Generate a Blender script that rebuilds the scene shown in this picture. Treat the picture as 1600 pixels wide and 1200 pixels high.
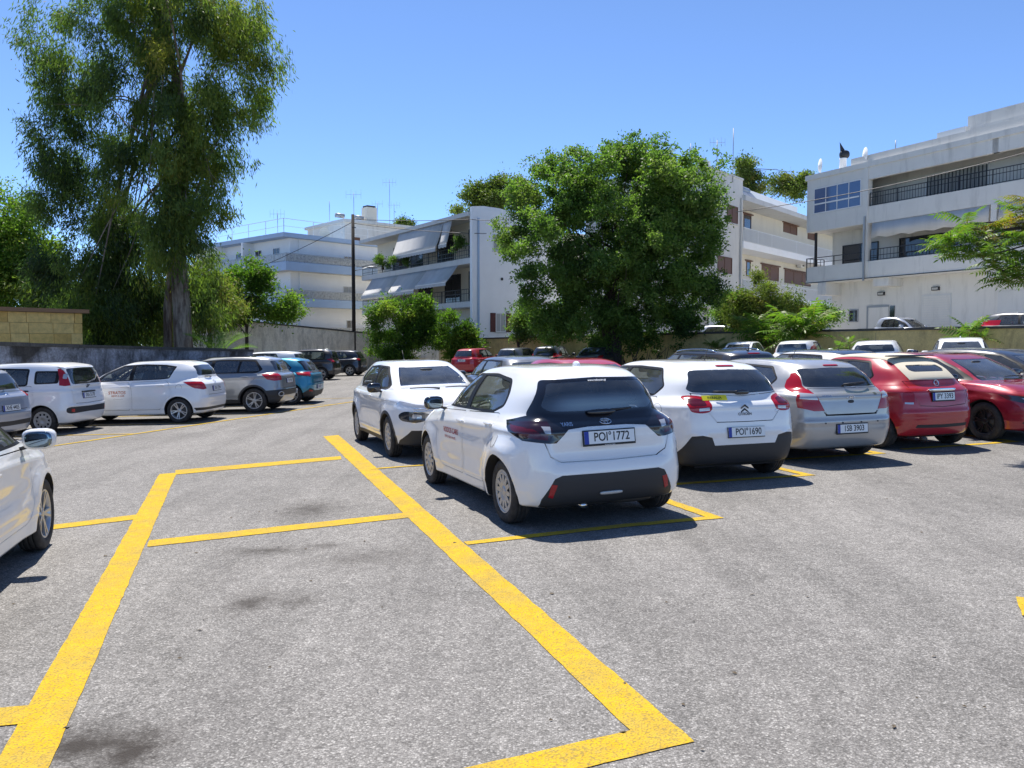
import bpy, bmesh, math, random, time
import numpy as np
from mathutils import Vector, Matrix
T0 = time.time()
random.seed(7); RNG = np.random.default_rng(11)
for o in list(bpy.data.objects): bpy.data.objects.remove(o)
scene = bpy.context.scene
C = scene.collection
R = math.radians
# ------------------------------------------------------------------ camera
FPX, PITCH, CAMH, GX = 1290.0, R(2.7757), 1.705, 0.0244
GA = math.atan(GX)
cd = bpy.data.cameras.new('camera'); cam = bpy.data.objects.new('camera', cd); C.objects.link(cam)
cd.sensor_fit = 'HORIZONTAL'; cd.sensor_width = 36.0; cd.lens = FPX/1600*36.0
cd.clip_start = 0.05; cd.clip_end = 3000
cam.location = (0, 0, CAMH); cam.rotation_euler = (math.pi/2-PITCH, 0, 0)
scene.camera = cam
# ------------------------------------------------------------------ sky, sun, exposure
SUN_AZ, SUN_EL = math.atan2(-0.33, 0.95), R(63)          # azimuth measured from +Y towards +X
sund = Vector((math.sin(SUN_AZ)*math.cos(SUN_EL), math.cos(SUN_AZ)*math.cos(SUN_EL), math.sin(SUN_EL)))
world = bpy.data.worlds.new('World'); scene.world = world; world.use_nodes = True
wn = world.node_tree.nodes; wl = world.node_tree.links
sky = wn.new('ShaderNodeTexSky'); sky.sky_type = 'NISHITA'; sky.sun_disc = False
sky.sun_elevation = SUN_EL; sky.sun_rotation = SUN_AZ
sky.altitude = 5000; sky.air_density = 1.0; sky.dust_density = 0.0; sky.ozone_density = 6.0
bg = wn['Background']; wl.new(sky.outputs[0], bg.inputs[0]); bg.inputs[1].default_value = 0.15
sl = bpy.data.lights.new('sun', 'SUN'); sl.energy = 5.0; sl.angle = R(0.53); sl.color = (1, 0.95, 0.88)
so = bpy.data.objects.new('sun', sl); C.objects.link(so)
so.rotation_euler = (-sund).to_track_quat('-Z', 'Y').to_euler(); so.location = (0, 0, 30)
vs = scene.view_settings; vs.view_transform = 'Standard'; vs.look = 'None'; vs.gamma = 1; vs.exposure = 0.68; vs.use_curve_mapping = False

# ------------------------------------------------------------------ helpers: objects, tags, pixels
def new_empty(name, loc=(0, 0, 0), rz=0, parent=None):
    o = bpy.data.objects.new(name, None); C.objects.link(o); o.location = loc; o.rotation_euler = (0, 0, rz)
    o.empty_display_size = 0.2
    if parent: o.parent = parent
    return o
def tag(o, label=None, cat=None, group=None, kind=None):
    if label: o['label'] = label
    if cat: o['category'] = cat
    if group: o['group'] = group
    if kind: o['kind'] = kind
    return o
def link_mesh(name, me, m, parent=None):
    if m is not None and len(me.materials) == 0: me.materials.append(m)
    o = bpy.data.objects.new(name, me); C.objects.link(o)
    if parent: o.parent = parent
    return o
def ray(px, py):
    a = (px-800)/FPX; b = -(py-600)/FPX; c, s = math.cos(PITCH), math.sin(PITCH)
    return Vector((a, c+b*s, -s+b*c))
def on_ground(px, py, up=0.0):                 # pixel -> point on the sloping car park
    d = ray(px, py); z = 0.0
    for _ in range(40): t = (z+up-CAMH)/d.z; z = .5*z+.5*gz(d.x*t, d.y*t)
    return Vector((d.x*t, d.y*t, CAMH+d.z*t))
def at_depth(px, py, Y):
    d = ray(px, py); t = Y/d.y; return Vector((d.x*t, Y, CAMH+d.z*t))
def gz(x, y=40):                               # height of the car park: falls to the left, rises to the far right
    x = max(-60, min(26, x)); return GX*x if x < 1 else GX+(.004+.028*min(1, max(0, (y-12)/13)))*(x-1)
# ------------------------------------------------------------------ mesh builder
class MB:
    def __init__(s): s.v = []; s.f = []; s.sm = []
    def add(s, vs, fs, smooth=False):
        b = len(s.v); s.v += [tuple(p) for p in vs]; s.f += [tuple(i+b for i in f) for f in fs]; s.sm += [smooth]*len(fs); return s
    def box(s, x0, x1, y0, y1, z0, z1, M=None):
        vs = [(x, y, z) for z in (z0, z1) for y in (y0, y1) for x in (x0, x1)]
        if M is not None: vs = [M @ Vector(p) for p in vs]
        return s.add(vs, [(0, 2, 3, 1), (4, 5, 7, 6), (0, 1, 5, 4), (2, 6, 7, 3), (0, 4, 6, 2), (1, 3, 7, 5)])
    def bar(s, a, b, w, h=None, up=(0, 0, 1)):
        a = Vector(a); b = Vector(b); h = h or w; d = (b-a).normalized(); u = Vector(up)
        if abs(d.dot(u)) > 0.98: u = Vector((0, 1, 0))
        r = d.cross(u).normalized(); u = r.cross(d)
        vs = [p+r*(w/2*i)+u*(h/2*j) for p in (a, b) for i, j in ((-1, -1), (1, -1), (1, 1), (-1, 1))]
        return s.add(vs, [(0, 1, 2, 3), (7, 6, 5, 4), (0, 4, 5, 1), (1, 5, 6, 2), (2, 6, 7, 3), (3, 7, 4, 0)])
    def tube(s, pts, rad, n=8, cap=True):
        pts = [Vector(p) for p in pts]; k = len(pts); rs = rad if isinstance(rad, (list, tuple)) else [rad]*k
        vs = []; fs = []; pu = None
        for i, p in enumerate(pts):
            d = (pts[min(i+1, k-1)]-pts[max(i-1, 0)]).normalized()
            if pu is None:
                pu = Vector((0, 0, 1)) if abs(d.z) < 0.9 else Vector((1, 0, 0))
            r = d.cross(pu).normalized(); u = r.cross(d).normalized(); pu = u
            for j in range(n):
                a = 2*math.pi*j/n; vs.append(p+(r*math.cos(a)+u*math.sin(a))*rs[i])
        for i in range(k-1):
            for j in range(n):
                fs.append((i*n+j, i*n+(j+1) % n, (i+1)*n+(j+1) % n, (i+1)*n+j))
        if cap: fs.append(tuple(range(n-1, -1, -1))); fs.append(tuple((k-1)*n+j for j in range(n)))
        return s.add(vs, fs, True)
    def lathe(s, prof, n=32, M=None, closed=False, smooth=True):      # prof: (r, y) about the y axis
        vs = []; fs = []; k = len(prof)
        for r, y in prof:
            for j in range(n):
                a = 2*math.pi*j/n; vs.append((r*math.cos(a), y, r*math.sin(a)))
        if M is not None: vs = [M @ Vector(p) for p in vs]
        for i in range(k if closed else k-1):
            for j in range(n):
                i2 = (i+1) % k
                fs.append((i*n+j, i*n+(j+1) % n, i2*n+(j+1) % n, i2*n+j))
        return s.add(vs, fs, smooth)
    def prism(s, poly, y0, y1, M=None):               # poly in (x, z), extruded along y
        n = len(poly); vs = [(x, y0, z) for x, z in poly]+[(x, y1, z) for x, z in poly]
        if M is not None: vs = [M @ Vector(p) for p in vs]
        fs = [tuple(range(n)), tuple(range(2*n-1, n-1, -1))]+[(i, i+n, (i+1) % n+n, (i+1) % n) for i in range(n)]
        return s.add(vs, fs)
    def blob(s, c, r, e=1.0, nu=14, nv=9, M=None):      # superellipsoid
        def sp(v, p): return math.copysign(abs(v)**p, v)
        vs = []; fs = []
        for i in range(nv+1):
            ph = -math.pi/2+math.pi*i/nv
            for j in range(nu):
                th = 2*math.pi*j/nu
                vs.append(Vector((r[0]*sp(math.cos(ph), e)*sp(math.cos(th), e), r[1]*sp(math.cos(ph), e)*sp(math.sin(th), e), r[2]*sp(math.sin(ph), e))))
        vs = [(M @ p if M is not None else p)+Vector(c) for p in vs]
        for i in range(nv):
            for j in range(nu): fs.append((i*nu+j, i*nu+(j+1) % nu, (i+1)*nu+(j+1) % nu, (i+1)*nu+j))
        return s.add(vs, fs, True)
    def mesh(s, name):
        me = bpy.data.meshes.new(name); me.from_pydata([tuple(p) for p in s.v], [], s.f)
        me.polygons.foreach_set('use_smooth', s.sm); me.update(); return me
    def build(s, name, m, parent=None, bevel=0, kind=None):
        me = s.mesh(name)
        if bevel:
            bm = bmesh.new(); bm.from_mesh(me); bmesh.ops.remove_doubles(bm, verts=bm.verts, dist=1e-5)
            es = [e for e in bm.edges if e.calc_face_angle(0) > 0.6]
            bmesh.ops.bevel(bm, geom=es, offset=bevel, segments=2, profile=0.5, affect='EDGES', clamp_overlap=True)
            bm.to_mesh(me); bm.free()
        o = link_mesh(name, me, m, parent)
        if kind: o['kind'] = kind
        return o
def np_mesh(name, V, F, smooth=False):                  # V (n,3), F (m,k) arrays
    me = bpy.data.meshes.new(name); V = np.asarray(V, np.float32); F = np.asarray(F, np.int32)
    me.vertices.add(len(V)); me.vertices.foreach_set('co', V.ravel())
    k = F.shape[1]; me.loops.add(F.size); me.loops.foreach_set('vertex_index', F.ravel())
    me.polygons.add(len(F)); me.polygons.foreach_set('loop_start', np.arange(len(F), dtype=np.int32)*k)
    if smooth: me.polygons.foreach_set('use_smooth', np.ones(len(F), bool))
    me.update(calc_edges=True); return me
# ------------------------------------------------------------------ materials
MATS = {}
def mat(name, col=(0.5, 0.5, 0.5), rough=0.5, metal=0.0, coat=0.0, spec=0.5, fn=None):
    if name in MATS: return MATS[name]
    m = bpy.data.materials.new(name); m.use_nodes = True; nt = m.node_tree; b = nt.nodes['Principled BSDF']
    b.inputs['Base Color'].default_value = (*col, 1); b.inputs['Roughness'].default_value = rough
    b.inputs['Metallic'].default_value = metal; b.inputs['Coat Weight'].default_value = coat
    b.inputs['Coat Roughness'].default_value = 0.04; b.inputs['Specular IOR Level'].default_value = spec
    if fn: fn(nt, b)
    MATS[name] = m; return m
def nd(nt, t, **kw):
    n = nt.nodes.new(t)
    for k, v in kw.items():
        if k.startswith('i_'):
            kk = k[2:]; kk = int(kk) if kk.isdigit() else kk.replace('_', ' ')
            n.inputs[kk].default_value = v
        else: setattr(n, k, v)
    return n
def mixc(nt, fac, a, b, mode='MIX'):
    n = nt.nodes.new('ShaderNodeMix'); n.data_type = 'RGBA'; n.blend_type = mode
    for sock, v in ((0, fac), (6, a), (7, b)):
        if hasattr(v, 'is_output'): nt.links.new(v, n.inputs[sock])
        else: n.inputs[sock].default_value = v if sock == 0 else (*v, 1) if len(v) == 3 else v
    return n.outputs[2]
def ramp(nt, fac, stops):
    n = nt.nodes.new('ShaderNodeValToRGB'); nt.links.new(fac, n.inputs[0]); e = n.color_ramp.elements
    while len(e) < len(stops): e.new(0.5)
    for el, (p, c) in zip(e, stops):
        el.position = p; el.color = (c, c, c, 1) if isinstance(c, (int, float)) else (*c, 1)
    return n.outputs[0]
def noise(nt, scale, detail=4, rough=0.55, coord='Object', dist=0.0, stretch=None):
    tc = nt.nodes.new('ShaderNodeTexCoord'); src = tc.outputs[coord]
    if stretch:
        mp = nt.nodes.new('ShaderNodeMapping'); nt.links.new(src, mp.inputs[0]); mp.inputs['Scale'].default_value = stretch; src = mp.outputs[0]
    n = nt.nodes.new('ShaderNodeTexNoise'); nt.links.new(src, n.inputs['Vector'])
    n.inputs['Scale'].default_value = scale; n.inputs['Detail'].default_value = detail; n.inputs['Roughness'].default_value = rough
    n.inputs['Distortion'].default_value = dist
    return n.outputs['Fac']
def bump(nt, b, h, strength=0.3, dist=0.01):
    n = nt.nodes.new('ShaderNodeBump'); nt.links.new(h, n.inputs['Height']); n.inputs['Strength'].default_value = strength
    n.inputs['Distance'].default_value = dist; nt.links.new(n.outputs[0], b.inputs['Normal'])
def paint(name, col, metallic=0.0):
    def fn(nt, b):
        d = ramp(nt, noise(nt, 1.3, 5, 0.6), [(0.35, 0.0), (0.75, 1.0)])
        c = mixc(nt, d, col, tuple(0.94*x+0.006 for x in col)); nt.links.new(c, b.inputs['Base Color'])
        r = ramp(nt, noise(nt, 6, 4), [(0.3, 0.28), (0.8, 0.42)]); nt.links.new(r, b.inputs['Roughness'])
        b.inputs['Coat Roughness'].default_value = 0.025
    return mat(name, col, 0.35, metallic, 1.0, 0.5, fn)
def glass_mat(name, tint, dust=.06, ior=1.75):
    if name in MATS: return MATS[name]
    m = bpy.data.materials.new(name); m.use_nodes = True; nt = m.node_tree; nt.nodes.remove(nt.nodes['Principled BSDF'])
    out = nt.nodes['Material Output']; fr = nd(nt, 'ShaderNodeFresnel'); fr.inputs[0].default_value = ior
    t = nd(nt, 'ShaderNodeBsdfTransparent'); t.inputs[0].default_value = (*tint, 1)
    g = nd(nt, 'ShaderNodeBsdfGlossy'); g.inputs['Roughness'].default_value = 0.012; g.inputs[0].default_value = (0.95, 0.97, 1, 1)
    mx = nd(nt, 'ShaderNodeMixShader'); nt.links.new(fr.outputs[0], mx.inputs[0]); nt.links.new(t.outputs[0], mx.inputs[1]); nt.links.new(g.outputs[0], mx.inputs[2])
    df = nd(nt, 'ShaderNodeBsdfDiffuse'); df.inputs[0].default_value = (.62, .64, .62, 1); m2 = nd(nt, 'ShaderNodeMixShader')
    du = ramp(nt, noise(nt, 5, 5, .65), [(.3, dust*.5), (.75, dust*1.5)]); nt.links.new(du, m2.inputs[0]); nt.links.new(mx.outputs[0], m2.inputs[1]); nt.links.new(df.outputs[0], m2.inputs[2])
    nt.links.new(m2.outputs[0], out.inputs[0]); MATS[name] = m; return m
M_GLASS = glass_mat('clear_glass', (0.78, 0.85, 0.83)); M_GLASSD = glass_mat('tinted_glass', (0.40, 0.45, 0.48), .04, 2.1)
M_WHITE = paint('white_paint', (0.80, 0.80, 0.79)); M_SILVER = paint('silver_paint', (0.39, 0.39, 0.385), 0.4)
M_GREY = paint('grey_paint', (0.24, 0.26, 0.28), 0.4); M_RED = paint('red_paint', (0.40, 0.008, 0.018)); M_DRED = paint('crimson_paint', (0.30, 0.006, 0.022), 0.25)
M_BLACK = paint('black_paint', (0.012, 0.013, 0.018)); M_DARK = paint('charcoal_paint', (0.045, 0.050, 0.058), 0.3); M_TEAL = paint('teal_paint', (0.005, 0.20, 0.32), 0.35)
M_BLUESIL = paint('bluish_silver_paint', (0.36, 0.39, 0.46), 0.4); M_NAVY = paint('navy_paint', (0.016, 0.020, 0.035), 0.2); M_MIDGREY = paint('mid_grey_paint', (0.13, 0.14, 0.16), 0.4)
M_BROWN = paint('brown_black_paint', (0.022, 0.017, 0.018), 0.2)
M_GLOSSBLACK = mat('gloss_black', (0.008, 0.008, 0.012), 0.12, 0, 0.6)
def _pl(nt, b): bump(nt, b, noise(nt, 400, 2), 0.15, 0.001)
M_PLASTIC = mat('black_plastic', (0.022, 0.023, 0.026), 0.55, fn=_pl)
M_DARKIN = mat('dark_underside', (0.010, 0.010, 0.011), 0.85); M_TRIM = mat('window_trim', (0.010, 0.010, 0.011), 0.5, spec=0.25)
def _ty(nt, b):
    c = mixc(nt, ramp(nt, noise(nt, 18, 4), [(0.4, 0.0), (0.75, 1.0)]), (0.018, 0.017, 0.017), (0.05, 0.046, 0.042)); nt.links.new(c, b.inputs['Base Color'])
M_TYRE = mat('tyre_rubber', (0.02, 0.02, 0.02), 0.8, fn=_ty)
M_ALLOY = mat('alloy', (0.50, 0.50, 0.50), 0.3, 0.7); M_COVER = mat('wheel_cover', (0.42, 0.42, 0.42), 0.35, 0.35); M_DALLOY = mat('dark_alloy', (0.02, 0.02, 0.022), 0.3, 0.3)
M_MIRROR = mat('mirror_glass', (0.20, 0.25, 0.28), 0.05, 1.0); M_CHROME = mat('chrome', (0.75, 0.76, 0.78), 0.08, 1.0); M_DISC = mat('brake_disc', (0.08, 0.075, 0.07), 0.5, 0.6)
M_REDLENS = mat('red_lens', (0.34, 0.004, 0.012), 0.15, 0, 0.25); M_DREDLENS = mat('dark_red_lens', (0.075, 0.002, 0.006), 0.12, 0, 0.4)
M_CLEARLENS = mat('clear_lens', (0.45, 0.46, 0.48), 0.08, 0.35, 1.0); M_SMOKE = mat('smoked_lens', (0.035, 0.038, 0.045), 0.06, 0.2, 1.0)
M_SEAT = mat('seat_fabric', (0.075, 0.075, 0.082), 0.9); M_DASH = mat('dashboard_plastic', (0.04, 0.04, 0.045), 0.6)
M_HEADLIN = mat('headlining', (0.55, 0.54, 0.51), 0.9)
M_PLATE = mat('plate_white', (0.74, 0.75, 0.74), 0.35); M_PLATEBLUE = mat('plate_blue', (0.008, 0.03, 0.30), 0.4); M_INK = mat('plate_ink', (0.006, 0.006, 0.008), 0.5)
M_REDINK = mat('red_lettering', (0.42, 0.02, 0.03), 0.5); M_ORINK = mat('orange_lettering', (0.50, 0.12, 0.03), 0.5); M_WHITEINK = mat('white_lettering', (0.75, 0.75, 0.75), 0.5); M_YELLOWST = mat('yellow_sticker', (0.80, 0.68, 0.02), 0.5)
M_CANVAS = mat('cream_canvas', (0.58, 0.52, 0.41), 0.9, fn=lambda nt, b: bump(nt, b, noise(nt, 300, 3), 0.2, 0.002))
TXT = {}
def text_mesh(body, size, align='CENTER', extr=0.0):
    k = (body, size, align, extr)
    if k in TXT: return TXT[k]
    cu = bpy.data.curves.new('lettering', 'FONT'); cu.body = body; cu.size = size; cu.align_x = align; cu.align_y = 'CENTER'; cu.extrude = extr; cu.resolution_u = 3; cu.offset = size*.014
    o = bpy.data.objects.new('lettering', cu); C.objects.link(o); dg = bpy.context.evaluated_depsgraph_get()
    me = bpy.data.meshes.new_from_object(o.evaluated_get(dg)); bpy.data.objects.remove(o)
    V = np.zeros(len(me.vertices)*3); me.vertices.foreach_get('co', V); F = [tuple(p.vertices) for p in me.polygons]
    TXT[k] = (V.reshape(-1, 3), F); bpy.data.meshes.remove(me); return TXT[k]
# ------------------------------------------------------------------ setting: ground, markings, walls
def m_asphalt():
    def fn(nt, b):
        tc = nd(nt, 'ShaderNodeTexCoord'); L = nt.links
        v = nd(nt, 'ShaderNodeTexVoronoi'); v.inputs['Scale'].default_value = 105; L.new(tc.outputs['Object'], v.inputs['Vector'])
        v2 = nd(nt, 'ShaderNodeTexVoronoi'); v2.inputs['Scale'].default_value = 38; L.new(tc.outputs['Object'], v2.inputs['Vector'])
        sx = nd(nt, 'ShaderNodeSeparateColor'); L.new(v.outputs['Color'], sx.inputs[0]); sx2 = nd(nt, 'ShaderNodeSeparateColor'); L.new(v2.outputs['Color'], sx2.inputs[0])
        c = ramp(nt, sx.outputs[0], [(0.0, (.12, .113, .104)), (0.30, (.200, .189, .175)), (0.80, (.278, .264, .246)), (1.0, (.47, .45, .42))])
        c2 = ramp(nt, sx2.outputs[1], [(0.0, (.11, .105, .10)), (0.5, (.19, .183, .175)), (1.0, (.34, .33, .312))])
        c = mixc(nt, 0.22, c, c2)
        c = mixc(nt, ramp(nt, v.outputs['Distance'], [(0.40, 0.0), (0.75, .5)]), c, (.07, .067, .063))
        big = ramp(nt, noise(nt, .42, 7, .66, dist=.5), [(.30, .82), (.5, 1.0), (.7, 1.10)]); c = mixc(nt, 1.0, c, big, 'MULTIPLY')
        trk = ramp(nt, noise(nt, 1.1, 6, .7, stretch=(1.6, .22, 1)), [(.36, .84), (.55, 1.03)]); c = mixc(nt, 1.0, c, trk, 'MULTIPLY'); fine = ramp(nt, noise(nt, 9, 5, .7), [(.32, .84), (.68, 1.10)]); c = mixc(nt, 1.0, c, fine, 'MULTIPLY')
        # oil stains and scuffs with shapes of their own
        for (sxp, syp, r, st) in STAINS:
            sub = nd(nt, 'ShaderNodeVectorMath', operation='SUBTRACT'); L.new(tc.outputs['Object'], sub.inputs[0]); sub.inputs[1].default_value = (sxp, syp, 0)
            mul = nd(nt, 'ShaderNodeVectorMath', operation='MULTIPLY'); L.new(sub.outputs[0], mul.inputs[0]); mul.inputs[1].default_value = (1/r[0], 1/r[1], 0)
            ln = nd(nt, 'ShaderNodeVectorMath', operation='LENGTH'); L.new(mul.outputs[0], ln.inputs[0])
            ad = nd(nt, 'ShaderNodeMath', operation='MULTIPLY_ADD'); L.new(noise(nt, 8, 8, .82), ad.inputs[0]); ad.inputs[1].default_value = 1.5; L.new(ln.outputs['Value'], ad.inputs[2])
            f = ramp(nt, ad.outputs[0], [(0.55, st), (1.0, st*.35), ]); n_ = f.node; e = n_.color_ramp.elements.new(1.0); 
            n_.color_ramp.elements[0].position = .42; n_.color_ramp.elements[1].position = .62; n_.color_ramp.elements[2].position = .86; n_.color_ramp.elements[2].color = (0, 0, 0, 1)
            mp = nd(nt, 'ShaderNodeMath', operation='MULTIPLY'); L.new(ad.outputs[0], mp.inputs[0]); mp.inputs[1].default_value = .5; L.new(mp.outputs[0], n_.inputs[0])
            c = mixc(nt, f, c, (.040, .034, .029))
        L.new(c, b.inputs['Base Color']); bump(nt, b, v.outputs['Distance'], .55, .008)
    return mat('asphalt', (.2, .2, .2), .9, spec=.25, fn=fn)
def gp(px, py): p = on_ground(px, py); return (p.x, p.y)
STAINS = [(*gp(120, 1165), (.42, .36), .97), (*gp(212, 1172), (.30, .34), .97), (*gp(392, 942), (.32, .40), .8), (*gp(468, 938), (.2, .3), .6), (*gp(480, 797), (.6, .8), .7), (*gp(565, 872), (.7, .5), .45), (*gp(420, 860), (.55, .25), .75), (*gp(510, 852), (.25, .18), .6)]
# ground: one sheet, sloping across the car park, level beyond
xs = [-900, -300, -120, -60, -30, -12, 0]+list(range(1, 27))+[60, 120, 300, 900]; ys = [-60, -15, 0, 6]+list(range(10, 28))+[35, 55, 80, 140, 300, 900, 2500]
gv = [(x, y, gz(x, y)) for y in ys for x in xs]; n_ = len(xs); gf = [(j*n_+i, j*n_+i+1, (j+1)*n_+i+1, (j+1)*n_+i) for j in range(len(ys)-1) for i in range(n_-1)]
g = MB(); g.add(gv, gf); ground = g.build('ground', m_asphalt()); tag(ground, kind='structure')
def m_yellow():
    def fn(nt, b):
        L = nt.links; w = ramp(nt, noise(nt, 45, 6, .75), [(.30, 1.0), (.46, 0.0)]); w2 = ramp(nt, noise(nt, 3.0, 5, .6), [(.36, .45), (.56, .0)])
        ww = mixc(nt, w2, w, (1, 1, 1)); c = mixc(nt, ramp(nt, noise(nt, 14, 5), [(.3, 0.0), (.7, 1.0)]), (.53, .325, .010), (.60, .395, .018))
        v = nd(nt, 'ShaderNodeTexVoronoi'); v.inputs['Scale'].default_value = 95; tc = nd(nt, 'ShaderNodeTexCoord'); L.new(tc.outputs['Object'], v.inputs['Vector'])
        mm = nd(nt, 'ShaderNodeMath', operation='MULTIPLY'); L.new(ww, mm.inputs[0]); mm.inputs[1].default_value = .75
        c = mixc(nt, mm.outputs[0], c, (.22, .19, .11)); c = mixc(nt, ramp(nt, v.outputs['Distance'], [(.45, 0.0), (.8, .6)]), c, (.16, .13, .06)); L.new(c, b.inputs['Base Color']); bump(nt, b, v.outputs['Distance'], .5, .008)
    return mat('yellow_road_paint', (.7, .5, .03), .9, spec=.15, fn=fn)
M_LINE = m_yellow()
MK = [0]
def gl(x, y): return Vector((x, y, gz(x, y)+.004+.0002*MK[0]))
def marking(polys, label):
    b = MB(); MK[0] += 1
    for k, poly in enumerate(polys): 
        # ragged painted edge
        P = [np.array(p) for p in poly]; out = []
        for i in range(len(P)):
            a, c = P[i], P[(i+1) % len(P)]; n = max(1, int(np.linalg.norm(c-a)/.10))
            e = (c-a)/max(np.linalg.norm(c-a), 1e-6); nn = np.array([-e[1], e[0]])
            for j in range(n): out.append(a+(c-a)*j/n+nn*random.uniform(-.0045, .0045)*(j > 0))
        vs_ = [gl(*p) for p in out]; b.add(vs_, [tuple(range(len(vs_)))])
    o = b.build('bay_marking', M_LINE); tag(o, kind='structure'); return o
def wline(a, b_, w): 
    a = np.array(a); b_ = np.array(b_); e = (b_-a)/np.linalg.norm(b_-a); n = np.array([-e[1], e[0]])*w/2; return [a-n, b_-n, b_+n, a+n]
G2 = lambda px, py: np.array(gp(px, py))
marking([[G2(505, 682), G2(985, 1142), G2(1085, 1160), G2(529, 680)]], 'thick yellow line')
marking([[G2(985, 1142), G2(700, 1207), G2(830, 1222), G2(1085, 1160)]], 'thick yellow line')
A0 = G2(249, 741); A1 = G2(276, 739); Bl = G2(2, 1180); Br = G2(76, 1198); dl = (Bl-A0)/np.linalg.norm(Bl-A0); marking([[A0, Bl+dl*2.2, Br+dl*2.2, A1]], 'thick yellow line')
marking([[G2(274, 735), G2(274, 742), G2(534, 718), G2(532, 713)]], 'thin yellow line'); marking([[G2(233, 845), G2(230, 855), G2(640, 809), G2(630, 802)]], 'thin yellow line')
marking([[G2(-60, 838), G2(-60, 845), G2(212, 812), G2(218, 804)]], 'thin yellow line'); marking([[G2(-60, 1113), G2(-60, 1142), G2(40, 1132), G2(50, 1103)]], 'thin yellow line')
RH = np.array([math.cos(R(109.5)), math.sin(R(109.5))]); RR = np.array([RH[1], -RH[0]])
RC = [np.array(p) for p in ((-.40, 7.02), (2.02, 7.93), (3.84, 10.47), (5.64, 12.48), (8.42, 13.69))]
for k in range(4):
    c = RC[k+1]; l = RC[0] if k == 0 else c-RR*2.45
    marking([wline(l, c, .12)], 'thin yellow line'); marking([wline(c-RR*.07, c-RR*.07+RH*4.7, .14)], 'thin yellow line')
marking([wline(RC[0]+RH*4.75, RC[0]+RH*4.75+RR*2.3, .09)], 'thin yellow line'); marking([wline(np.array(gp(1601, 935)), np.array(gp(1612, 965)), .10)], 'thin yellow line')
LR0, LR1 = np.array((-8.70, 15.1)), np.array((-4.95, 26.3)); marking([wline(LR0-(LR1-LR0)*.4, LR1, .11)], 'yellow line')
for yy in (17.35, 19.55, 22.05, 24.95, 27.9):
    xl = LR0[0]+(LR1[0]-LR0[0])*(yy-LR0[1])/(LR1[1]-LR0[1]); marking([wline((xl, yy), (xl-4.3, yy+.15), .09)], 'thin yellow line')
# ---- stained masonry
def m_wall(name, cols, streak=.6, scale=1.0, dark=(.03, .03, .03), patch=None):
    def fn(nt, b):
        L = nt.links; c = mixc(nt, ramp(nt, noise(nt, 1.1*scale, 6, .6), [(.35, 0.0), (.65, 1.0)]), cols[0], cols[1])
        c = mixc(nt, ramp(nt, noise(nt, 7*scale, 6, .7), [(.45, 0.0), (.75, .6)]), c, cols[2])
        if patch: c = mixc(nt, ramp(nt, noise(nt, .5, 4, .5, dist=.8), [(.50, 0.0), (.60, 1.0)]), c, patch)
        s = ramp(nt, noise(nt, 1.3*scale, 7, .75, stretch=(1, 1, .35), dist=.6), [(.46, 0.0), (.64, streak)])
        s2 = ramp(nt, noise(nt, 22, 5, .75), [(.42, 0.0), (.7, streak*.7)])
        c = mixc(nt, s, c, dark); c = mixc(nt, s2, c, dark); L.new(c, b.inputs['Base Color']); bump(nt, b, noise(nt, 14, 6, .7), .5, .03)
    return mat(name, cols[0], .92, fn=fn)
M_LWALL = m_wall('blackened_plaster', ((.16, .165, .18), (.36, .38, .44), (.03, .03, .03)), .75, 1.6, (.010, .010, .010), patch=(.05, .046, .042))
M_FWALL = m_wall('weathered_plaster', ((.86, .80, .68), (.78, .71, .57), (.52, .46, .35)), .42, .9, (.035, .032, .028))
M_YWALL = m_wall('ochre_plaster', ((.66, .51, .21), (.56, .44, .19), (.36, .28, .13)), .36, .8, (.05, .045, .03))
M_COPING = m_wall('concrete_coping', ((.10, .095, .085), (.06, .058, .05), (.03, .03, .03)), .6)
def wall_run(name, a, b_, ztops, thick, m, label, seg=10, cop=True, zb=-1.6, cm=None):
    root = new_empty(name, (*a, gz(a[0]))); tag(root, label, 'wall'); a = np.array(a, float); b_ = np.array(b_, float); e = (b_-a)/np.linalg.norm(b_-a); nn = np.array([-e[1], e[0]])*thick/2; w = MB(); off = Vector((*a, gz(a[0]))); V = []; F = []
    for i in range(seg+1):
        t = i/seg; p = a+(b_-a)*t; zt = ztops[0]+(ztops[1]-ztops[0])*t+random.uniform(-.015, .015)
        for q, z in ((p-nn, zb), (p-nn, zt), (p+nn, zt), (p+nn, zb)): V.append(Vector((*q, z))-off)
    for i in range(seg):
        for k in range(3): F.append((i*4+k, (i+1)*4+k, (i+1)*4+k+1, i*4+k+1))
    F += [(0, 1, 2, 3), tuple(seg*4+k for k in (3, 2, 1, 0))]; w.add(V, F); w.build('wall_face', m, root)
    if cop:
        n = int(np.linalg.norm(b_-a)/1.5)
        for i in range(n):
            p = a+(b_-a)*(i/n); q = a+(b_-a)*((i+1)/n)-e*.012; z0 = ztops[0]+(ztops[1]-ztops[0])*(i/n); z1 = ztops[0]+(ztops[1]-ztops[0])*((i+1)/n); k = MB(); h = .09+random.uniform(-.015, .015)
            k.bar(Vector((*p, z0+h/2))-off, Vector((*q, z1+h/2))-off, thick+.10, h); k.build('coping_stone', cm or M_COPING, root)
    return root
wall_run('boundary_wall', (-19.0, 2.0), (-9.6, 30.2), (2.12, 1.42), .30, M_LWALL, 'low boundary wall blackened with damp behind the row of cars below the tall tree', 14)
wall_run('boundary_wall', (-19.5, 45.0), (-10.6, 65.0), (3.40, 2.42), .35, M_FWALL, 'pale plaster wall with black drip stains behind the two dark cars', 16, cm=M_COPING)
W0, WM, W1 = np.array((-4.6, 55.6)), np.array((12.2, 41.0)), np.array((22.5, 18.2))
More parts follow.
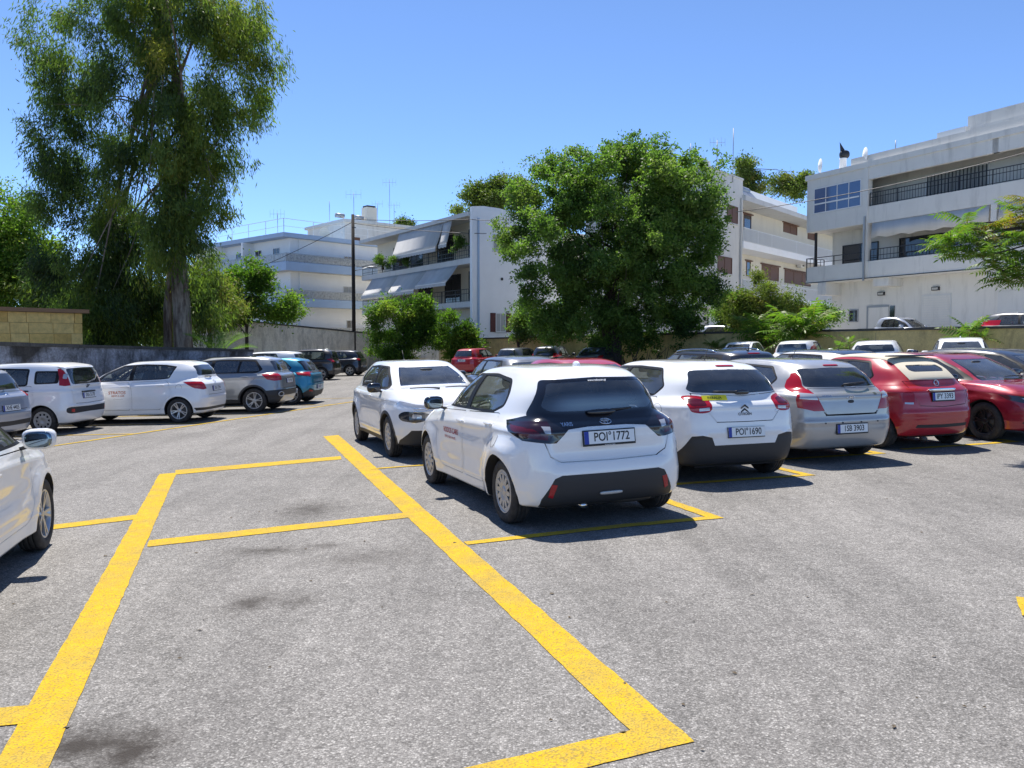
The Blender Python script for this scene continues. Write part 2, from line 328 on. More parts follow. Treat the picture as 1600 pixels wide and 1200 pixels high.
wall_run('boundary_wall', tuple(W0), tuple(WM), (1.97, 2.26), .30, M_YWALL, 'ochre wall holding up the street under the broad dark tree', 20, zb=-.6)
wall_run('boundary_wall', tuple(WM+np.array((.08, -.18))), tuple(W1), (2.26, 2.24), .30, M_YWALL, 'ochre wall holding up the street below the white garage front', 20, zb=-.2)
wall_run('boundary_wall', (-10.4, 65.2), (-4.8, 55.8), (1.9, 1.97), .3, M_FWALL, 'short low wall closing the corner behind the leafy shrubs', 6)
def unit(v): return v/np.linalg.norm(v)
sd1, sd = unit(WM-W0), unit(W1-WM)
def stz(p): return .88+.026*(p[0]+2)
def sheet(name, pts, m, dz):
    t = MB(); t.add([Vector((*p, stz(p)+dz)) for p in pts], [tuple(range(len(pts)))]); return tag(t.build(name, m), kind='structure')
M_CONC = mat('pale_concrete', (.48, .465, .44), .9, fn=lambda nt, b: (nt.links.new(mixc(nt, ramp(nt, noise(nt, 2, 6, .65), [(.3, 0.0), (.7, 1.0)]), (.62, .60, .57), (.50, .485, .46)), b.inputs['Base Color']), bump(nt, b, noise(nt, 40, 4), .2, .01)))
sheet('street', [(-9.0, 60.5), (-4.5, 55.78), (12.3, 41.15), (22.65, 18.3), (40, 12), (52, 40), (30, 60), (0, 80)], M_CONC, 0)
M_EARTH = mat('dry_earth', (.20, .16, .11), .95, fn=lambda nt, b: nt.links.new(mixc(nt, ramp(nt, noise(nt, .8, 6, .65), [(.3, 0.0), (.7, 1.0)]), (.40, .35, .26), (.28, .25, .17)), b.inputs['Base Color']))
sheet('terrace', [(-16, 75), (14, 46), (25, 20), (120, 5), (120, 260), (-160, 260)], M_EARTH, -.012)
# ochre masonry outbuilding behind the left wall, block by block
ob = new_empty('outbuilding', (-22.5, 23.0, gz(-22))); tag(ob, 'yellow sandstone block outbuilding behind the blackened wall', 'building')
M_BLOCKS = [mat('sandstone_%s' % k, c, .9, fn=(lambda c: lambda nt, b: (nt.links.new(mixc(nt, ramp(nt, noise(nt, 6, 6, .65), [(.35, 0.0), (.7, 1.0)]), c, tuple(.7*x for x in c)), b.inputs['Base Color']), bump(nt, b, noise(nt, 30, 5), .4, .01)))(c)) for k, c in (('pale', (.90, .58, .19)), ('mid', (.84, .52, .15)), ('dark', (.74, .44, .12)))]
oa, oe = np.array((-24.0, 20.5)), np.array((-16.2, 31.2)); od = (oe-oa)/np.linalg.norm(oe-oa); on = np.array([-od[1], od[0]]); Lw = np.linalg.norm(oe-oa); oo = Vector((-22.5, 23.0, gz(-22)))
def ow(s, d, z): p = oa+od*s+on*d; return Vector((p[0], p[1], z))-oo
core = MB(); core.add([ow(s, d, z) for z in (-.8, 2.82) for s, d in ((.02, .06), (Lw-.02, .06), (Lw-.02, 5), (.02, 5))], [(0, 1, 5, 4), (1, 2, 6, 5), (2, 3, 7, 6), (3, 0, 4, 7), (4, 5, 6, 7)]); core.build('mortar_core', mat('mortar', (.55, .40, .18), .95), ob)
bmesh_c = {}
for row in range(9):
    z0 = -.6+row*.385; s = -(row % 2)*.35
    while s < Lw:
        l = random.choice((.62, .75, .85)); s0, s1 = max(s, 0), min(s+l-.018, Lw)
        if s1-s0 > .12:
            k = MB(); d0 = random.uniform(0, .02); k.add([ow(q, d, z) for z in (z0, z0+.368) for q, d in ((s0, d0), (s1, d0), (s1, .058), (s0, .058))], [(0, 1, 5, 4), (1, 2, 6, 5), (3, 0, 4, 7), (4, 5, 6, 7), (0, 3, 2, 1)]); k.build('block', M_BLOCKS[random.choice((0, 0, 1, 1, 2))], ob)
        s += l
rf = MB(); rf.add([ow(q, d, z) for z in (2.86, 3.0) for q, d in ((-.2, -.15), (Lw+.2, -.15), (Lw+.2, 5.1), (-.2, 5.1))], [(0, 1, 5, 4), (1, 2, 6, 5), (2, 3, 7, 6), (3, 0, 4, 7), (4, 5, 6, 7), (3, 2, 1, 0)]); rf.build('roof_edge', mat('terracotta_edge', (.30, .16, .08), .9), ob)
# ------------------------------------------------------------------ buildings
def m_stucco(name, col, dirt=.35, dcol=(.30, .29, .27)):
    def fn(nt, b):
        L = nt.links; c = mixc(nt, ramp(nt, noise(nt, .9, 6, .6), [(.35, 0.0), (.7, .35)]), col, tuple(.82*x for x in col))
        s = ramp(nt, noise(nt, 1.6, 7, .72, stretch=(1, 1, .15)), [(.52, 0.0), (.74, dirt)]); c = mixc(nt, s, c, dcol)
        L.new(c, b.inputs['Base Color']); bump(nt, b, noise(nt, 60, 4), .15, .01)
    return mat(name, col, .9, fn=fn)
M_STW = m_stucco('white_stucco', (.90, .90, .89), .06); M_STG = m_stucco('grimy_white_stucco', (.66, .64, .595), .5); M_STC = m_stucco('cream_stucco', (.70, .66, .56), .15); M_STB = m_stucco('blue_grey_render', (.40, .52, .68), .15)
M_SLAB = m_stucco('slab_edge', (.60, .60, .58), .4); M_DARKW = mat('dark_window_glass', (.02, .023, .028), .06, 0, .6); M_BROWN_SH = mat('brown_shutter', (.13, .055, .028), .6); M_MAROON = mat('maroon_shutter', (.09, .018, .016), .55); M_RAILD = mat('dark_rail', (.03, .03, .034), .5, .3); M_RAILW = mat('white_rail', (.72, .72, .70), .5); M_RAILT = mat('teal_grey_rail', (.05, .07, .08), .5)
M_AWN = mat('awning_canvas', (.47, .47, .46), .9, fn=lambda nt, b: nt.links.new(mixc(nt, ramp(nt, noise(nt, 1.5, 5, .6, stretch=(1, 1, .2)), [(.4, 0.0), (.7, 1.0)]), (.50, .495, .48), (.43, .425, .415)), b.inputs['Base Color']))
M_RGLASS = glass_mat('balustrade_glass', (.55, .66, .76), .55); M_WFRAME = mat('white_window_frame', (.70, .70, .69), .5); M_GREYMET = mat('grey_metal', (.35, .36, .37), .45, .6); M_CURT = mat('curtain', (.42, .42, .40), .9); M_BLUEGL = mat('sky_blue_pane', (.05, .10, .22), .05, 0, .8)
class Bld:
    def __init__(s, name, px, depth, ang, label, py=520, cat='building'):
        p = at_depth(px, py, depth); s.o = Vector((p.x, p.y, 0)); s.a = R(ang); s.ex = Vector((math.cos(s.a), math.sin(s.a), 0)); s.ey = Vector((-s.ex.y, s.ex.x, 0))
        s.root = new_empty(name, s.o, s.a); tag(s.root, label, cat)
    def X(s, px, py, off=0):              # pixel -> (y, z) on plane x = off
        d = ray(px, py); c = Vector((0, 0, CAMH)); t = ((s.o+s.ex*off-c).dot(s.ex))/d.dot(s.ex); P = c+d*t; return (P-s.o).dot(s.ey), P.z
    def Y(s, px, py, off=0):
        d = ray(px, py); c = Vector((0, 0, CAMH)); t = ((s.o+s.ey*off-c).dot(s.ey))/d.dot(s.ey); P = c+d*t; return (P-s.o).dot(s.ex), P.z
    def part(s, name, m, *bx, parent=None, bevel=0):
        b = MB()
        for q in bx: b.box(*q)
        o = b.build(name, m, parent or s.root, bevel); return o
    def wall(s, m, x0, x1, y0, y1, z0, z1, name='wall'): return s.part(name, m, (x0, x1, y0, y1, z0, z1))
    def winY(s, x0, x1, z0, z1, y=0, fm=None, gm=None, shutters=None, split=2, name='window', sill=True, rec=.12):
        # a framed window set into plane y (outward is -y): frame proud, panes recessed behind it
        fm = fm or M_WFRAME; gm = gm or M_DARKW; w = .06
        f = s.part(name, fm, (x0, x0+w, y-.045, y+.02, z0, z1), (x1-w, x1, y-.045, y+.02, z0, z1), (x0+w, x1-w, y-.045, y+.02, z0, z0+w), (x0+w, x1-w, y-.045, y+.02, z1-w, z1))
        n = max(1, split); cw = (x1-x0-2*w)/n
        for i in range(n):
            s.part('pane', gm, (x0+w+cw*i+.003, x0+w+cw*(i+1)-.003-(.04 if i < n-1 else 0), y-.016, y-.006, z0+w+.003, z1-w-.003), parent=f)
            if i < n-1: s.part('mullion', fm, (x0+w+cw*(i+1)-.04, x0+w+cw*(i+1), y-.035, y-.002, z0+w+.003, z1-w-.003), parent=f)
        if shutters:
            sw = min((x1-x0)*.5, .55)
            for a, b_ in ((x0-sw, x0-.01), (x1+.01, x1+sw)):
                sh = s.part('shutter', shutters, (a, b_, y-.06, y-.015, z0, z1), parent=f)
                for k in range(6): s.part('louvre', shutters, (a+.05, b_-.05, y-.072, y-.0605, z0+.1+k*(z1-z0-.2)/6, z0+.1+(k+.6)*(z1-z0-.2)/6), parent=sh) if False else None
        if sill: s.part('sill', M_SLAB, (x0-.06, x1+.06, y-.10, y-.001, z0-.07, z0-.004), parent=f)
        return f
    def winX(s, y0, y1, z0, z1, x=0, fm=None, gm=None, split=2, name='window', sill=False):
        fm = fm or M_WFRAME; gm = gm or M_DARKW; w = .06
        f = s.part(name, fm, (x-.045, x+.02, y0, y0+w, z0, z1), (x-.045, x+.02, y1-w, y1, z0, z1), (x-.045, x+.02, y0+w, y1-w, z0, z0+w), (x-.045, x+.02, y0+w, y1-w, z1-w, z1)); n = max(1, split); cw = (y1-y0-2*w)/n
        for i in range(n):
            s.part('pane', gm, (x-.016, x-.006, y0+w+cw*i+.003, y0+w+cw*(i+1)-.003-(.04 if i < n-1 else 0), z0+w+.003, z1-w-.003), parent=f)
            if i < n-1: s.part('mullion', fm, (x-.035, x-.002, y0+w+cw*(i+1)-.04, y0+w+cw*(i+1), z0+w+.003, z1-w-.003), parent=f)
        return f
    def rail(s, axis, c, a0, a1, z0, z1, m, step=.13, bar=.02, post=1.6, mid=None, name='balcony_railing'):
        # axis 'x': runs along x at y=c ; 'y': runs along y at x=c
        def P(a, z): return Vector((a, c, z)) if axis == 'x' else Vector((c, a, z))
        r = MB(); r.bar(P(a0, z1), P(a1, z1), .05, .04); o = r.build(name, m, s.root)
        if mid:
            for z in mid: q = MB(); q.bar(P(a0, z), P(a1, z), .03, .03); q.build('rail', m, o)
        q = MB(); n = max(1, int(abs(a1-a0)/post))
        for i in range(n+1):
            a = a0+(a1-a0)*i/n; e = MB(); e.bar(P(a, z0), P(a, z1-.02), .04, .04); e.build('post', m, o)
        if step:
            k = int(abs(a1-a0)/step)
            for i in range(1, k): a = a0+(a1-a0)*i/k; q.bar(P(a, z0+.06), P(a, z1-.022), bar, bar)
            q.bar(P(a0, z0+.06), P(a1, z0+.06), .03, .03); b = q.build('balusters', m, o, kind='stuff')
        return o
def antenna(px, py0, py1, depth, label, els=5, w=.5, m=None):
    a = at_depth(px, py1, depth); b_ = at_depth(px, py0, depth); e = new_empty('rooftop_aerial', a); tag(e, label, 'aerial', 'television aerials on the roofs'); h = b_.z-a.z
    MB().tube([(0, 0, 0), (0, 0, h)], .025, 6).build('mast', m or M_GREYMET, e)
    if els:
        q = MB(); q.bar((-.7*w, 0, h*.93), (.7*w, 0, h*.93), .02)
        for i in range(els): x = -.7*w+1.4*w*i/(els-1); q.bar((x, -.1, h*.93-.35*w*(1+.3*(i % 2))), (x, -.1, h*.93+.35*w*(1+.3*(i % 2))), .014)
        q.build('aerial_elements', m or M_GREYMET, e)
    return e
# --- white house with awnings (middle)
b = Bld('apartment_house', 738, 56, 33, 'white house with grey canvas awnings over its dark railed balconies', ); L2 = 19.0
zR, z2, z1 = 10.35, 7.35, 4.40; zg = .5
b.wall(M_STW, 0, 7.6, 0, .3, zg, 10.78); b.wall(M_STC, 1.5, 7.6, .302, L2, zg, zR); 
pr = MB(); pr.prism([(0.002, 10.775), (3.6, 10.775), (3.6, 10.79), (2.2, 11.0), (0.9, 11.05), (0.002, 10.95)], .002, .298); pr.build('gable', M_STW, b.root)
b.part('roof_slab', M_SLAB, (-.15, 7.7, .302, L2+.2, zR, zR+.28)); b.part('balcony_slab', M_SLAB, (0, 1.498, .302, L2, z2-.18, z2+.20)); b.part('balcony_slab', M_SLAB, (0, 1.498, .302, L2, z1-.18, z1+.20)); b.wall(M_STC, .9, 1.498, .302, 1.0, zg, z1-.19)
b.rail('y', .06, .35, L2-.1, z2+.2, z2+1.05, M_RAILT, .25, .022, 1.9, (z2+.45, z2+.75)); b.rail('y', .06, .35, L2-.1, z1+.2, z1+1.05, M_RAILD, .25, .022, 1.9, (z1+.75,))
def awning(b, y0, y1, z0, z1_, out, name='awning'):
    a = MB(); n = 6; V = []; F = []
    for i in range(n+1):
        t = i/n; V += [Vector((-.05-out*t, y0, z0+(z1_-z0)*t-.05*math.sin(math.pi*t))), Vector((-.05-out*t, y1, z0+(z1_-z0)*t-.05*math.sin(math.pi*t)))]
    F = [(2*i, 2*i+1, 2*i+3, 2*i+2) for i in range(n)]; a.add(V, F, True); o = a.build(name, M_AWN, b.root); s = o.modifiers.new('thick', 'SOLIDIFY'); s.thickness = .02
    v = MB(); k = int((y1-y0)/.22); V = []; F = []
    for i in range(k+1):
        y = y0+(y1-y0)*i/k; dz = .26+.06*math.sin(i*math.pi) - (.05 if i % 2 else 0); V += [(-.06-out, y, z1_), (-.06-out-.02, y, z1_-dz)]
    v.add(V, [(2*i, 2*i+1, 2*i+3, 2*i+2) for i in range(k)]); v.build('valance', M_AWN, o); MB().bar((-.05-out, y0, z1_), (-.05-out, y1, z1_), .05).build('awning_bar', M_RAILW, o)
    for y in (y0+.02, y1-.02): MB().bar((-.04, y, z0-.6), (-.05-out, y, z1_), .03).build('awning_arm', M_RAILD, o)
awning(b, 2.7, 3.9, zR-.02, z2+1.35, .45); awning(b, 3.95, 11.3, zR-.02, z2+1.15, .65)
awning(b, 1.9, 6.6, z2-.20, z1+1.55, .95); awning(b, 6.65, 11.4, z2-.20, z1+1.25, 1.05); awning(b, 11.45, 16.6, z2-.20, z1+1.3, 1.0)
for y0, y1, z0, h, gm in ((1.6, 3.0, z2+.2, 2.3, M_DARKW), (5.2, 7.8, z2+.2, 2.2, M_DARKW), (10.2, 12.4, z2+.2, 2.2, M_DARKW), (13.0, 15.6, z2+.2, 2.2, M_DARKW), (1.6, 3.0, z1+.2, 2.3, M_DARKW), (4.2, 6.6, z1+.2, 2.2, M_DARKW), (8.6, 11.0, z1+.2, 2.2, M_DARKW), (2.0, 4.2, 1.6, 1.5, M_DARKW), (7.0, 9.4, 1.6, 1.5, M_DARKW)): b.winX(y0, y1, z0, z0+h, 1.498, M_RAILD, gm)
def YR(b, px0, py0, px1, py1, off=0): x0, z1_ = b.Y(px0, py0, off); x1, z0 = b.Y(px1, py1, off); return x0, x1, z0, z1_
x0, x1, za, zb_ = YR(b, 770, 366, 800, 394); b.winY(x0, x1, za, zb_, 0, M_RAILW, M_CURT, None, 3); x0, x1, za, zb_ = YR(b, 774, 489, 790, 519); b.winY(x0, x1, za, zb_, 0, M_WFRAME, M_CURT, M_MAROON, 2)
x0, _ = b.Y(747, 420); b.part('drainpipe', M_STB, (x0-.05, x0+.05, -.12, -.02, zg, 10.2)); x0, _ = b.Y(784, 436); b.part('vent_cap', M_RAILD, (x0-.08, x0+.08, -.05, -.002, b.Y(784, 438)[1], b.Y(784, 434)[1])); x0 = 7.4; b.part('drainpipe', M_STB, (x0-.05, x0+.05, -.12, -.02, zg, 10.0))
b.wall(M_STC, 7.602, 11.5, 1.4, 9, zg, 10.0, 'rear_wing'); b.part('balcony_slab', M_SLAB, (7.7, 11, .2, 1.398, 4.2, 4.45)); b.rail('x', .25, 7.7, 11, 4.45, 5.3, M_RAILD, .2); b.winY(8.0, 9.6, 4.6, 6.6, 1.398, M_RAILD); b.winY(8.0, 9.6, 7.5, 9.3, 1.398, M_RAILD)
dsh = MB(); dsh.lathe([(.001, .10), (.22, .06), (.40, 0)], 20, Matrix.Translation((3.3, .1, 11.5)) @ Matrix.Rotation(R(20), 4, 'Z')); dsh.tube([(3.3, .15, 10.8), (3.3, .15, 11.45)], .03, 6); dsh.build('satellite_dish', M_RAILW, b.root)
for y, z in ((17.5, z2+.25), (15.8, z2+.25), (11.9, z2+.25), (3.3, z2+.25)):
    pass
# --- blue-banded house (left)
b = Bld('apartment_house', 455, 73, 48, 'white three storey house with pale blue balcony bands and glass balustrades'); Lr, Ll = 14.0, 17.0
b.wall(M_STW, 0, Lr, 0, Ll, -.6, 11.0); b.part('roof_slab', M_STB, (-1.0, Lr+.6, -.55, Ll+.6, 11.0, 11.38))
for z, h in ((8.05, .75), (4.95, .72), (1.75, .70)):
    b.part('balcony_parapet', M_STB, (-1.25, Lr, -1.25, -1.13, z, z+h), (-1.25, -1.13, -1.128, Ll, z, z+h)); b.part('balcony_slab', M_SLAB, (-1.128, Lr, -1.128, -.002, z+.02, z+.22), (-1.128, -.002, 0, Ll, z+.02, z+.22))
    gl_ = b.part('glass_balustrade', M_RGLASS, (-1.2, Lr, -1.195, -1.185, z+h+.05, z+h+.68)); b.part('glass_balustrade', M_RGLASS, (-1.195, -1.185, -1.17, Ll, z+h+.05, z+h+.68))
    b.rail('x', -1.19, -1.2, Lr, z+h, z+h+.72, M_GREYMET, 0, post=1.75); b.rail('y', -1.19, -1.15, Ll, z+h, z+h+.72, M_GREYMET, 0, post=1.75)
b.wall(M_STW, -1.12, -.002, 6.0, 6.25, 5.7, 10.99, 'fin_wall'); b.wall(M_STW, -1.12, -.002, 11.0, 11.25, 5.7, 10.99, 'fin_wall')
for y in (1.6, 4.6, 8.0, 12.8): b.winX(y, y+1.1, 8.3, 10.3, 0, M_WFRAME); b.winX(y, y+1.1, 5.2, 7.2, 0, M_WFRAME)
x0, x1, za, zb_ = YR(b, 537, 400, 552, 412); b.winY(x0, x1, za-.2, zb_, 0, M_WFRAME, M_DARKW, None, 2); x0, x1, za, zb_ = YR(b, 536, 447, 554, 462); b.winY(x0, x1, za, zb_, 0, M_WFRAME, M_CURT, None, 2); x0, x1, za, zb_ = YR(b, 541, 500, 556, 514); b.winY(x0, x1, za, zb_, 0, M_WFRAME, M_DARKW, None, 2)
b.rail('x', -.3, -.8, Lr+.4, 11.38, 12.6, M_RAILW, 0, post=2.6, mid=(11.95,)); b.rail('y', -.8, -.3, Ll, 11.38, 12.6, M_RAILW, 0, post=2.6, mid=(11.95,)); x0, _ = b.Y(468, 430); b.part('drainpipe', M_STW, (x0-.05, x0+.05, -.12, -.02, -.5, 10.9))
dsh = MB(); dsh.lathe([(.001, .12), (.3, .07), (.5, 0)], 20, Matrix.Translation((4.2, .8, 11.9)) @ Matrix.Rotation(R(-20), 4, 'Z')); dsh.build('satellite_dish', M_STC, b.root)
# --- roof structures of a house behind
b = Bld('apartment_house', 540, 92, 40, 'distant white rooftop block with brick chimney and water heaters'); b.wall(M_STG, 0, 9, 0, 9, 0, 15.2); b.part('roof_slab', M_SLAB, (-.3, 9.2, -.3, 9.2, 15.2, 15.5)); x0, _ = b.Y(575, 345); b.wall(M_STC, 3.0, 4.3, .3, 1.5, 15.502, 17.2, 'chimney'); b.part('chimney_cap', M_RAILD, (3.1, 4.2, .4, 1.4, 17.202, 17.4))
for x in (-.9, 1.5): t_ = MB(); t_.tube([(x+.1, .5, 15.9), (x+1.1, .5, 15.9)], .25, 12); t_.build('water_heater', M_GREYMET, b.root)
for z in (11.3, 12.2, 13.1): b.part('brick_strip', M_BROWN_SH, (1.2, 1.9, -.04, -.002, z, z+.5))
b.winY(5.2, 6.4, 12.2, 14.2, 0)
b = Bld('apartment_house', 600, 100, 40, 'low white house end glimpsed between the aerial masts'); b.wall(M_STW, 0, 14, 0, 8, 0, 15.0); b.part('roof_slab', M_DARK, (3, 9, 0, 4, 15.002, 15.5))
# --- house with white railings and brown shutters (behind the round bush)
b = Bld('apartment_house', 1100, 52, 51, 'cream house with white balcony railing and brown shutters beside the round bush'); zt = 12.75
b.wall(M_STG, 0, 5.6, 0, 9, .8, zt); b.wall(M_STC, 5.602, 33, 1.5, 11, .8, 11.4); b.part('roof_slab', M_SLAB, (5.602, 33.2, -.2, 11.2, 11.402, 11.75)); b.part('roof_slab', M_SLAB, (-.05, 5.65, -.05, 9.05, zt+.002, zt+.10))
for z in (8.25, 4.75): b.part('balcony_slab', M_STW, (5.602, 33, -.1, 1.498, z-.05, z+.42)); b.rail('x', -.04, 5.7, 33, z+.42, z+1.35, M_RAILW, .2, .06, 2.4)
for (p0, q0, p1, q1, yy, sp, gm) in ((1121, 399, 1143, 429, 0, 2, M_BROWN_SH), (1136, 319, 1152, 351, 0, 2, M_BROWN_SH)):
    x0, x1, za, zb_ = YR(b, p0, q0, p1, q1, yy); b.winY(x0, x1, za, zb_, yy, M_BROWN_SH, gm, None, sp)
for (p0, q0, p1, q1, sp, gm) in ((1162, 334, 1173, 362, 1, M_DARKW), (1224, 348, 1245, 368, 2, M_BROWN_SH), (1262, 359, 1272, 376, 1, M_BROWN_SH), (1166, 408, 1172, 432, 1, M_DARKW), (1190, 413, 1216, 440, 2, M_BROWN_SH), (1226, 421, 1266, 448, 3, M_BROWN_SH)):
    x0, x1, za, zb_ = YR(b, p0, q0, p1, q1, 1.498); f = b.winY(x0, x1, za, zb_, 1.498, M_BROWN_SH, gm, None, sp, sill=False); b.part('lintel', M_BROWN_SH, (x0-.25, x1+.25, 1.38, 1.496, zb_+.02, zb_+.10), parent=f)
x0, z0 = b.Y(1246, 412, 1.498); u = b.part('air_conditioner', M_RAILW, (x0-.4, x0+.4, 1.05, 1.40, z0-.35, z0+.3)); b.part('fan_grille', M_RAILD, (x0-.05, x0+.3, 1.035, 1.049, z0-.25, z0+.2), parent=u)
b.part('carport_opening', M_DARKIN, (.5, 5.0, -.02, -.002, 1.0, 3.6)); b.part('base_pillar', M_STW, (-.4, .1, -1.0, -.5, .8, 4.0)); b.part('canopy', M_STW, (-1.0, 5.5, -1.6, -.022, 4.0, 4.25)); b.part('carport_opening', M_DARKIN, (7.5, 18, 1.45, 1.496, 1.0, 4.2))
b.rail('x', -1.5, -3, 3, 1.1, 2.1, M_RAILW, .2, .04)
b.wall(M_STW, 13.5, 24, 3.0, 10, 11.752, 13.6, 'rooftop_room'); sp_ = MB()
for k, (px_, w) in enumerate(((10.2, 1.1), (11.4, 1.1))): sp_ = MB(); sp_.add([(px_, 1.2, 11.9), (px_+w, 1.2, 11.9), (px_+w, 2.3, 13.1), (px_, 2.3, 13.1), (px_, 1.25, 11.86), (px_+w, 1.25, 11.86), (px_+w, 2.35, 13.06), (px_, 2.35, 13.06)], [(0, 1, 2, 3), (7, 6, 5, 4), (0, 4, 5, 1), (1, 5, 6, 2), (2, 6, 7, 3), (3, 7, 4, 0)]); sp_.build('solar_panel', M_GREYMET, b.root)
t_ = MB(); t_.tube([(10.4, 2.6, 13.2), (12.3, 2.6, 13.2)], .3, 12); t_.build('water_heater', M_GREYMET, b.root); u = b.part('air_conditioner', M_RAILW, (1.0, 1.9, .6, 1.0, zt+.102, zt+.7)); t_ = MB(); t_.tube([(.4, .6, zt+.5), (.9, .6, zt+.5)], .22, 12); t_.build('water_heater', M_GREYMET, b.root)
x0, _ = b.Y(1156, 400); b.part('drainpipe', M_STG, (x0-.06, x0+.06, -.14, -.02, 1, 11.5))
# --- grimy house at the right
b = Bld('apartment_house', 1600, 39.5, 27, 'large grimy white house with glazed corner bay and iron balcony rails'); Lf = 13.6; Ln = -9.0
zf1, zf2, zr = b.X(1530, 421)[1], b.X(1530, 322)[1], b.X(1530, 222)[1]
b.wall(M_STG, 1.3, 9, Ln, Lf-.9, .9, zf1); b.part('beam', M_STG, (-.05, 1.298, Lf-1.6, Lf-1.0, zf1-.75, zf1-.002))
for y in (8.2, 1.6, -4): b.part('bracket', M_STG, (.1, 1.298, y-.5, y+.5, zf1-.45, zf1-.002))
b.part('balcony_slab', M_STG, (0, 1.6, Ln, Lf, zf1, zf1+.18)); b.part('balcony_parapet', M_STG, (0, .14, Ln, Lf, zf1+.182, zf1+1.0)); b.wall(M_STG, 1.6, 9, Ln, Lf-.6, zf1+.002, zf2); b.wall(M_STG, 1.62, 9, Ln, Lf-.02, zf2+.182, zr)
b.part('balcony_slab', M_STG, (0, 1.6, Ln, Lf, zf2, zf2+.18)); b.part('balcony_parapet', M_STG, (0, .14, Ln, 9.05, zf2+.182, zf2+.95)); b.part('bay_parapet', M_STG, (0, .14, 9.352, Lf, zf2+.182, zf2+1.05)); b.part('bay_end', M_STG, (.142, 1.6, Lf-.16, Lf-.002, zf2+.182, zr)); b.part('bay_head', M_STG, (0, .14, 9.352, Lf, zr-.55, zr)); b.part('bay_jamb', M_STG, (0, .14, Lf-.5, Lf, zf2+1.052, zr-.552)); b.part('bay_jamb', M_STG, (0, .14, 9.352, 9.55, zf2+1.052, zr-.552))
f = b.winX(9.56, Lf-.52, zf2+1.06, zr-.56, .03, M_WFRAME, M_BLUEGL, 4, 'window'); b.part('transom', M_WFRAME, (-.02, .012, 9.7, Lf-.6, zf2+1.60, zf2+1.68), parent=f)
b.part('pilaster', M_STG, (-.06, .30, 9.052, 9.35, zf1+.2, zr+.3)); b.part('pilaster', M_STG, (-.02, .30, 1.5, 1.8, zf2-.9, zf2-.002)); b.part('pilaster', M_STG, (-.02, .30, 1.5, 1.8, zr-.7, zr-.002))
b.part('roof_slab', M_STG, (-.10, 9, Ln, Lf+.1, zr, zr+.30)); b.part('eaves_beam', M_STG, (-.02, .2, Ln, 9.05, zr-.70, zr-.002)); b.part('roof_parapet', M_STG, (.2, .4, Ln, 10.5, zr+.302, zr+.75)); yp = b.X(1512, 200, 1.2)[0]; b.wall(M_STG, 1.2, 6, Ln, yp, zr+.302, zr+1.75, 'penthouse'); b.part('penthouse_ledge', M_SLAB, (1.0, 1.198, Ln, yp-.9, zr+.8, zr+1.1))
b.rail('y', .07, Ln, 9.0, zf2+.95, zf2+1.70, M_RAILD, .17, .016, 1.8, (zf2+1.45,)); b.rail('y', .07, Ln, 8.9, zf1+1.0, zf1+1.65, M_RAILD, .22, .016, 2.2, (zf1+1.3,)); b.rail('y', .07, 9.4, Lf, zf1+1.0, zf1+1.55, M_RAILD, 0, .022, 1.4, (zf1+1.25,)); b.rail('x', Lf-.05, 0, 1.5, zf1+.2, zf1+1.55, M_RAILD, .3, .022)
b.part('corner_post', M_RAILD, (.5, .62, Lf-.3, Lf-.18, zf1+.19, zf2-.002))
for y0, y1, z0, z1_, sp in ((3.0, 6.6, zf2+.2, zf2+2.4, 2), (-1.4, .9, zf2+.2, zf2+2.3, 2), (-5.5, -3.0, zf2+.2, zf2+2.3, 2)): b.winX(y0, y1, z0, z1_, 1.618, M_WFRAME, M_CURT if y0 == 3.0 else M_DARKW, sp)
gr = b.part('window_grille', M_RAILW, (1.50, 1.52, 3.0, 6.6, zf2+2.35, zf2+2.42))
for k in range(17): b.part('grille_bar', M_RAILD, (1.49, 1.51, 3.05+k*.21, 3.10+k*.21, zf2+.25, zf2+2.348), parent=gr)
for y0, y1 in ((9.6, 12.2), (4.4, 8.2), (-1.5, 1.2), (-6, -3)): b.winX(y0, y1, zf1+.2, zf1+2.3, 1.598, M_RAILD, M_DARKW, 2)
def droop(b, y0, y1, z):
    a = MB(); V = []; n = 14
    for i in range(n+1): y = y0+(y1-y0)*i/n; V += [(.05, y, z), (-.02+.03*math.sin(i*1.7), y, z-.85-.06*math.sin(i*2.3))]
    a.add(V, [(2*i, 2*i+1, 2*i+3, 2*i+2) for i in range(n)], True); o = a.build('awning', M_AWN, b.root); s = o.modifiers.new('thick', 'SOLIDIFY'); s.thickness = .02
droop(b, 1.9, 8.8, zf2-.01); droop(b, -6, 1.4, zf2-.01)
b.part('drainpipe', M_GREYMET, (-.16, -.07, 9.15, 9.24, zf1-.1, zf2+.4)); b.part('cable_run', M_RAILD, (-.03, -.001, Ln, Lf, zf1+.02, zf1+.06))
def XR(px0, py0, px1, py1, off): y1, za = b.X(px0, py0, off); y0, zb_ = b.X(px1, py1, off); return y0, y1, zb_, za
y0, y1, za, zb_ = XR(1327, 484, 1341, 503, 1.3); b.winX(y0, y1, za, zb_, 1.298, M_GREYMET, M_DARKW, 1)
y0, y1, za, zb_ = XR(1358, 481, 1388, 516, 1.3); b.part('door', M_STG, (1.24, 1.298, y0, y1, za-.6, zb_)); b.part('door_frame', M_GREYMET, (1.23, 1.297, y1+.002, y1+.12, za-.6, zb_+.1), (1.23, 1.297, y0, y1, zb_+.002, zb_+.1)); b.part('side_light', M_DARKW, (1.25, 1.297, y0-.4, y0-.1, zb_-.8, zb_+.05))
y0, y1, za, zb_ = XR(1441, 461, 1486, 507, 1.3); f = b.part('roller_shutter', M_SLAB, (1.26, 1.298, y0, y1, za, zb_))
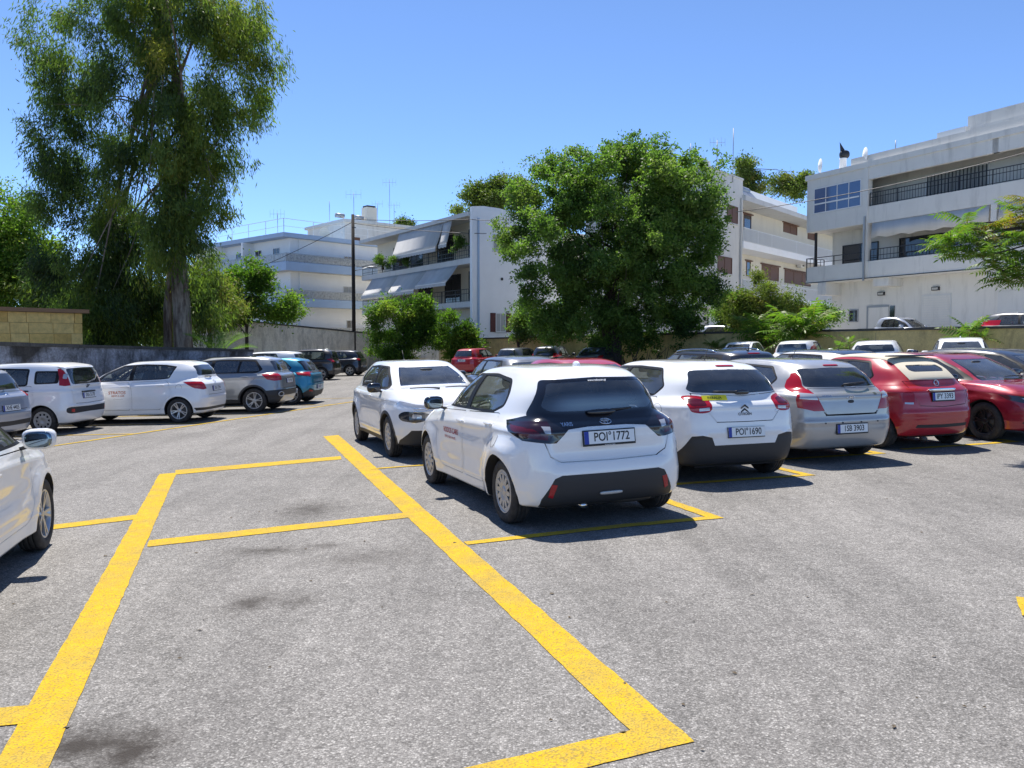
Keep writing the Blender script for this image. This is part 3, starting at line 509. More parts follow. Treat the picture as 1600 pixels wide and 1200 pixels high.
for k in range(12): b.part('slat', M_STG, (1.235, 1.259, y0+.06, y1-.06, za+.05+k*(zb_-za-.12)/12, za+.03+(k+.86)*(zb_-za-.12)/12+.02), parent=f)
y0, y1, za, zb_ = XR(1560, 455, 1640, 510, 1.3); f = b.part('roller_shutter', M_SLAB, (1.26, 1.298, y0, y1, za, zb_))
for px_, py_ in ((1378, 459), (1463, 451)): yy, zz = b.X(px_, py_, 1.3); u = b.part('wall_lamp', M_RAILD, (1.18, 1.298, yy-.22, yy+.22, zz-.1, zz+.1)); b.part('lamp_glass', M_CURT, (1.165, 1.179, yy-.17, yy+.17, zz-.06, zz+.06), parent=u)
# rooftop: chimney cowl, dishes, machine
yy, zz = b.X(1317, 262, .8); ch = new_empty('chimney_cowl', b.root.matrix_world @ Vector((.8, yy, zr+.3)) if False else b.o+b.ex*.8+b.ey*yy+Vector((0, 0, zr+.3))); tag(ch, 'white chimney pot with black rotating cowl on the grimy roof', 'chimney'); MB().lathe([(.22, 0), (.19, .7), (.22, .74), (.2, .78)], 16, Matrix.Rotation(R(90), 4, 'X')).build('pot', M_STW, ch); k = MB(); k.blob((.08, 0, 1.0), (.30, .22, .26), .8); k.add([(-.15, -.05, 1.15), (.12, -.05, 1.2), (-.22, 0, 1.75), (-.15, .05, 1.15), (.12, .05, 1.2)], [(0, 1, 2), (4, 3, 2)]); k.build('cowl', M_RAILD, ch)
for py_, yo in ((12.9, .9), (9.6, 1.4)):
    d_ = MB(); d_.lathe([(.001, .10), (.22, .06), (.42, 0)], 20, Matrix.Translation((.3, py_, zr+.85)) @ Matrix.Rotation(R(60), 4, 'Z')); d_.tube([(.35, py_, zr+.3), (.35, py_, zr+.8)], .03, 6); d_.build('satellite_dish', M_STW, b.root)
b.part('air_conditioner', M_RAILW, (.5, .9, 3.6, 5.2, zr+.302, zr+1.1))
# aerials
for (px_, a_, c_, dp, e_, w, lb) in ((434, 332, 366, 74, 5, .9, 'roof aerial on the railed roof of the blue-banded house'), (515, 314, 345, 80, 0, .5, 'bare thin mast left of the utility pole top'), (590, 316, 355, 90, 4, .8, 'roof aerial just behind the brick chimney'), (609, 280, 355, 90, 5, 1.0, 'tallest roof aerial mast above the low white house end'), (616, 318, 355, 92, 5, .9, 'short roof aerial close beside the tallest aerial mast')): antenna(px_, a_, c_, dp, lb, e_, w)
antenna(553, 301, 345, 78, 'roof aerial mast showing just above the dark utility pole', 4, 1.0)
for (px_, a_, c_, e_, w, lb) in ((1079, 224, 275, 0, .5, 'bare mast rising at the edge of the broad tree crown'), (1091, 243, 275, 4, .5, 'small low aerial on the corner of the cream house'), (1120, 219, 275, 5, .7, 'wide branched aerial on the cream house beside its water heater'), (1145, 200, 285, 0, .6, 'tallest bare pole on the cream house roof')): antenna(px_, a_, c_, 55, lb, e_, w)
antenna(1399, 219, 245, 47, 'short thin aerial mast on the grimy house', 0)
# utility pole, cables
pb = at_depth(553, 520, 62); pole = new_empty('utility_pole', (pb.x, pb.y, -.4)); tag(pole, 'dark wooden utility pole standing behind the stained wall', 'utility pole'); ptop = at_depth(555, 335, 62)
M_POLE = mat('creosoted_wood', (.025, .018, .014), .85, fn=lambda nt, b: bump(nt, b, noise(nt, 8, 5, .7, stretch=(4, 4, .3)), .5, .02))
MB().tube([(0, 0, 0), (0, 0, ptop.z+.4)], [.15, .12], 12).build('shaft', M_POLE, pole); MB().bar((-.05, -.16, ptop.z-.6), (.25, -.16, ptop.z-.6), .06).build('cable_bracket', M_RAILD, pole); q = MB(); q.tube([(0, 0, ptop.z-3.8), (1.3, -.2, ptop.z-3.5)], .03, 6); q.blob((1.35, -.2, ptop.z-3.5), (.3, .1, .05), .7); q.build('lamp_arm', M_GREYMET, pole)
def cable(pts, label, r=.012, sag=.3):
    P = [Vector(p) for p in pts]; out = []
    for a, c in zip(P, P[1:]):
        for k in range(12): t = k/12; out.append(a.lerp(c, t)-Vector((0, 0, sag*4*t*(1-t))))
    out.append(P[-1]); o = out[0]; b_ = MB(); b_.tube([p-o for p in out], r, 5); ob_ = b_.build('overhead_cable', M_RAILD); ob_.location = o; tag(ob_, label, 'cable', 'overhead cables'); return ob_
pt = Vector((pb.x, pb.y, ptop.z-.35)); cable([pt, at_depth(735, 343, 56)+Vector((0, -.1, 0)), at_depth(800, 341, 54)], 'overhead cable from the pole across the awning house', .022, .1); cable([pt-Vector((0, 0, .3)), at_depth(760, 365, 55.6)], 'overhead cable from the pole to the awning house wall', .022, .15)
cable([pt-Vector((0, 0, .2)), at_depth(320, 452, 66)], 'overhead cable running down from the pole past the blue-banded house', .022, .25); cable([at_depth(1150, 331, 50), at_depth(1700, 212, 36)], 'overhead cable crossing in front of the grimy house', .022, .35)
# ------------------------------------------------------------------ vegetation
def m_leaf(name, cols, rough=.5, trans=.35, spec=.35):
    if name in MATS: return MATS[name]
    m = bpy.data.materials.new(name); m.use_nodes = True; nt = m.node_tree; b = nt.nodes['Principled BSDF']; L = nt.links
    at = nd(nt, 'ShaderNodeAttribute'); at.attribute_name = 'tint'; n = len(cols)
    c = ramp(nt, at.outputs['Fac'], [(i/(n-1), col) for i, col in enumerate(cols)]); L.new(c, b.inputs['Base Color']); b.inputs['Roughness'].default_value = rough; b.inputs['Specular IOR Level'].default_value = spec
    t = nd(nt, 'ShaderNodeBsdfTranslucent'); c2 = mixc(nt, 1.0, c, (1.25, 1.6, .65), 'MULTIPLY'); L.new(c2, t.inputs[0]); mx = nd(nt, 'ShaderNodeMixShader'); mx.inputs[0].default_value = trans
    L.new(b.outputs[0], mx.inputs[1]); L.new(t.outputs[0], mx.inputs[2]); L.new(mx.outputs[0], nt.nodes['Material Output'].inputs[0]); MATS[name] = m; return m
def leaf_mesh(name, centres, tints, per, cr, ll, lw, droop, rng, out_dirs=None, dspread=1.0):
    """many small folded leaves gathered in clumps around the given centres"""
    n = len(centres)*per; c = np.repeat(centres, per, axis=0); ti = np.repeat(tints, per)
    off = rng.normal(0, 1, (n, 3)); off *= cr*np.repeat(rng.uniform(.5, 1.25, len(centres)), per)[:, None]; off[:, 2] *= .8
    if droop > .5: off[:, 2] = off[:, 2]*1.4-np.abs(rng.normal(0, cr*.8, n))
    p = c+off; d = rng.normal(0, 1, (n, 3))*dspread; d[:, 2] -= droop*2.2
    if out_dirs is not None: d += np.repeat(out_dirs, per, axis=0)*.8
    d /= np.linalg.norm(d, axis=1, keepdims=True); r = rng.normal(0, 1, (n, 3)); s = np.cross(d, r); s /= np.linalg.norm(s, axis=1, keepdims=True); u = np.cross(s, d)
    l = ll*rng.uniform(.6, 1.25, n)[:, None]; w = lw*rng.uniform(.7, 1.25, n)[:, None]
    V = np.stack([p, p+d*l*.5+s*w*.5+u*w*.15, p+d*l, p+d*l*.5-s*w*.5+u*w*.15], 1).reshape(-1, 3)
    F = np.arange(n*4, dtype=np.int32).reshape(-1, 4); me = np_mesh(name, V, F)
    a = me.attributes.new('tint', 'FLOAT', 'POINT'); tv = np.clip(ti+rng.normal(0, .10, n), 0, 1); a.data.foreach_set('value', np.repeat(tv, 4).astype(np.float32)); return me
def lobes_from_px(lobes, depth, dk=.75):
    out = []
    for (px, py, rx, ry, *dz) in lobes:
        c = at_depth(px, py, depth+(dz[0] if dz else 0)); k = (depth+(dz[0] if dz else 0))/FPX; out.append((np.array(c), np.array((rx*k, max(rx, ry)*k*dk, ry*k))))
    return out
def sample_lobes(L, n, rng, hollow=.45, clump=.4, per=13, sag=0.0):
    """twig positions: clumps scattered through the lobes, twigs scattered in each clump, so light and sky get between"""
    w = np.array([(r[0]*r[1]*r[2])**(2/3) for c, r in L]); w /= w.sum(); k = max(4, n//per); idx = rng.choice(len(L), k, p=w); d = rng.normal(0, 1, (k, 3)); d /= np.linalg.norm(d, axis=1, keepdims=True)
    rad = hollow+(1-hollow)*rng.uniform(0, 1, k)**.6; c = np.array([l[0] for l in L])[idx]; r = np.array([l[1] for l in L])[idx]
    ph = np.sin(d[:, 0]*5+idx*1.7)*np.cos(d[:, 1]*4+idx)*np.sin(d[:, 2]*6+idx*.6); rad = rad*(1+.20*ph); B = c+d*r*rad[:, None]
    j = rng.integers(0, k, n); sc = clump*rng.uniform(.55, 1.3, k)[j][:, None]; o = rng.normal(0, 1, (n, 3))*sc*np.array((1, 1, .75)); o[:, 2] -= sag*np.abs(rng.normal(0, 1, n))
    return B[j]+o, d[j], j, k
M_BARK_E = mat('eucalyptus_bark', (.22, .17, .13), .9, fn=lambda nt, b: (nt.links.new(mixc(nt, ramp(nt, noise(nt, 3, 6, .65, stretch=(2, 2, .4)), [(.38, 0.0), (.62, 1.0)]), (.30, .25, .20), (.085, .055, .04)), b.inputs['Base Color']), bump(nt, b, noise(nt, 9, 6, .7, stretch=(2, 2, .3)), .7, .05)))
M_BARK_D = mat('dark_bark', (.06, .045, .035), .95, fn=lambda nt, b: bump(nt, b, noise(nt, 10, 6, .7), .7, .04))
def wood(root, base, trunk_pts, radii, tips, rng, m, nb=40, br=.05):
    o = Vector(base); T = MB(); T.tube([Vector(p)-o for p in trunk_pts], radii, 14); T.build('trunk', m, root)
    B_ = MB(); tp = [Vector(p) for p in trunk_pts]
    for i in rng.choice(len(tips), min(nb, len(tips)), replace=False):
        t = Vector(tips[i]); k = int(rng.integers(max(1, len(tp)//2), len(tp))); s = tp[k-1].lerp(tp[k], float(rng.uniform(0, 1))); mid = s.lerp(t, .5)+Vector((0, 0, (t-s).length*.10))
        q = s.lerp(mid, .5)+Vector(rng.normal(0, .12, 3)); q2 = mid.lerp(t, .5)+Vector(rng.normal(0, .12, 3)); r0 = br*rng.uniform(.5, 1.2)*((t-s).length/3)**.5
        B_.tube([p-o for p in (s, q, mid, q2, t)], [r0, r0*.75, r0*.55, r0*.35, r0*.12], 5, cap=False)
    B_.build('limbs', m, root, kind='stuff')
def tree(name, label, cat, base, trunk, radii, lobes, leafm, bark, ncl, per, cr, ll, lw, droop, seed, hollow=.45, tint=(.5, .22), nb=40, br=.05, group=None, ytop=0.0, core=None, xt=0.0, clump=.4, sag=0.0):
    rng = np.random.default_rng(seed); root = new_empty(name, base); tag(root, label, cat, group)
    P, d, jj, kk = sample_lobes(lobes, ncl, rng, hollow, clump, 13, sag); t = rng.normal(tint[0], tint[1], kk)[jj]+rng.normal(0, .07, ncl)
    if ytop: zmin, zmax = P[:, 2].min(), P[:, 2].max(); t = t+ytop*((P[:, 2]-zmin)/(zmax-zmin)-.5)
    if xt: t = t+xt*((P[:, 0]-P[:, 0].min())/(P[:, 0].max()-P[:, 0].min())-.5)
    o = np.array(base); me = leaf_mesh('crown', P-o, t, per, cr, ll, lw, droop, rng, d); c = link_mesh('crown', me, leafm, root); c['kind'] = 'stuff'
    wood(root, base, trunk, radii, P, rng, bark, nb, br); return root
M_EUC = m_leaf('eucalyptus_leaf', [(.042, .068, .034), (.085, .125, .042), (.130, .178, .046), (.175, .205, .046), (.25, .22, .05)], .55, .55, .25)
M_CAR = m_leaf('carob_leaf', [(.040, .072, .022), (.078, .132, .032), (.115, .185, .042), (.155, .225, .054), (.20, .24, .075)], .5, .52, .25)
M_BRI = m_leaf('bright_leaf', [(.035, .075, .014), (.075, .14, .02), (.12, .20, .03), (.18, .25, .04), (.26, .28, .06)], .55, .5, .2)
M_OLI = m_leaf('olive_leaf', [(.038, .062, .018), (.080, .115, .026), (.125, .165, .036), (.18, .20, .05), (.22, .19, .06)], .55, .45, .2)
# big eucalyptus
D = 34.5; eb = at_depth(288, 545, D); eb.z = -.5
EL = lobes_from_px([(150, 25, 100, 80), (285, -10, 125, 85, -.8), (372, 45, 50, 66), (392, 115, 30, 40, .8), (105, 125, 75, 55, .5), (235, 135, 110, 85, -1), (338, 175, 52, 68, .5), (48, 252, 24, 22), (105, 235, 75, 48, .6), (225, 250, 95, 75, -.9), (312, 270, 44, 56), (338, 315, 20, 26), (95, 300, 42, 34), (165, 340, 95, 65, .8), (262, 345, 70, 50, -1.0), (130, 410, 75, 55), (215, 425, 70, 60, 1.6), (316, 410, 24, 46, .8), (150, 470, 85, 48), (225, 478, 55, 36, 1.6), (175, 510, 80, 34, 1.2), (330, 475, 34, 26, .8), (140, 520, 50, 28, 2.2), (215, 525, 45, 24, 2.5), (60, 60, 25, 30), (230, -90, 110, 60)], D, .8)
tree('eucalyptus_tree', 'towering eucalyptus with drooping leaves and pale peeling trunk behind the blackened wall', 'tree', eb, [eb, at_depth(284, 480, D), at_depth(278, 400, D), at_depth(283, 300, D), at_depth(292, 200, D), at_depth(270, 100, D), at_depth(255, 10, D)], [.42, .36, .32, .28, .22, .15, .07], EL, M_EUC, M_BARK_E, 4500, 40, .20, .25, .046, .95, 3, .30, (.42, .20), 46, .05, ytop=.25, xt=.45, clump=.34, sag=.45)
b2 = at_depth(262, 540, D+.6); b2.z = -.5
T = MB(); T.tube([Vector(p)-eb for p in (b2, at_depth(262, 480, D+.6), at_depth(266, 410, D+.5))], [.2, .17, .1], 10); T.build('side_stem', M_BARK_E, bpy.data.objects['eucalyptus_tree'])
# carob
D = 43.0; cb = at_depth(955, 562, D); cb.z = gz(5)-.1
CL = lobes_from_px([(955, 300, 110, 72, -1), (862, 300, 72, 58), (1060, 310, 72, 72), (925, 375, 125, 75, -1.5), (1050, 395, 82, 72, -.5), (828, 350, 46, 62), (965, 450, 115, 62, -1), (1010, 255, 62, 34), (880, 258, 48, 26), (1075, 455, 42, 42), (856, 455, 44, 46), (930, 505, 88, 28), (1100, 340, 36, 44), (1030, 500, 60, 26), (870, 505, 40, 24), (905, 532, 46, 18), (985, 530, 50, 18)], D, .85)
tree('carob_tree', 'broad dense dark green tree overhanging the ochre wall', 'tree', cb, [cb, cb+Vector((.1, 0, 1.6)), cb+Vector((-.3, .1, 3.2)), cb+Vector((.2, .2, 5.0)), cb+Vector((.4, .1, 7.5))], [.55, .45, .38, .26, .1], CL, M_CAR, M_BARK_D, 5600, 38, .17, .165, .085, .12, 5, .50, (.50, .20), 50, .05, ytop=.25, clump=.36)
q = MB(); rng = np.random.default_rng(2)
for i in range(38):
    a = Vector((rng.uniform(.2, 2.6), rng.uniform(-1.6, .4), .05)); e = a+Vector((rng.normal(.2, .5), rng.normal(-.1, .3), rng.uniform(.2, 1.6))); q.tube([a, a.lerp(e, .5)+Vector(rng.normal(0, .12, 3)), e], [.03, .022, .008], 5, cap=False)
o = q.build('dead_branches', M_BARK_D); o.location = cb; tag(o, 'heap of dry bare branches under the broad tree', 'branches')
# bright tree at the left edge
D = 42; bb = at_depth(-10, 560, D); bb.z = -.8
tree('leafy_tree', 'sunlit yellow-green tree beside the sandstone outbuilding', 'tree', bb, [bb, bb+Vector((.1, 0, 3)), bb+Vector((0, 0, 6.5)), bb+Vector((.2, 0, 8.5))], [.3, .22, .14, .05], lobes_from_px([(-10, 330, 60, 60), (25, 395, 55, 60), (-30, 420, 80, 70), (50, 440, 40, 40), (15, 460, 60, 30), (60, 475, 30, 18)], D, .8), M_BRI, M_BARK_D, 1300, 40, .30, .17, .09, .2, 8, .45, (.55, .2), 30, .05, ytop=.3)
# shrub trees
def shrub(label, px, py, depth, lobes, m, seed, ncl=320, per=44, cr=.22, ll=.15, lw=.08, tint=(.5, .2), ground=0, name='shrub', cat='shrub', droop=.15, dz=0, clump=.24):
    base = at_depth(px, py, depth); base.z = ground
    top = at_depth(lobes[0][0], lobes[0][1], depth); return tree(name, label, cat, base, [base, base.lerp(top, .35), base.lerp(top, .7), top], [.14, .10, .06, .02], lobes_from_px(lobes, depth, .8), m, M_BARK_D, ncl, per, cr, ll, lw, droop, seed, .4, tint, 24, .03, clump=clump)
shrub('loose bright green tree rising over the stained wall before the blue-banded house', 385, 510, 50, [(385, 455, 50, 45), (425, 475, 42, 30), (355, 480, 35, 35), (400, 425, 26, 18), (440, 495, 28, 14), (345, 440, 20, 22)], M_BRI, 21, 714, 37, .28, 0.200, 0.095, (.52, .2), .5, 'leafy_tree', 'tree')
shrub('tall feathery green shrub by the corner of the stained wall', 630, 562, 52.5, [(632, 490, 42, 28), (610, 510, 32, 28), (650, 510, 36, 30), (628, 535, 46, 28), (600, 485, 20, 16), (655, 480, 20, 14)], M_BRI, 22, 782, 40, .24, 0.213, 0.074, (.32, .2), gz(-7))
shrub('smaller rounded green shrub beside the red hatchback', 714, 560, 51.5, [(714, 510, 30, 22), (700, 530, 26, 20), (726, 530, 22, 20), (714, 545, 30, 14)], M_BRI, 23, 442, 40, .2, 0.200, 0.074, (.36, .2), gz(-3))
shrub('round yellow-green bush in front of the brown shuttered house', 1188, 520, 44, [(1188, 468, 44, 34), (1165, 480, 30, 26), (1215, 480, 32, 28), (1190, 500, 48, 22), (1240, 492, 32, 26), (1268, 500, 24, 22)], M_OLI, 24, 782, 42, .2, 0.138, 0.068, (.58, .2), 1.2)
shrub('dark climbing shrub on the carport of the cream house', 1120, 520, 47, [(1135, 480, 16, 30), (1118, 500, 20, 20), (1150, 460, 8, 30), (1285, 500, 14, 26)], M_CAR, 25, 272, 37, .2, 0.138, 0.068, (.3, .15), 1.2)
shrub('dark green hedge bush under the window with maroon shutters', 815, 535, 49, [(805, 515, 26, 12), (840, 505, 34, 22), (870, 515, 30, 16)], M_CAR, 26, 408, 37, .2, 0.138, 0.068, (.6, .2), .6)
shrub('far olive green treetop behind the awning house', 770, 340, 72, [(765, 310, 32, 22), (740, 318, 24, 16), (790, 300, 26, 20), (715, 325, 10, 8)], M_OLI, 27, 442, 37, .34, 0.250, 0.121, (.45, .2), 6, 'leafy_tree', 'tree')
shrub('far olive treetop above the roof of the cream house', 1180, 320, 76, [(1160, 268, 22, 18), (1185, 285, 22, 14), (1150, 280, 16, 16), (1235, 290, 22, 16), (1255, 285, 12, 10)], M_OLI, 28, 408, 37, .34, 0.250, 0.121, (.5, .25), 8, 'leafy_tree', 'tree')
shrub('tiny far treetop between the aerial masts', 640, 370, 100, [(632, 352, 14, 6), (655, 347, 8, 5)], M_OLI, 29, 119, 32, .3, 0.250, 0.121, (.5, .2), 8, 'leafy_tree', 'tree')
shrub('yellowing bush at the foot of the eucalyptus trunk', 330, 520, 37, [(325, 450, 26, 40), (345, 470, 22, 26), (315, 490, 20, 22)], M_OLI, 30, 340, 37, .26, 0.188, 0.054, (.75, .2), -.3, droop=.5)
# compound leaves (ailanthus): every leaf is a part
def compound_mesh(n, L, lw, seed, name='leaf', arch=.35):
    rng = np.random.default_rng(seed); V = []; F = []; T = []
    def rib(t): return np.array((L*t, 0, L*(.25*t-arch*t*t)))
    for i in range(n+1):
        t = .16+.84*i/n; p = rib(t)
        for sg in ((-1, 1) if i < n else (0,)):
            ll = lw*4.0*(1-.55*abs(t-.45))*rng.uniform(.85, 1.1); d = np.array((.45, sg*1.0, -.28+rng.normal(0, .12))) if sg else np.array((1, 0, -.4)); d = d/np.linalg.norm(d); s = np.cross(d, (0, 0, 1.0)); s /= np.linalg.norm(s); b0 = len(V)
            for q, w in ((0, .15), (.25, 1), (.6, .75), (1, .03)):
                c = p+d*ll*q-np.array((0, 0, ll*.15*q*q)); V += [c+s*lw*w*.5+np.array((0, 0, lw*.12*w)), c, c-s*lw*w*.5+np.array((0, 0, lw*.12*w))]
            F += [(b0+3*k+j, b0+3*k+j+1, b0+3*k+j+4, b0+3*k+j+3) for k in range(3) for j in range(2)]; T += [float(np.clip(rng.normal(.5, .15), 0, 1))]*12
    for k in range(8):
        a, c = rib(k/8), rib((k+1)/8); b0 = len(V); w = .006*(1.4-k/8); V += [a+(0, w, 0), a-(0, w, 0), c-(0, w, 0), c+(0, w, 0)]; F.append((b0, b0+1, b0+2, b0+3)); T += [.9]*4
    me = bpy.data.meshes.new(name); me.from_pydata([tuple(v) for v in V], [], F); a = me.attributes.new('tint', 'FLOAT', 'POINT'); a.data.foreach_set('value', T); me.polygons.foreach_set('use_smooth', [True]*len(F)); return me
M_AIL = m_leaf('ailanthus_leaf', [(.045, .095, .014), (.075, .145, .02), (.105, .185, .026), (.15, .20, .03), (.18, .15, .04)], .45, .5)
M_AILY = m_leaf('yellowing_leaf', [(.09, .11, .015), (.15, .16, .02), (.22, .19, .03), (.30, .18, .03), (.34, .13, .04)], .45, .5)
CM = [compound_mesh(8, .44, .034, s) for s in (1, 2, 3)]
for m_ in CM: m_.materials.append(M_AIL)
CMY = [compound_mesh(8, .42, .034, s) for s in (4, 5)]
for m_ in CMY: m_.materials.append(M_AILY)
def spray(root, o, tip, n, rng, scale, meshes, droop=.0, updir=(0, 0, 1)):
    for k in range(n):
        a = 2*math.pi*(k+rng.uniform(0, .8))/n; el = rng.uniform(-.35, .75)-droop; d = bpy.data.objects.new('leaf', meshes[int(rng.integers(len(meshes)))]); C.objects.link(d); d.parent = root
        d.location = Vector(tip)-o+Vector(rng.normal(0, .03, 3)); d.rotation_euler = (rng.normal(0, .3), -el, a); s = scale*rng.uniform(.7, 1.15); d.scale = (s, s, s)
rng = np.random.default_rng(44); ab = Vector((11.4, 13.4, gz(11.4, 13.4))); ar = new_empty('ailanthus_tree', ab); tag(ar, 'ailanthus branches with yellowing feathery leaves hanging in before the grimy house', 'tree')
tips = [at_depth(px_, py_, dd) for px_, py_, dd in ((1490, 372, 12.4), (1512, 350, 12.8), (1540, 362, 12.5), (1500, 398, 12.7), (1535, 402, 12.2), (1560, 385, 12.9), (1580, 350, 12.6), (1600, 330, 12.8), (1592, 372, 12.2), (1562, 425, 12.5), (1585, 412, 12.9), (1575, 440, 12.4), (1603, 440, 12.6), (1608, 400, 12.4), (1620, 360, 12.7), (1620, 420, 12.6), (1612, 318, 12.6), (1640, 340, 12.5), (1650, 390, 12.5), (1475, 385, 12.6), (1525, 380, 12.3), (1550, 410, 12.7))]
hub = Vector((10.2, 13.1, 3.6)); MB().tube([Vector((0, 0, 0)), Vector((-.1, 0, 1.6)), Vector((-.4, -.1, 3.0)), hub-ab], [.13, .11, .09, .06], 10).build('trunk', M_BARK_D, ar); q = MB()
for t_ in tips: q.tube([hub-ab, hub.lerp(t_, .5)-ab+Vector((0, 0, .12)), t_-ab], [.035, .02, .008], 5, cap=False)
q.build('limbs', M_BARK_D, ar, kind='stuff')
for i, t_ in enumerate(tips): spray(ar, ab, t_, 13, rng, .88, CMY if t_.z > 3.35 and i % 2 == 0 else CM, .05)
def wall_ailanthus(label, stems, depth, gzv, scale, seed, n=7):
    rng = np.random.default_rng(seed); base = at_depth(stems[0][0], 545, depth); base.z = gzv; r = new_empty('ailanthus_plant', base); tag(r, label, 'plant')
    for px_, py_ in stems:
        tp = at_depth(px_, py_, depth+rng.uniform(-.5, .5)); MB().tube([Vector((rng.uniform(-.2, .2), 0, 0)), (tp-base)*.6, tp-base], [.03, .02, .01], 5).build('stem', M_BARK_D, r); spray(r, base, tp, n, rng, scale, CM, -.1)
wall_ailanthus('pair of feathery ailanthus saplings growing at the ochre wall by the round bush', [(1182, 508), (1176, 528), (1192, 520), (1188, 540)], 40, gz(12), 3.0, 51, 10); wall_ailanthus('wide clump of feathery ailanthus leaves in the middle of the ochre wall', [(1232, 505), (1255, 512), (1222, 522), (1270, 505), (1245, 528), (1262, 525)], 37.0, gz(13), 3.0, 52, 10)
wall_ailanthus('small ailanthus sprig on the ochre wall beside the white coupe', [(1515, 520), (1535, 528), (1500, 530)], 30.0, gz(16), 1.9, 53, 9); wall_ailanthus('low weedy plant at the ochre wall foot beside the white hatchbacks', [(1328, 537), (1320, 545)], 34.8, gz(14), 1.5, 54, 7); wall_ailanthus('small bright weed behind the estate car at the ochre wall', [(1112, 541), (1122, 543)], 41.5, gz(10), 1.5, 55, 6)
# palm behind the low wall
pr_ = at_depth(340, 530, 33.2); pr_.z = .2; pm = new_empty('palm_plant', pr_); tag(pm, 'young palm with stiff fronds leaning over the blackened wall', 'palm'); rng = np.random.default_rng(9)
def frond_mesh():
    V = []; F = []; T = []
    for k in range(26):
        t = .12+.88*k/26; p = np.array((1.5*t, 0, 1.0*t-.75*t*t)); ll = .42*math.sin(math.pi*min(1, t*.9+.1))+.05
        for sg in (-1, 1):
            d = np.array((.7, sg*.8, .25)); d /= np.linalg.norm(d); b0 = len(V); V += [p-np.array((.018, 0, 0)), p+np.array((.018, 0, 0)), p+d*ll]; F.append((b0, b0+1, b0+2)); T += [.45]*3
    me = bpy.data.meshes.new('frond'); me.from_pydata([tuple(v) for v in V], [], F); a = me.attributes.new('tint', 'FLOAT', 'POINT'); a.data.foreach_set('value', T); me.materials.append(M_CAR); return me
fm_ = frond_mesh()
for k in range(11): d = bpy.data.objects.new('frond', fm_); C.objects.link(d); d.parent = pm; d.location = (0, 0, .9); d.rotation_euler = (rng.normal(0, .2), -rng.uniform(-.1, .6), 2*math.pi*k/11); d.scale = (1.1,)*3
MB().tube([(0, 0, -.6), (0, 0, .95)], [.14, .10], 8).build('trunk', M_BARK_D, pm)

shrub('dark mass of tree foliage behind the eucalyptus and the outbuilding', 180, 545, 41, [(170, 480, 70, 60), (120, 500, 50, 45), (230, 500, 60, 45), (80, 470, 40, 50)], M_EUC, 61, 900, 44, .3, .26, .06, (.25, .15), -.5, 'leafy_tree', 'tree', .5, clump=.5)
for px_, py_, dp, w, lb in ((598, 411, 67.5, 13, 'potted plant at the far end of the awning house upper balcony'), (626, 405, 64.3, 15, 'wide leafy potted plant below the tall awning on the upper balcony'), (712, 381, 57.3, 9, 'potted plant by the white end wall on the upper balcony')): shrub(lb, px_, py_+8, dp, [(px_, py_, w, 5), (px_-w*.4, py_-5, w*.4, 5), (px_+w*.5, py_-3, w*.4, 5)], M_CAR, 70+px_, 40, 40, .12, .15, .06, (.45, .2), at_depth(px_, py_+10, dp).z, 'potted_plant', 'plant', .2, clump=.15)['group'] = 'plants on the awning house balcony'

# a few dry leaves and chips lying about on the tarmac
rng = np.random.default_rng(77); q = MB()
for i in range(150):
    x = rng.uniform(-4, 7); y = rng.uniform(2.6, 14) if i % 3 else rng.uniform(2.6, 6); r = rng.uniform(.008, .024); a = rng.uniform(0, 6.3); z = gz(x, y)+.005
    q.add([(x+r*math.cos(a), y+r*math.sin(a), z), (x-.5*r*math.sin(a), y+.5*r*math.cos(a), z+.006), (x-r*math.cos(a), y-r*math.sin(a), z+.002), (x+.5*r*math.sin(a), y-.5*r*math.cos(a), z+.001)], [(0, 1, 2, 3)])
tag(q.build('leaf_litter', mat('dry_leaf', (.10, .075, .045), .9)), 'scattered dry leaf bits on the tarmac', 'litter', kind='stuff')
# ------------------------------------------------------------------ cars: body surface as stacked plan loops, panels cut out of it
def pchip(xk, Y, xq):
    Y = np.asarray(Y, float); h = np.diff(xk); shp = (-1,)+(1,)*(Y.ndim-1); hh = h.reshape(shp); d = np.diff(Y, axis=0)/hh
    m = np.zeros_like(Y); m[0] = d[0]; m[-1] = d[-1]
    w1 = 2*hh[1:]+hh[:-1]; w2 = hh[1:]+2*hh[:-1]; same = d[:-1]*d[1:] > 0
    with np.errstate(divide='ignore', invalid='ignore'):
        mm = (w1+w2)/(w1/d[:-1]+w2/d[1:])
    m[1:-1] = np.where(same, mm, 0); i = np.clip(np.searchsorted(xk, xq, side='right')-1, 0, len(h)-1)
    H = h[i].reshape(shp); t = ((xq-xk[i]).reshape(shp))/H
    return (2*t**3-3*t**2+1)*Y[i]+(t**3-2*t**2+t)*H*m[i]+(-2*t**3+3*t**2)*Y[i+1]+(t**3-t**2)*H*m[i+1]
def q3(a, b, c, s): return a*(2*s-1)*(s-1)+b*4*s*(1-s)+c*s*(2*s-1)
NU, NV = 400, 260
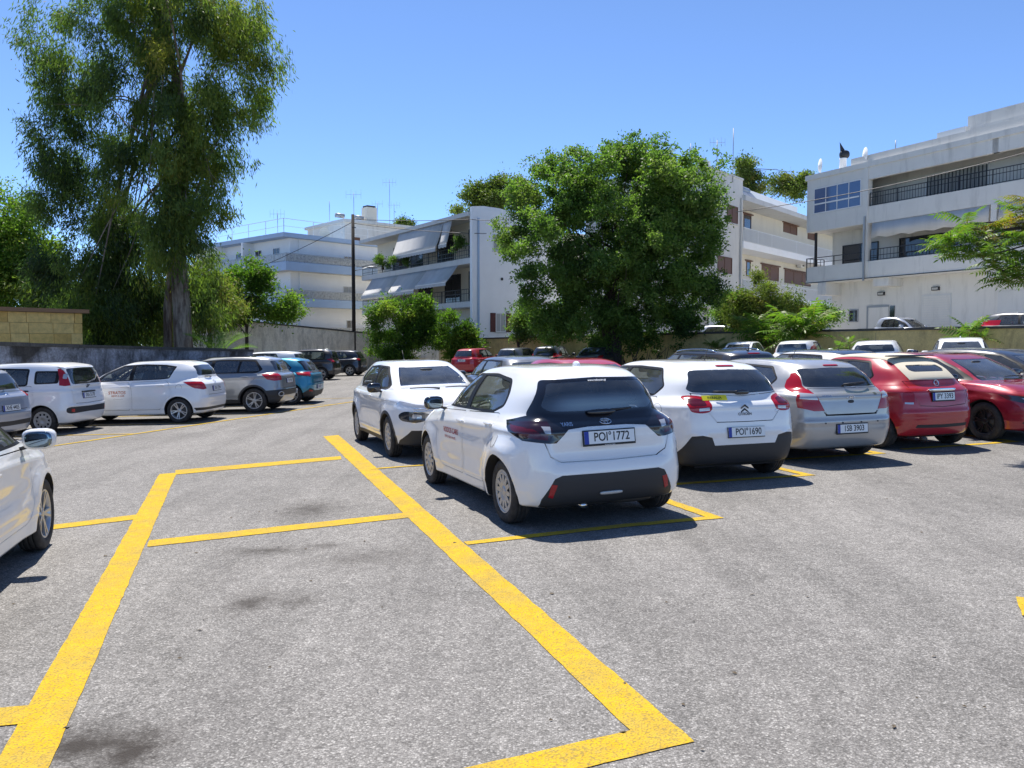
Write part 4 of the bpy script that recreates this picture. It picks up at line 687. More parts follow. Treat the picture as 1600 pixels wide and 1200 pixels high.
class Surf:
    def __init__(s, rows, xc, disp=None):
        t = np.linspace(0, 1, NU+1); K = len(rows); P = np.zeros((K, NU+1, 3))
        for k, (w, xr, xf, zr, zm, zf, nr, nf) in enumerate(rows):
            ar, af = xc-xr, xf-xc
            for half in (0, 1):
                n, a, sg = ((nr, ar, -1), (nf, af, 1))[half]; qc = 0.5**(1/n)
                tt = t if half == 0 else 1-t; sel = (t <= 0.5) if half == 0 else (t > 0.5)
                face = tt < 0.25; q = np.clip(tt/0.25, 0, 1)*qc; p = np.clip(1-(tt-0.25)/0.25, 0, 1)*qc
                x = np.where(face, xc+sg*a*(1-q**n)**(1/n), xc+sg*a*p); y = np.where(face, w*q, w*(1-p**n)**(1/n))
                P[k, sel, 0] = x[sel]; P[k, sel, 1] = y[sel]
            sx = np.clip((P[k, :, 0]-xr)/max(xf-xr, 1e-6), 0, 1); P[k, :, 2] = q3(zr, zm, zf, sx)
        s.K = K; vq = np.linspace(0, K-1, NV+1)
        G = pchip(np.arange(K, dtype=float), P, vq)
        s.G = G; s.calcn()
        if disp is not None:
            s.G = disp(s.G, s.N); s.calcn()
        s.tg, s.vg = np.meshgrid(t, vq)
    def calcn(s):
        G = s.G; du = np.gradient(G, axis=1); dv = np.gradient(G, axis=0); N = np.cross(du, dv)
        # u runs rear centre -> left side -> front centre ; outward
        N = -N if (N[NV//3, NU//2, 1] < 0) else N
        l = np.linalg.norm(N, axis=2, keepdims=True); N = N/np.maximum(l, 1e-9); N[:, 0, 1] = 0; N[:, -1, 1] = 0
        N[-1] = N[-2]; N[:, 0] = N[:, 0]/np.maximum(np.linalg.norm(N[:, 0], axis=1, keepdims=True), 1e-6); s.N = N
    def ev(s, uv, A=None):
        uv = np.atleast_2d(uv); A = s.G if A is None else A
        i = np.clip(uv[:, 1]/(s.K-1)*NV, 0, NV-1e-6); j = np.clip(uv[:, 0]*NU, 0, NU-1e-6); i0 = i.astype(int); j0 = j.astype(int); a = (i-i0)[:, None]; b = (j-j0)[:, None]
        return (A[i0, j0]*(1-a)*(1-b)+A[i0+1, j0]*a*(1-b)+A[i0, j0+1]*(1-a)*b+A[i0+1, j0+1]*a*b)
    def inv(s, mode, a, b):
        if mode in 'rf' and a < 0:
            q = s.inv(mode, 0.0, b); return np.array([-.012 if mode == 'r' else 1.012, q[1]])
        if mode == 'u': return np.array([a, b])
        if mode == 'x':                                   # x position a on row b
            i = int(round(b/(s.K-1)*NV)); js = slice(int(NU*.1), int(NU*.9)); j = np.argmin(abs(s.G[i, js, 0]-a))+int(NU*.1); return np.array([j/NU, b])
        ax = {'s': (0, 2), 'r': (1, 2), 'f': (1, 2), 't': (0, 1)}[mode]
        lo, hi = {'s': (.14, .87), 'r': (0, .36), 'f': (.64, 1), 't': (.5, 1)}[mode]
        j0, j1 = int(lo*NU), int(hi*NU)+1; i1 = NV+1; i0_ = 0
        if mode == 't': i0_ = int(4.5/(s.K-1)*NV); i1 = int((s.vb+.05)/(s.K-1)*NV)
        if mode == 's': i1 = int((s.vb+3.3)/(s.K-1)*NV)
        D = (s.G[i0_:i1, j0:j1, ax[0]]-a)**2+(s.G[i0_:i1, j0:j1, ax[1]]-b)**2
        if mode == 's': D = D+(s.G[i0_:i1, j0:j1, 1] < 0.3)*1.0
        i, j = np.unravel_index(np.argmin(D), D.shape); uv = np.array([(j+j0)/NU, (i+i0_)/NV*(s.K-1)])
        e = np.array([1.0/NU, (s.K-1)/NV])
        for _ in range(4):
            p = s.ev(uv)[0][list(ax)]; r = np.array([a, b])-p
            J = np.stack([(s.ev(uv+[e[0], 0])[0]-s.ev(uv-[e[0], 0])[0])[list(ax)]/2, (s.ev(uv+[0, e[1]])[0]-s.ev(uv-[0, e[1]])[0])[list(ax)]/2], 1)
            if abs(np.linalg.det(J)) < 1e-9: break
            d = np.clip(np.linalg.solve(J, r), -1.2, 1.2); uv = uv+d*e; uv[0] = min(max(uv[0], 0), 1); uv[1] = min(max(uv[1], 0), s.K-1)
        return uv
    def at(s, mode, a, b):
        sg = 1.0
        if mode in 'rf' and a < 0: sg = -1.0; a = -a
        uv = s.inv(mode, a, b); p = s.ev(uv)[0].copy(); n = s.ev(uv, s.N)[0].copy(); n /= np.linalg.norm(n); p[1] *= sg; n[1] *= sg
        return Vector(p), Vector(n)
def rounded(poly, r, seg=3):
    out = []; n = len(poly)
    for i in range(n):
        p0, p, p2 = (np.array(poly[(i+k) % n], float) for k in (-1, 0, 1)); a = p0-p; b = p2-p; la, lb = np.linalg.norm(a), np.linalg.norm(b)
        rr = r[i] if isinstance(r, (list, tuple)) else r
        if rr <= 0: out.append(tuple(p)); continue
        d = min(rr, la*.45, lb*.45); A = p+a/la*d; B = p+b/lb*d
        for k in range(seg+1):
            t = k/seg; out.append(tuple(A*(1-t)**2+p*2*t*(1-t)+B*t*t))
    return out
def offset_poly(poly, d):                                    # inward offset for d > 0
    P = np.array(poly, float); n = len(P); ar = 0.5*np.sum(P[:, 0]*np.roll(P[:, 1], -1)-np.roll(P[:, 0], -1)*P[:, 1]); sg = 1 if ar > 0 else -1; out = []
    for i in range(n):
        e1 = P[i]-P[i-1]; e2 = P[(i+1) % n]-P[i]; n1 = np.array([-e1[1], e1[0]])/max(np.linalg.norm(e1), 1e-9)*sg; n2 = np.array([-e2[1], e2[0]])/max(np.linalg.norm(e2), 1e-9)*sg
        m = n1+n2; m = m/max(np.dot(m, m), 0.3)*2*d; out.append(tuple(P[i]+m*1.0))
    return out
class Body:
    def __init__(s, surf, nc=(13, 15, 15, 13), nr=4):
        s.S = surf; K = surf.K
        us = np.concatenate([np.linspace(0, .25, nc[0], endpoint=False), np.linspace(.25, .5, nc[1], endpoint=False), np.linspace(.5, .75, nc[2], endpoint=False), np.linspace(.75, 1, nc[3]+1)])
        vs_ = np.linspace(0, K-1, (K-1)*nr+1); s.bm = bmesh.new(); bm = s.bm
        vv = [[bm.verts.new((u, v, 0)) for u in us] for v in vs_]
        s.lay = bm.faces.layers.int.new('reg')
        for i in range(len(vs_)-1):
            for j in range(len(us)-1): bm.faces.new((vv[i][j], vv[i][j+1], vv[i+1][j+1], vv[i+1][j]))
        s.names = ['body']; s.spec = {'body': {}}
    def rid(s, n):
        if n not in s.names: s.names.append(n)
        return s.names.index(n)
    def topoly(s, pts, dens=0.07):
        S = s.S; out = []; n = len(pts)
        for i in range(n):
            p, q = pts[i], pts[(i+1) % n]
            if p[0] == q[0] and p[0] in 'srft':
                k = max(1, int(math.ceil(math.hypot(p[1]-q[1], p[2]-q[2])/dens)))
                for a in range(k): out.append(S.inv(p[0], p[1]+(q[1]-p[1])*a/k, p[2]+(q[2]-p[2])*a/k))
            else: out.append(S.inv(*p))
        return np.array(out)
    def cut(s, name, pts, only=None, dens=0.07):
        P = s.topoly(pts, dens); return s.cut_uv(name, P, only)
    def cut_uv(s, name, P, only=None):
        bm = s.bm; P = np.array(P, float); lo = P.min(0)-1e-4; hi = P.max(0)+1e-4; n = len(P)
        def bb(f):
            xs = [v.co.x for v in f.verts]; ys = [v.co.y for v in f.verts]; return min(xs), max(xs), min(ys), max(ys)
        cand = {}
        for f in bm.faces:
            b = bb(f)
            if b[1] > lo[0] and b[0] < hi[0] and b[3] > lo[1] and b[2] < hi[1]: cand[f] = b
        for i in range(n):
            a = P[i]; b = P[(i+1) % n]; d = b-a
            if np.hypot(*d) < 1e-7: continue
            ex0, ex1 = min(a[0], b[0])-2e-5, max(a[0], b[0])+2e-5; ey0, ey1 = min(a[1], b[1])-2e-4, max(a[1], b[1])+2e-4
            sel = [f for f, c in cand.items() if c[1] > ex0 and c[0] < ex1 and c[3] > ey0 and c[2] < ey1]
            if not sel: continue
            geom = set(sel)
            for f in sel: geom.update(f.edges); geom.update(f.verts)
            ret = bmesh.ops.bisect_plane(bm, geom=list(geom), plane_co=(a[0], a[1], 0), plane_no=(d[1]*1.0, -d[0], 0), dist=1e-6)
            for f in sel: cand.pop(f, None)
            for g in ret['geom']:
                if isinstance(g, bmesh.types.BMFace): cand[g] = bb(g)
        k = s.rid(name); allow = None if only is None else {s.rid(o) for o in only}
        x2, y2 = np.roll(P[:, 0], -1), np.roll(P[:, 1], -1)
        for f in cand:
            if not f.is_valid: continue
            c = f.calc_center_median(); cond = (P[:, 1] > c.y) != (y2 > c.y)
            with np.errstate(divide='ignore', invalid='ignore'):
                xi = (x2-P[:, 0])*(c.y-P[:, 1])/(y2-P[:, 1])+P[:, 0]
            if np.count_nonzero(cond & (c.x < xi)) % 2 and (allow is None or f[s.lay] in allow): f[s.lay] = k
    def panel(s, name, mode, poly, gap=0.008, only=None, dens=0.07):     # a panel with a real shut line round it
        s.cut('_gap', [(mode, *p) for p in poly], only, dens); s.cut(name, [(mode, *p) for p in offset_poly(poly, gap)], ['_gap'], dens)
    def emit(s, spec, parent):
        """spec: region -> (part name, material, pair?, offset, flange)"""
        bm = s.bm; S = s.S; out = {}; groups = {}
        for f in bm.faces: groups.setdefault(s.names[f[s.lay]], []).append(f)
        for reg, fs in groups.items():
            if reg.startswith('_') or spec.get(reg, 0) is None: continue
            nm, m, pair, off, fl = spec[reg]; idx = {}; uv = []; faces = []
            for f in fs:
                q = []
                for v in f.verts:
                    if v not in idx: idx[v] = len(uv); uv.append((v.co.x, v.co.y))
                    q.append(idx[v])
                faces.append(tuple(q))
            uv = np.array(uv); P = S.ev(uv); N = S.ev(uv, S.N); N /= np.linalg.norm(N, axis=1, keepdims=True); P = P+N*off
            cnt = {}
            for q in faces:
                for a, b in zip(q, q[1:]+q[:1]): cnt[(min(a, b), max(a, b))] = cnt.get((min(a, b), max(a, b)), 0)+1
            bnd = []
            for q in faces:
                for a, b in zip(q, q[1:]+q[:1]):
                    if cnt[(min(a, b), max(a, b))] == 1 and not (abs(P[a, 1]) < 1e-5 and abs(P[b, 1]) < 1e-5): bnd.append((a, b))
            n0 = len(P)
            if fl and bnd:
                bi = sorted({a for e in bnd for a in e}); mp = {}; extraP = []; extraN = []
                for a in bi:
                    mp[a] = n0+len(extraP); extraP.append(P[a]); extraN.append(N[a])
                k0 = n0+len(extraP); mp2 = {}
                for a in bi:
                    mp2[a] = k0+len(mp2); extraP.append(P[a]-N[a]*fl); extraN.append(N[a])
                P = np.vstack([P, extraP]); N = np.vstack([N, extraN]); faces = faces+[(mp[b], mp[a], mp2[a], mp2[b]) for a, b in bnd]
            def put(sides):
                V = []; F = []; NN = []
                for sd in sides:
                    b = len(V); Q = P.copy(); NQ = N.copy(); Q[:, 1] *= sd; NQ[:, 1] *= sd
                    V += Q.tolist(); NN += NQ.tolist(); F += [tuple(i+b for i in (q if sd < 0 else q[::-1])) for q in faces]
                me = bpy.data.meshes.new(nm); me.from_pydata(V, [], F); me.polygons.foreach_set('use_smooth', [True]*len(F)); me.update()
                nn = np.array(NN, float)
                # flange quads keep their own facing: only the sheet gets the surface normals
                me.normals_split_custom_set_from_vertices(nn.tolist())
                return link_mesh(nm, me, m, parent)
            if pair: out[reg] = [put((1,)), put((-1,))]
            else: out[reg] = [put((1, -1))]
        bm.free(); return out
    def backing(s, parent, vmax, off=-0.03):
        S = s.S; us = np.linspace(0, 1, 49); vs_ = np.linspace(0.2, vmax, 14); uv = np.array([(u, v) for v in vs_ for u in us]); P = S.ev(uv)+S.ev(uv, S.N)*off
        V = []; F = []
        for sd in (1, -1):
            b = len(V); Q = P.copy(); Q[:, 1] *= sd; V += Q.tolist()
            for i in range(13):
                for j in range(48):
                    c = P[i*49+j]
                    if s.inarch(c[0], c[2]): continue
                    F.append(tuple(b+x for x in (i*49+j, i*49+j+1, (i+1)*49+j+1, (i+1)*49+j)))
        me = bpy.data.meshes.new('inner_shell'); me.from_pydata(V, [], F); return link_mesh('inner_shell', me, M_DARKIN, parent)
WH = {}
def wheel_meshes(style, r, w):
    k = (style, r, w)
    if k in WH: return WH[k]
    rr = r*(0.66 if style != 'cover' else 0.655)                    # rim radius
    t = MB(); a = w/2
    prof = [(rr-.012, -a*.55), (rr+.004, -a*.86), (rr+.03, -a*.97), (r-.045, -a*1.0), (r-.014, -a*.88), (r-.004, -a*.72)]
    for g in (-.42, 0, .42):
        prof += [(r, a*(g-.17)), (r, a*(g-.045)), (r-.008, a*(g-.04)), (r-.008, a*(g+.04)), (r, a*(g+.045)), (r, a*(g+.17))]
    prof += [(r-.004, a*.72), (r-.014, a*.88), (r-.045, a*1.0), (rr+.03, a*.97), (rr+.004, a*.86), (rr-.012, a*.55)]
    t.lathe(prof, 48); tm = t.mesh('tyre'); tm.materials.append(M_TYRE)
    # rim: outer face is -y (right side when the wheel is on the right); mirrored by rotation for the left
    b = MB(); b.lathe([(rr+.006, a*.86), (rr-.004, a*.90), (rr-.014, a*.82), (rr-.022, a*.3), (rr-.03, -a*.6)], 48)
    m = M_ALLOY; face = a*.80
    if style == 'cover':
        m = M_COVER; n = 12
        b.lathe([(rr-.006, face-.003), (rr*.86, face+.006), (rr*.80, face+.002)], 48)
        for i in range(n):
            th = 2*math.pi*i/n; sp = []
            for rad, hw in ((rr*.24, .030), (rr*.45, .040), (rr*.66, .034), (rr*.83, .026)):
                sp.append((rad, hw))
            for da, sc in ((0, 1.0),):
                vs = []
                for (rad, hw) in sp:
                    for sgn in (-1, 1):
                        an = th+sgn*hw*sc/rad*.62; vs.append((rad*math.cos(an), face+.006-(.010 if rad < rr*.3 else 0), rad*math.sin(an)))
                fs = [(2*k_, 2*k_+1, 2*k_+3, 2*k_+2) for k_ in range(3)]
                vs2 = [(x, y-.016, z) for x, y, z in vs]; q = len(vs)
                b.add(vs+vs2, fs+[(2*k_, 2*k_+2, 2*k_+2+q, 2*k_+q) for k_ in range(3)]+[(2*k_+1, 2*k_+1+q, 2*k_+3+q, 2*k_+3) for k_ in range(3)])
        b.lathe([(rr*.30, face-.012), (rr*.27, face-.002), (rr*.13, face+.004), (0.001, face+.004)], 32)
    elif style == 'holes':
        m = M_COVER
        b.lathe([(rr-.006, face-.003), (rr*.84, face+.004), (rr*.80, face-.004)], 48); b.lathe([(rr*.58, face-.004), (rr*.5, face+.004), (rr*.22, face+.002), (rr*.18, face-.01), (.001, face-.01)], 40)
        for i in range(10):
            th = 2*math.pi*(i+.5)/10; vs = []
            for rad, hw in ((rr*.55, .036), (rr*.69, .026), (rr*.82, .036)):
                for sgn in (-1, 1):
                    an = th+sgn*hw/rad*.7; vs.append((rad*math.cos(an), face, rad*math.sin(an)))
            b.add(vs+[(x, y-.014, z) for x, y, z in vs], [(0, 1, 3, 2), (2, 3, 5, 4), (0, 2, 8, 6), (2, 4, 10, 8), (1, 7, 9, 3), (3, 9, 11, 5)])
    else:
        m = M_DALLOY if style == 'black' else M_ALLOY
        n = 5
        for i in range(n):
            for dd in (-.16, .16):
                th = 2*math.pi*i/n+math.pi/2+dd; c0, s0 = math.cos(th), math.sin(th); th0 = 2*math.pi*i/n+math.pi/2+dd*.5
                p0 = Vector((rr*.12*math.cos(th0), face-.022, rr*.12*math.sin(th0))); p1 = Vector((rr*.97*c0, face-.004, rr*.97*s0))
                b.bar(p0, p1, rr*.115, .022, up=(0, 1, 0))
        b.lathe([(rr*.28, face-.035), (rr*.26, face-.012), (rr*.14, face-.006), (.001, face-.006)], 24)
        for i in range(5):
            th = 2*math.pi*i/5; b.lathe([(.010, .002), (.010, 0.006), (.001, .006)], 8, M=Matrix.Translation((rr*.2*math.cos(th), face-.012, rr*.2*math.sin(th))))
    rm = b.mesh('rim'); rm.materials.append(m)
    d = MB(); d.lathe([(rr-.025, face-.055), (rr*.62, face-.055), (rr*.60, face-.045), (.02, face-.045), (.001, face-.045)], 32); dm = d.mesh('brake_disc'); dm.materials.append(M_DARKIN if style in ('cover', 'holes') else M_DISC)
    WH[k] = (tm, rm, dm); return WH[k]
def add_wheels(root, wb, track, r, w, style, steer=0.0):
    tm, rm, dm = wheel_meshes(style, r, w)
    for sx in (1, -1):
        for sy in (1, -1):
            e = bpy.data.objects.new('wheel', tm) if False else new_empty('wheel', (sx*wb/2, sy*(track/2), r), 0, root)
            e.rotation_euler = (0, random.uniform(0, 6), 0 if sy > 0 else math.pi)
            if sx > 0: e.rotation_euler.z += steer
            for nm, me in (('tyre', tm), ('rim', rm), ('brake_disc', dm)):
                o = bpy.data.objects.new(nm, me); C.objects.link(o); o.parent = e
def frame_at(p, n, up=(0, 0, 1)):
    z = Vector(n).normalized(); x = Vector(up).cross(z).normalized(); y = z.cross(x)
    M = Matrix((x, y, z)).transposed().to_4x4(); M.translation = p; return M
def flat_text(root, M, body, size, m, name='lettering', align='CENTER', off=0.001, sx=1.0):
    V, F = text_mesh(body, size, align); me = bpy.data.meshes.new(name); me.from_pydata([M @ Vector((v[0]*sx, v[1], off)) for v in V], [], F)
    return link_mesh(name, me, m, root)
def wrap_text(root, S, mode, a0, b0, body, size, m, flip, name='lettering', off=0.003, align='CENTER', side=1, slant=0):
    V, F = text_mesh(body, size, align); A = a0+flip*(V[:, 0]+slant*V[:, 1]); Bz = b0+V[:, 1]
    ga = np.linspace(A.min(), A.max()+1e-6, 9); sg = np.where(ga < 0, -1, 1) if mode in 'rf' else np.ones(9)
    Pg = np.zeros((9, 3)); Ng = np.zeros((9, 3)); Pu = np.zeros((9, 3))
    for i, a in enumerate(ga):
        p, n = S.at(mode, a, b0); q, _ = S.at(mode, a, b0+size); Pg[i] = p; Ng[i] = n; Pu[i] = (q-p)/size
    ip = lambda X: np.stack([np.interp(A, ga, X[:, k]) for k in range(3)], 1)
    P = ip(Pg)+ip(Pu)*V[:, 1:2]+ip(Ng)*off
    if mode == 's': P[:, 1] *= side
    pts = P.tolist()
    me = bpy.data.meshes.new(name); me.from_pydata(pts, [], F); return link_mesh(name, me, m, root)
def number_plate(root, p, n, text, w=0.52, h=0.115, holder=True):
    M = frame_at(p, n); e = new_empty('number_plate', (0, 0, 0), 0, root)
    hb = 0.012 if holder else 0.003
    mb = MB(); mb.box(-w/2-hb, w/2+hb, -h/2-hb-.008, h/2+hb, -.012, .004, M); mb.build('plate_holder', M_INK, e, bevel=.003)
    MB().box(-w/2, w/2, -h/2, h/2, .004, .0075, M).build('plate', M_PLATE, e)
    MB().box(-w/2, -w/2+.045, -h/2, h/2, .0075, .0085, M).build('country_band', M_PLATEBLUE, e)
    if text: flat_text(e, M @ Matrix.Translation((.022, 0, .0076)), text, .112, M_INK, 'lettering', off=.0012, sx=.84)
    return e
# generic car assembled from a spec; every model overrides what the photograph shows
def base_rows(d):
    W, H, xr, xf = d['W'], d['H'], -d['wb']/2-d['ro'], d['wb']/2+d['fo']; g = d.get('gc', .20)
    zs, zb = d['zs'], d['zb']; cw, wt, rt, tb = d['cowl'], d['wst'], d['rrear'], d['tgb']; wbt, wr = d['wbelt'], d['wroof']; nr, nf = d.get('nr', 7.5), d.get('nf', 5.5)
    hl = d.get('hood_edge', .13); hz = d.get('hood_crown', .05); zm = d.get('zmax', .52)
    hx = (xf-hl+cw)/2; hzc = (zs[2]+zb[2])/2+hz
    zr_ = d['zroof']; bel = d.get('belly', (.86, .945, .975)); gm = d.get('gbulge', .025); rx = d.get('rearx', (.22, .09, .025, 0, .012, .05, .075)); fx = d.get('frontx', (.26, .12, .03, 0, .03))
    rows = [
        (W*bel[0], xr+rx[0], xf-fx[0], g, g, g, nr, nf), (W*bel[1], xr+rx[1], xf-fx[1], g+.035, g+.02, g+.02, nr, nf), (W*bel[2], xr+rx[2], xf-fx[2], g+.16, g+.15, g+.15, nr, nf),
        (W, xr+rx[3], xf-fx[3], zm, zm, zm, nr, nf), (W*.995, xr+rx[4], xf-fx[4], (zm+zs[0])/2, (zm+zs[1])/2, (zm+zs[2])/2, nr, nf),
        (W*.975, xr+rx[5], xf-hl, zs[0], zs[1], zs[2], nr, nf-.3), (wbt*.55+W*.45*.975, xr*.5+rx[6]*.5+tb*.5, hx, (zs[0]+zb[0])/2, (zs[1]+zb[1])/2+.008, hzc, nr-.3, nf-.5),
        (wbt, tb, cw, zb[0], zb[1], zb[2], d.get('nrc', 5.5), d.get('nfc', 3.6)),
        ((wbt*.52+wr*.48)+gm, tb*.46+rt*.54-d.get('rgb', .03), cw*.5+wt*.5+.045, zb[0]*.48+zr_[0]*.52, zb[1]*.5+zr_[1]*.5, zb[2]*.5+zr_[2]*.5, d.get('nrc', 5.5), d.get('nfc', 3.6)+.1),
        (wr, rt, wt, zr_[0], zr_[1], zr_[2], d.get('nrr', 6.0), d.get('nfr', 4.0)),
        (wr*.93, rt+d.get('rl', .05), wt-.07, zr_[0]+.028, H-.020, zr_[2]+.026, d.get('nrr', 6.0), 3.4), (wr*.55, rt+.32, wt-.35, H-.012 if zr_[0] > 1.3 else zr_[0]+.05, H-.004, H-.016, 3.5, 3.2), (.0, rt+.6, wt-.6, H-.004, H, H-.006, 3, 3)]
    return rows
def fender_disp(d):
    wb, r = d['wb'], d['r']; am = d.get('flare', .022)
    def f(G, N):
        G = G.copy(); x, y, z = G[..., 0], G[..., 1], G[..., 2]
        for sx, k in ((1, d.get('flf', 1.0)), (-1, d.get('flr', 1.2))):
            rr = np.sqrt((x-sx*wb/2)**2+((z-r)*1.0)**2); b = am*k*np.exp(-((rr-r-.06)/.13)**2)
            G[..., 1] += b*np.clip((np.abs(N[..., 1])-.35)/.4, 0, 1)
        # door scoop + crease
        sc = d.get('scoop', .016); b = sc*np.exp(-((z-d.get('scz', .50))/.10)**2)*np.exp(-((x+.05)/.75)**4); G[..., 1] -= b*np.clip((N[..., 1]-.6)/.3, 0, 1)
        # pressed lines: shoulder crease, sill edge, bumper and tailgate ledges
        sx = np.clip((x+d['wb']/2+d['ro'])/(d['wb']+d['ro']+d['fo']), 0, 1); zsh = q3(*d['zs'], sx)-.025; sdm = np.clip((N[..., 1]-.55)/.25, 0, 1)
        G[..., 1] += sdm*(d.get('crease', .013)*np.maximum(0, 1-np.abs(z-zsh)/.055)+.008*np.maximum(0, 1-np.abs(z-.36-.02*sx)/.04))
        en = np.clip((np.abs(N[..., 0])-.5)/.25, 0, 1)*np.sign(N[..., 0]); zl = .60 if d.get('ledge') is None else d['ledge']
        G[..., 0] += en*(.014*np.maximum(0, 1-np.abs(z-zl)/.035)+.008*np.maximum(0, 1-np.abs(z-d['zs'][0]+.02)/.03))
        if d.get('disp'): G = d['disp'](G, N)
        return G
    return f
def seat_meshes():
    if 'seat' in WH: return WH['seat']
    s = MB(); s.blob((0, 0, .30), (.27, .25, .10), .5); Mr = Matrix.Rotation(R(-18), 4, 'Y')
    s.blob((-.30, 0, .66), (.09, .24, .34), .5, M=Mr); s.blob((-.44, 0, 1.075), (.055, .13, .095), .6, M=Mr); s.bar((-.40, .05, .9), (-.43, .05, 1.05), .012); s.bar((-.40, -.05, .9), (-.43, -.05, 1.05), .012)
    b = MB(); b.blob((0, 0, .33), (.26, .62, .10), .4); b.blob((-.27, 0, .64), (.09, .62, .32), .4, M=Mr)
    for y in (-.36, .36): b.blob((-.37, y, 1.0), (.05, .13, .07), .6)
    WH['seat'] = (s.mesh('front_seat'), b.mesh('rear_seat')); return WH['seat']
def interior(root, d, S):
    zf = d.get('floor', .28); H = d['H']; k = (H-.42)/1.08; fs, rs = seat_meshes(); xs = d.get('seatx', .12); W = d['W']
    for sy in (1, -1):
        o = link_mesh('seat', fs, M_SEAT, root); o.location = (xs, sy*W*.42, zf-.02); o.scale = (1, W/.87, k)
    o = link_mesh('rear_seat', rs, M_SEAT, root); o.location = (d.get('rseatx', -.72), 0, zf); o.scale = (1, W/.87*.94, k*.98)
    c = d['cowl']; zc = d['zb'][2]
    m = MB(); m.blob((c-.34, 0, zc-.14), (.26, W*.80, .12), .35); m.blob((c-.48, W*.42, zc-.07), (.10, .19, .06), .6); m.build('dashboard', M_DASH, root)
    Mt = Matrix.Translation((c-.62, W*.42, zc-.14)) @ Matrix.Rotation(R(-25), 4, 'Y') @ Matrix.Rotation(R(90), 4, 'Z')
    m = MB(); m.lathe([(.185+.016*math.cos(a), .016*math.sin(a)) for a in np.linspace(0, 2*math.pi, 7)[:-1]], 24, Mt, closed=True)
    for an in (0, math.pi, -math.pi/2): m.bar(Mt @ Vector((0, 0, 0)), Mt @ Vector((.18*math.cos(an), 0, .18*math.sin(an))), .03, .02)
    m.build('steering_wheel', M_DASH, root)
    m = MB(); m.blob((d['wst']+.13, 0, H-.17), (.02, .11, .035), .5); m.build('interior_mirror', M_DASH, root)
    # headlining under the roof skin, tub under the seats
    us = np.linspace(0, 1, 41); vs_ = np.linspace(S.vb+2.0, S.K-1, 8); uv = np.array([(u, v) for v in vs_ for u in us]); P = S.ev(uv)*[.975, .96, 1]-[0, 0, .03]; V = []; F = []
    for sd in (1, -1):
        b = len(V); Q = P.copy(); Q[:, 1] *= sd; V += Q.tolist(); F += [tuple(b+x for x in (i*41+j, i*41+j+1, (i+1)*41+j+1, (i+1)*41+j)) for i in range(7) for j in range(40)]
    me = bpy.data.meshes.new('headlining'); me.from_pydata(V, [], F); link_mesh('headlining', me, M_HEADLIN, root)
def mirror_part(root, p, m, sy, s=1.0, lens=True, cap2=None):
    e = new_empty('wing_mirror', p, 0, root)
    Mr = Matrix.Rotation(R(6)*sy, 4, 'Z')
    a = MB(); a.blob((0, sy*.105*s, .055*s), (.062*s, .115*s, .078*s), .62, 16, 10, Mr); a.build('mirror_housing', m, e)
    b = MB(); b.bar((.02, -sy*.05, -.02), (.01, sy*.06*s, .01), .05, .03); b.build('mirror_arm', M_PLASTIC, e)
    g = MB(); g.blob((-.052*s, sy*.108*s, .055*s), (.014, .094*s, .060*s), .62, 16, 8, Mr); g.build('mirror_glass', M_MIRROR, e)
def handle_part(root, S, x, z, m, sy):
    p, n = S.at('s', x, z); p.y *= sy; n.y *= sy; M = frame_at(p, n)
    sgn = 1
    b = MB(); b.blob((0, 0, .020), (.105, .015, .010), .55, 14, 8); b.blob((-.085, 0, .008), (.016, .012, .014), .7); b.blob((.085, 0, .008), (.016, .012, .014), .7); b.v = [tuple(M @ Vector(v)) for v in b.v]
    o = b.build('handle', m, root)
    c = MB(); c.blob((0, -.002, -.001), (.062, .026, .004), .7); c.v = [tuple(M @ Vector(v)) for v in c.v]; c.build('handle_recess', M_TRIM if m is M_PLASTIC else m, root)
def wiper(root, S, mode, y0, z0, y1, z1, name='wiper', lift=.016):
    pts = []
    for k in range(5):
        t = k/4; p, n = S.at(mode, y0+(y1-y0)*t, z0+(z1-z0)*t); pts.append(p+n*(lift+.012*math.sin(math.pi*t)))
    MB().tube(pts, [.016, .013, .011, .010, .008], 6).build(name, M_PLASTIC, root)
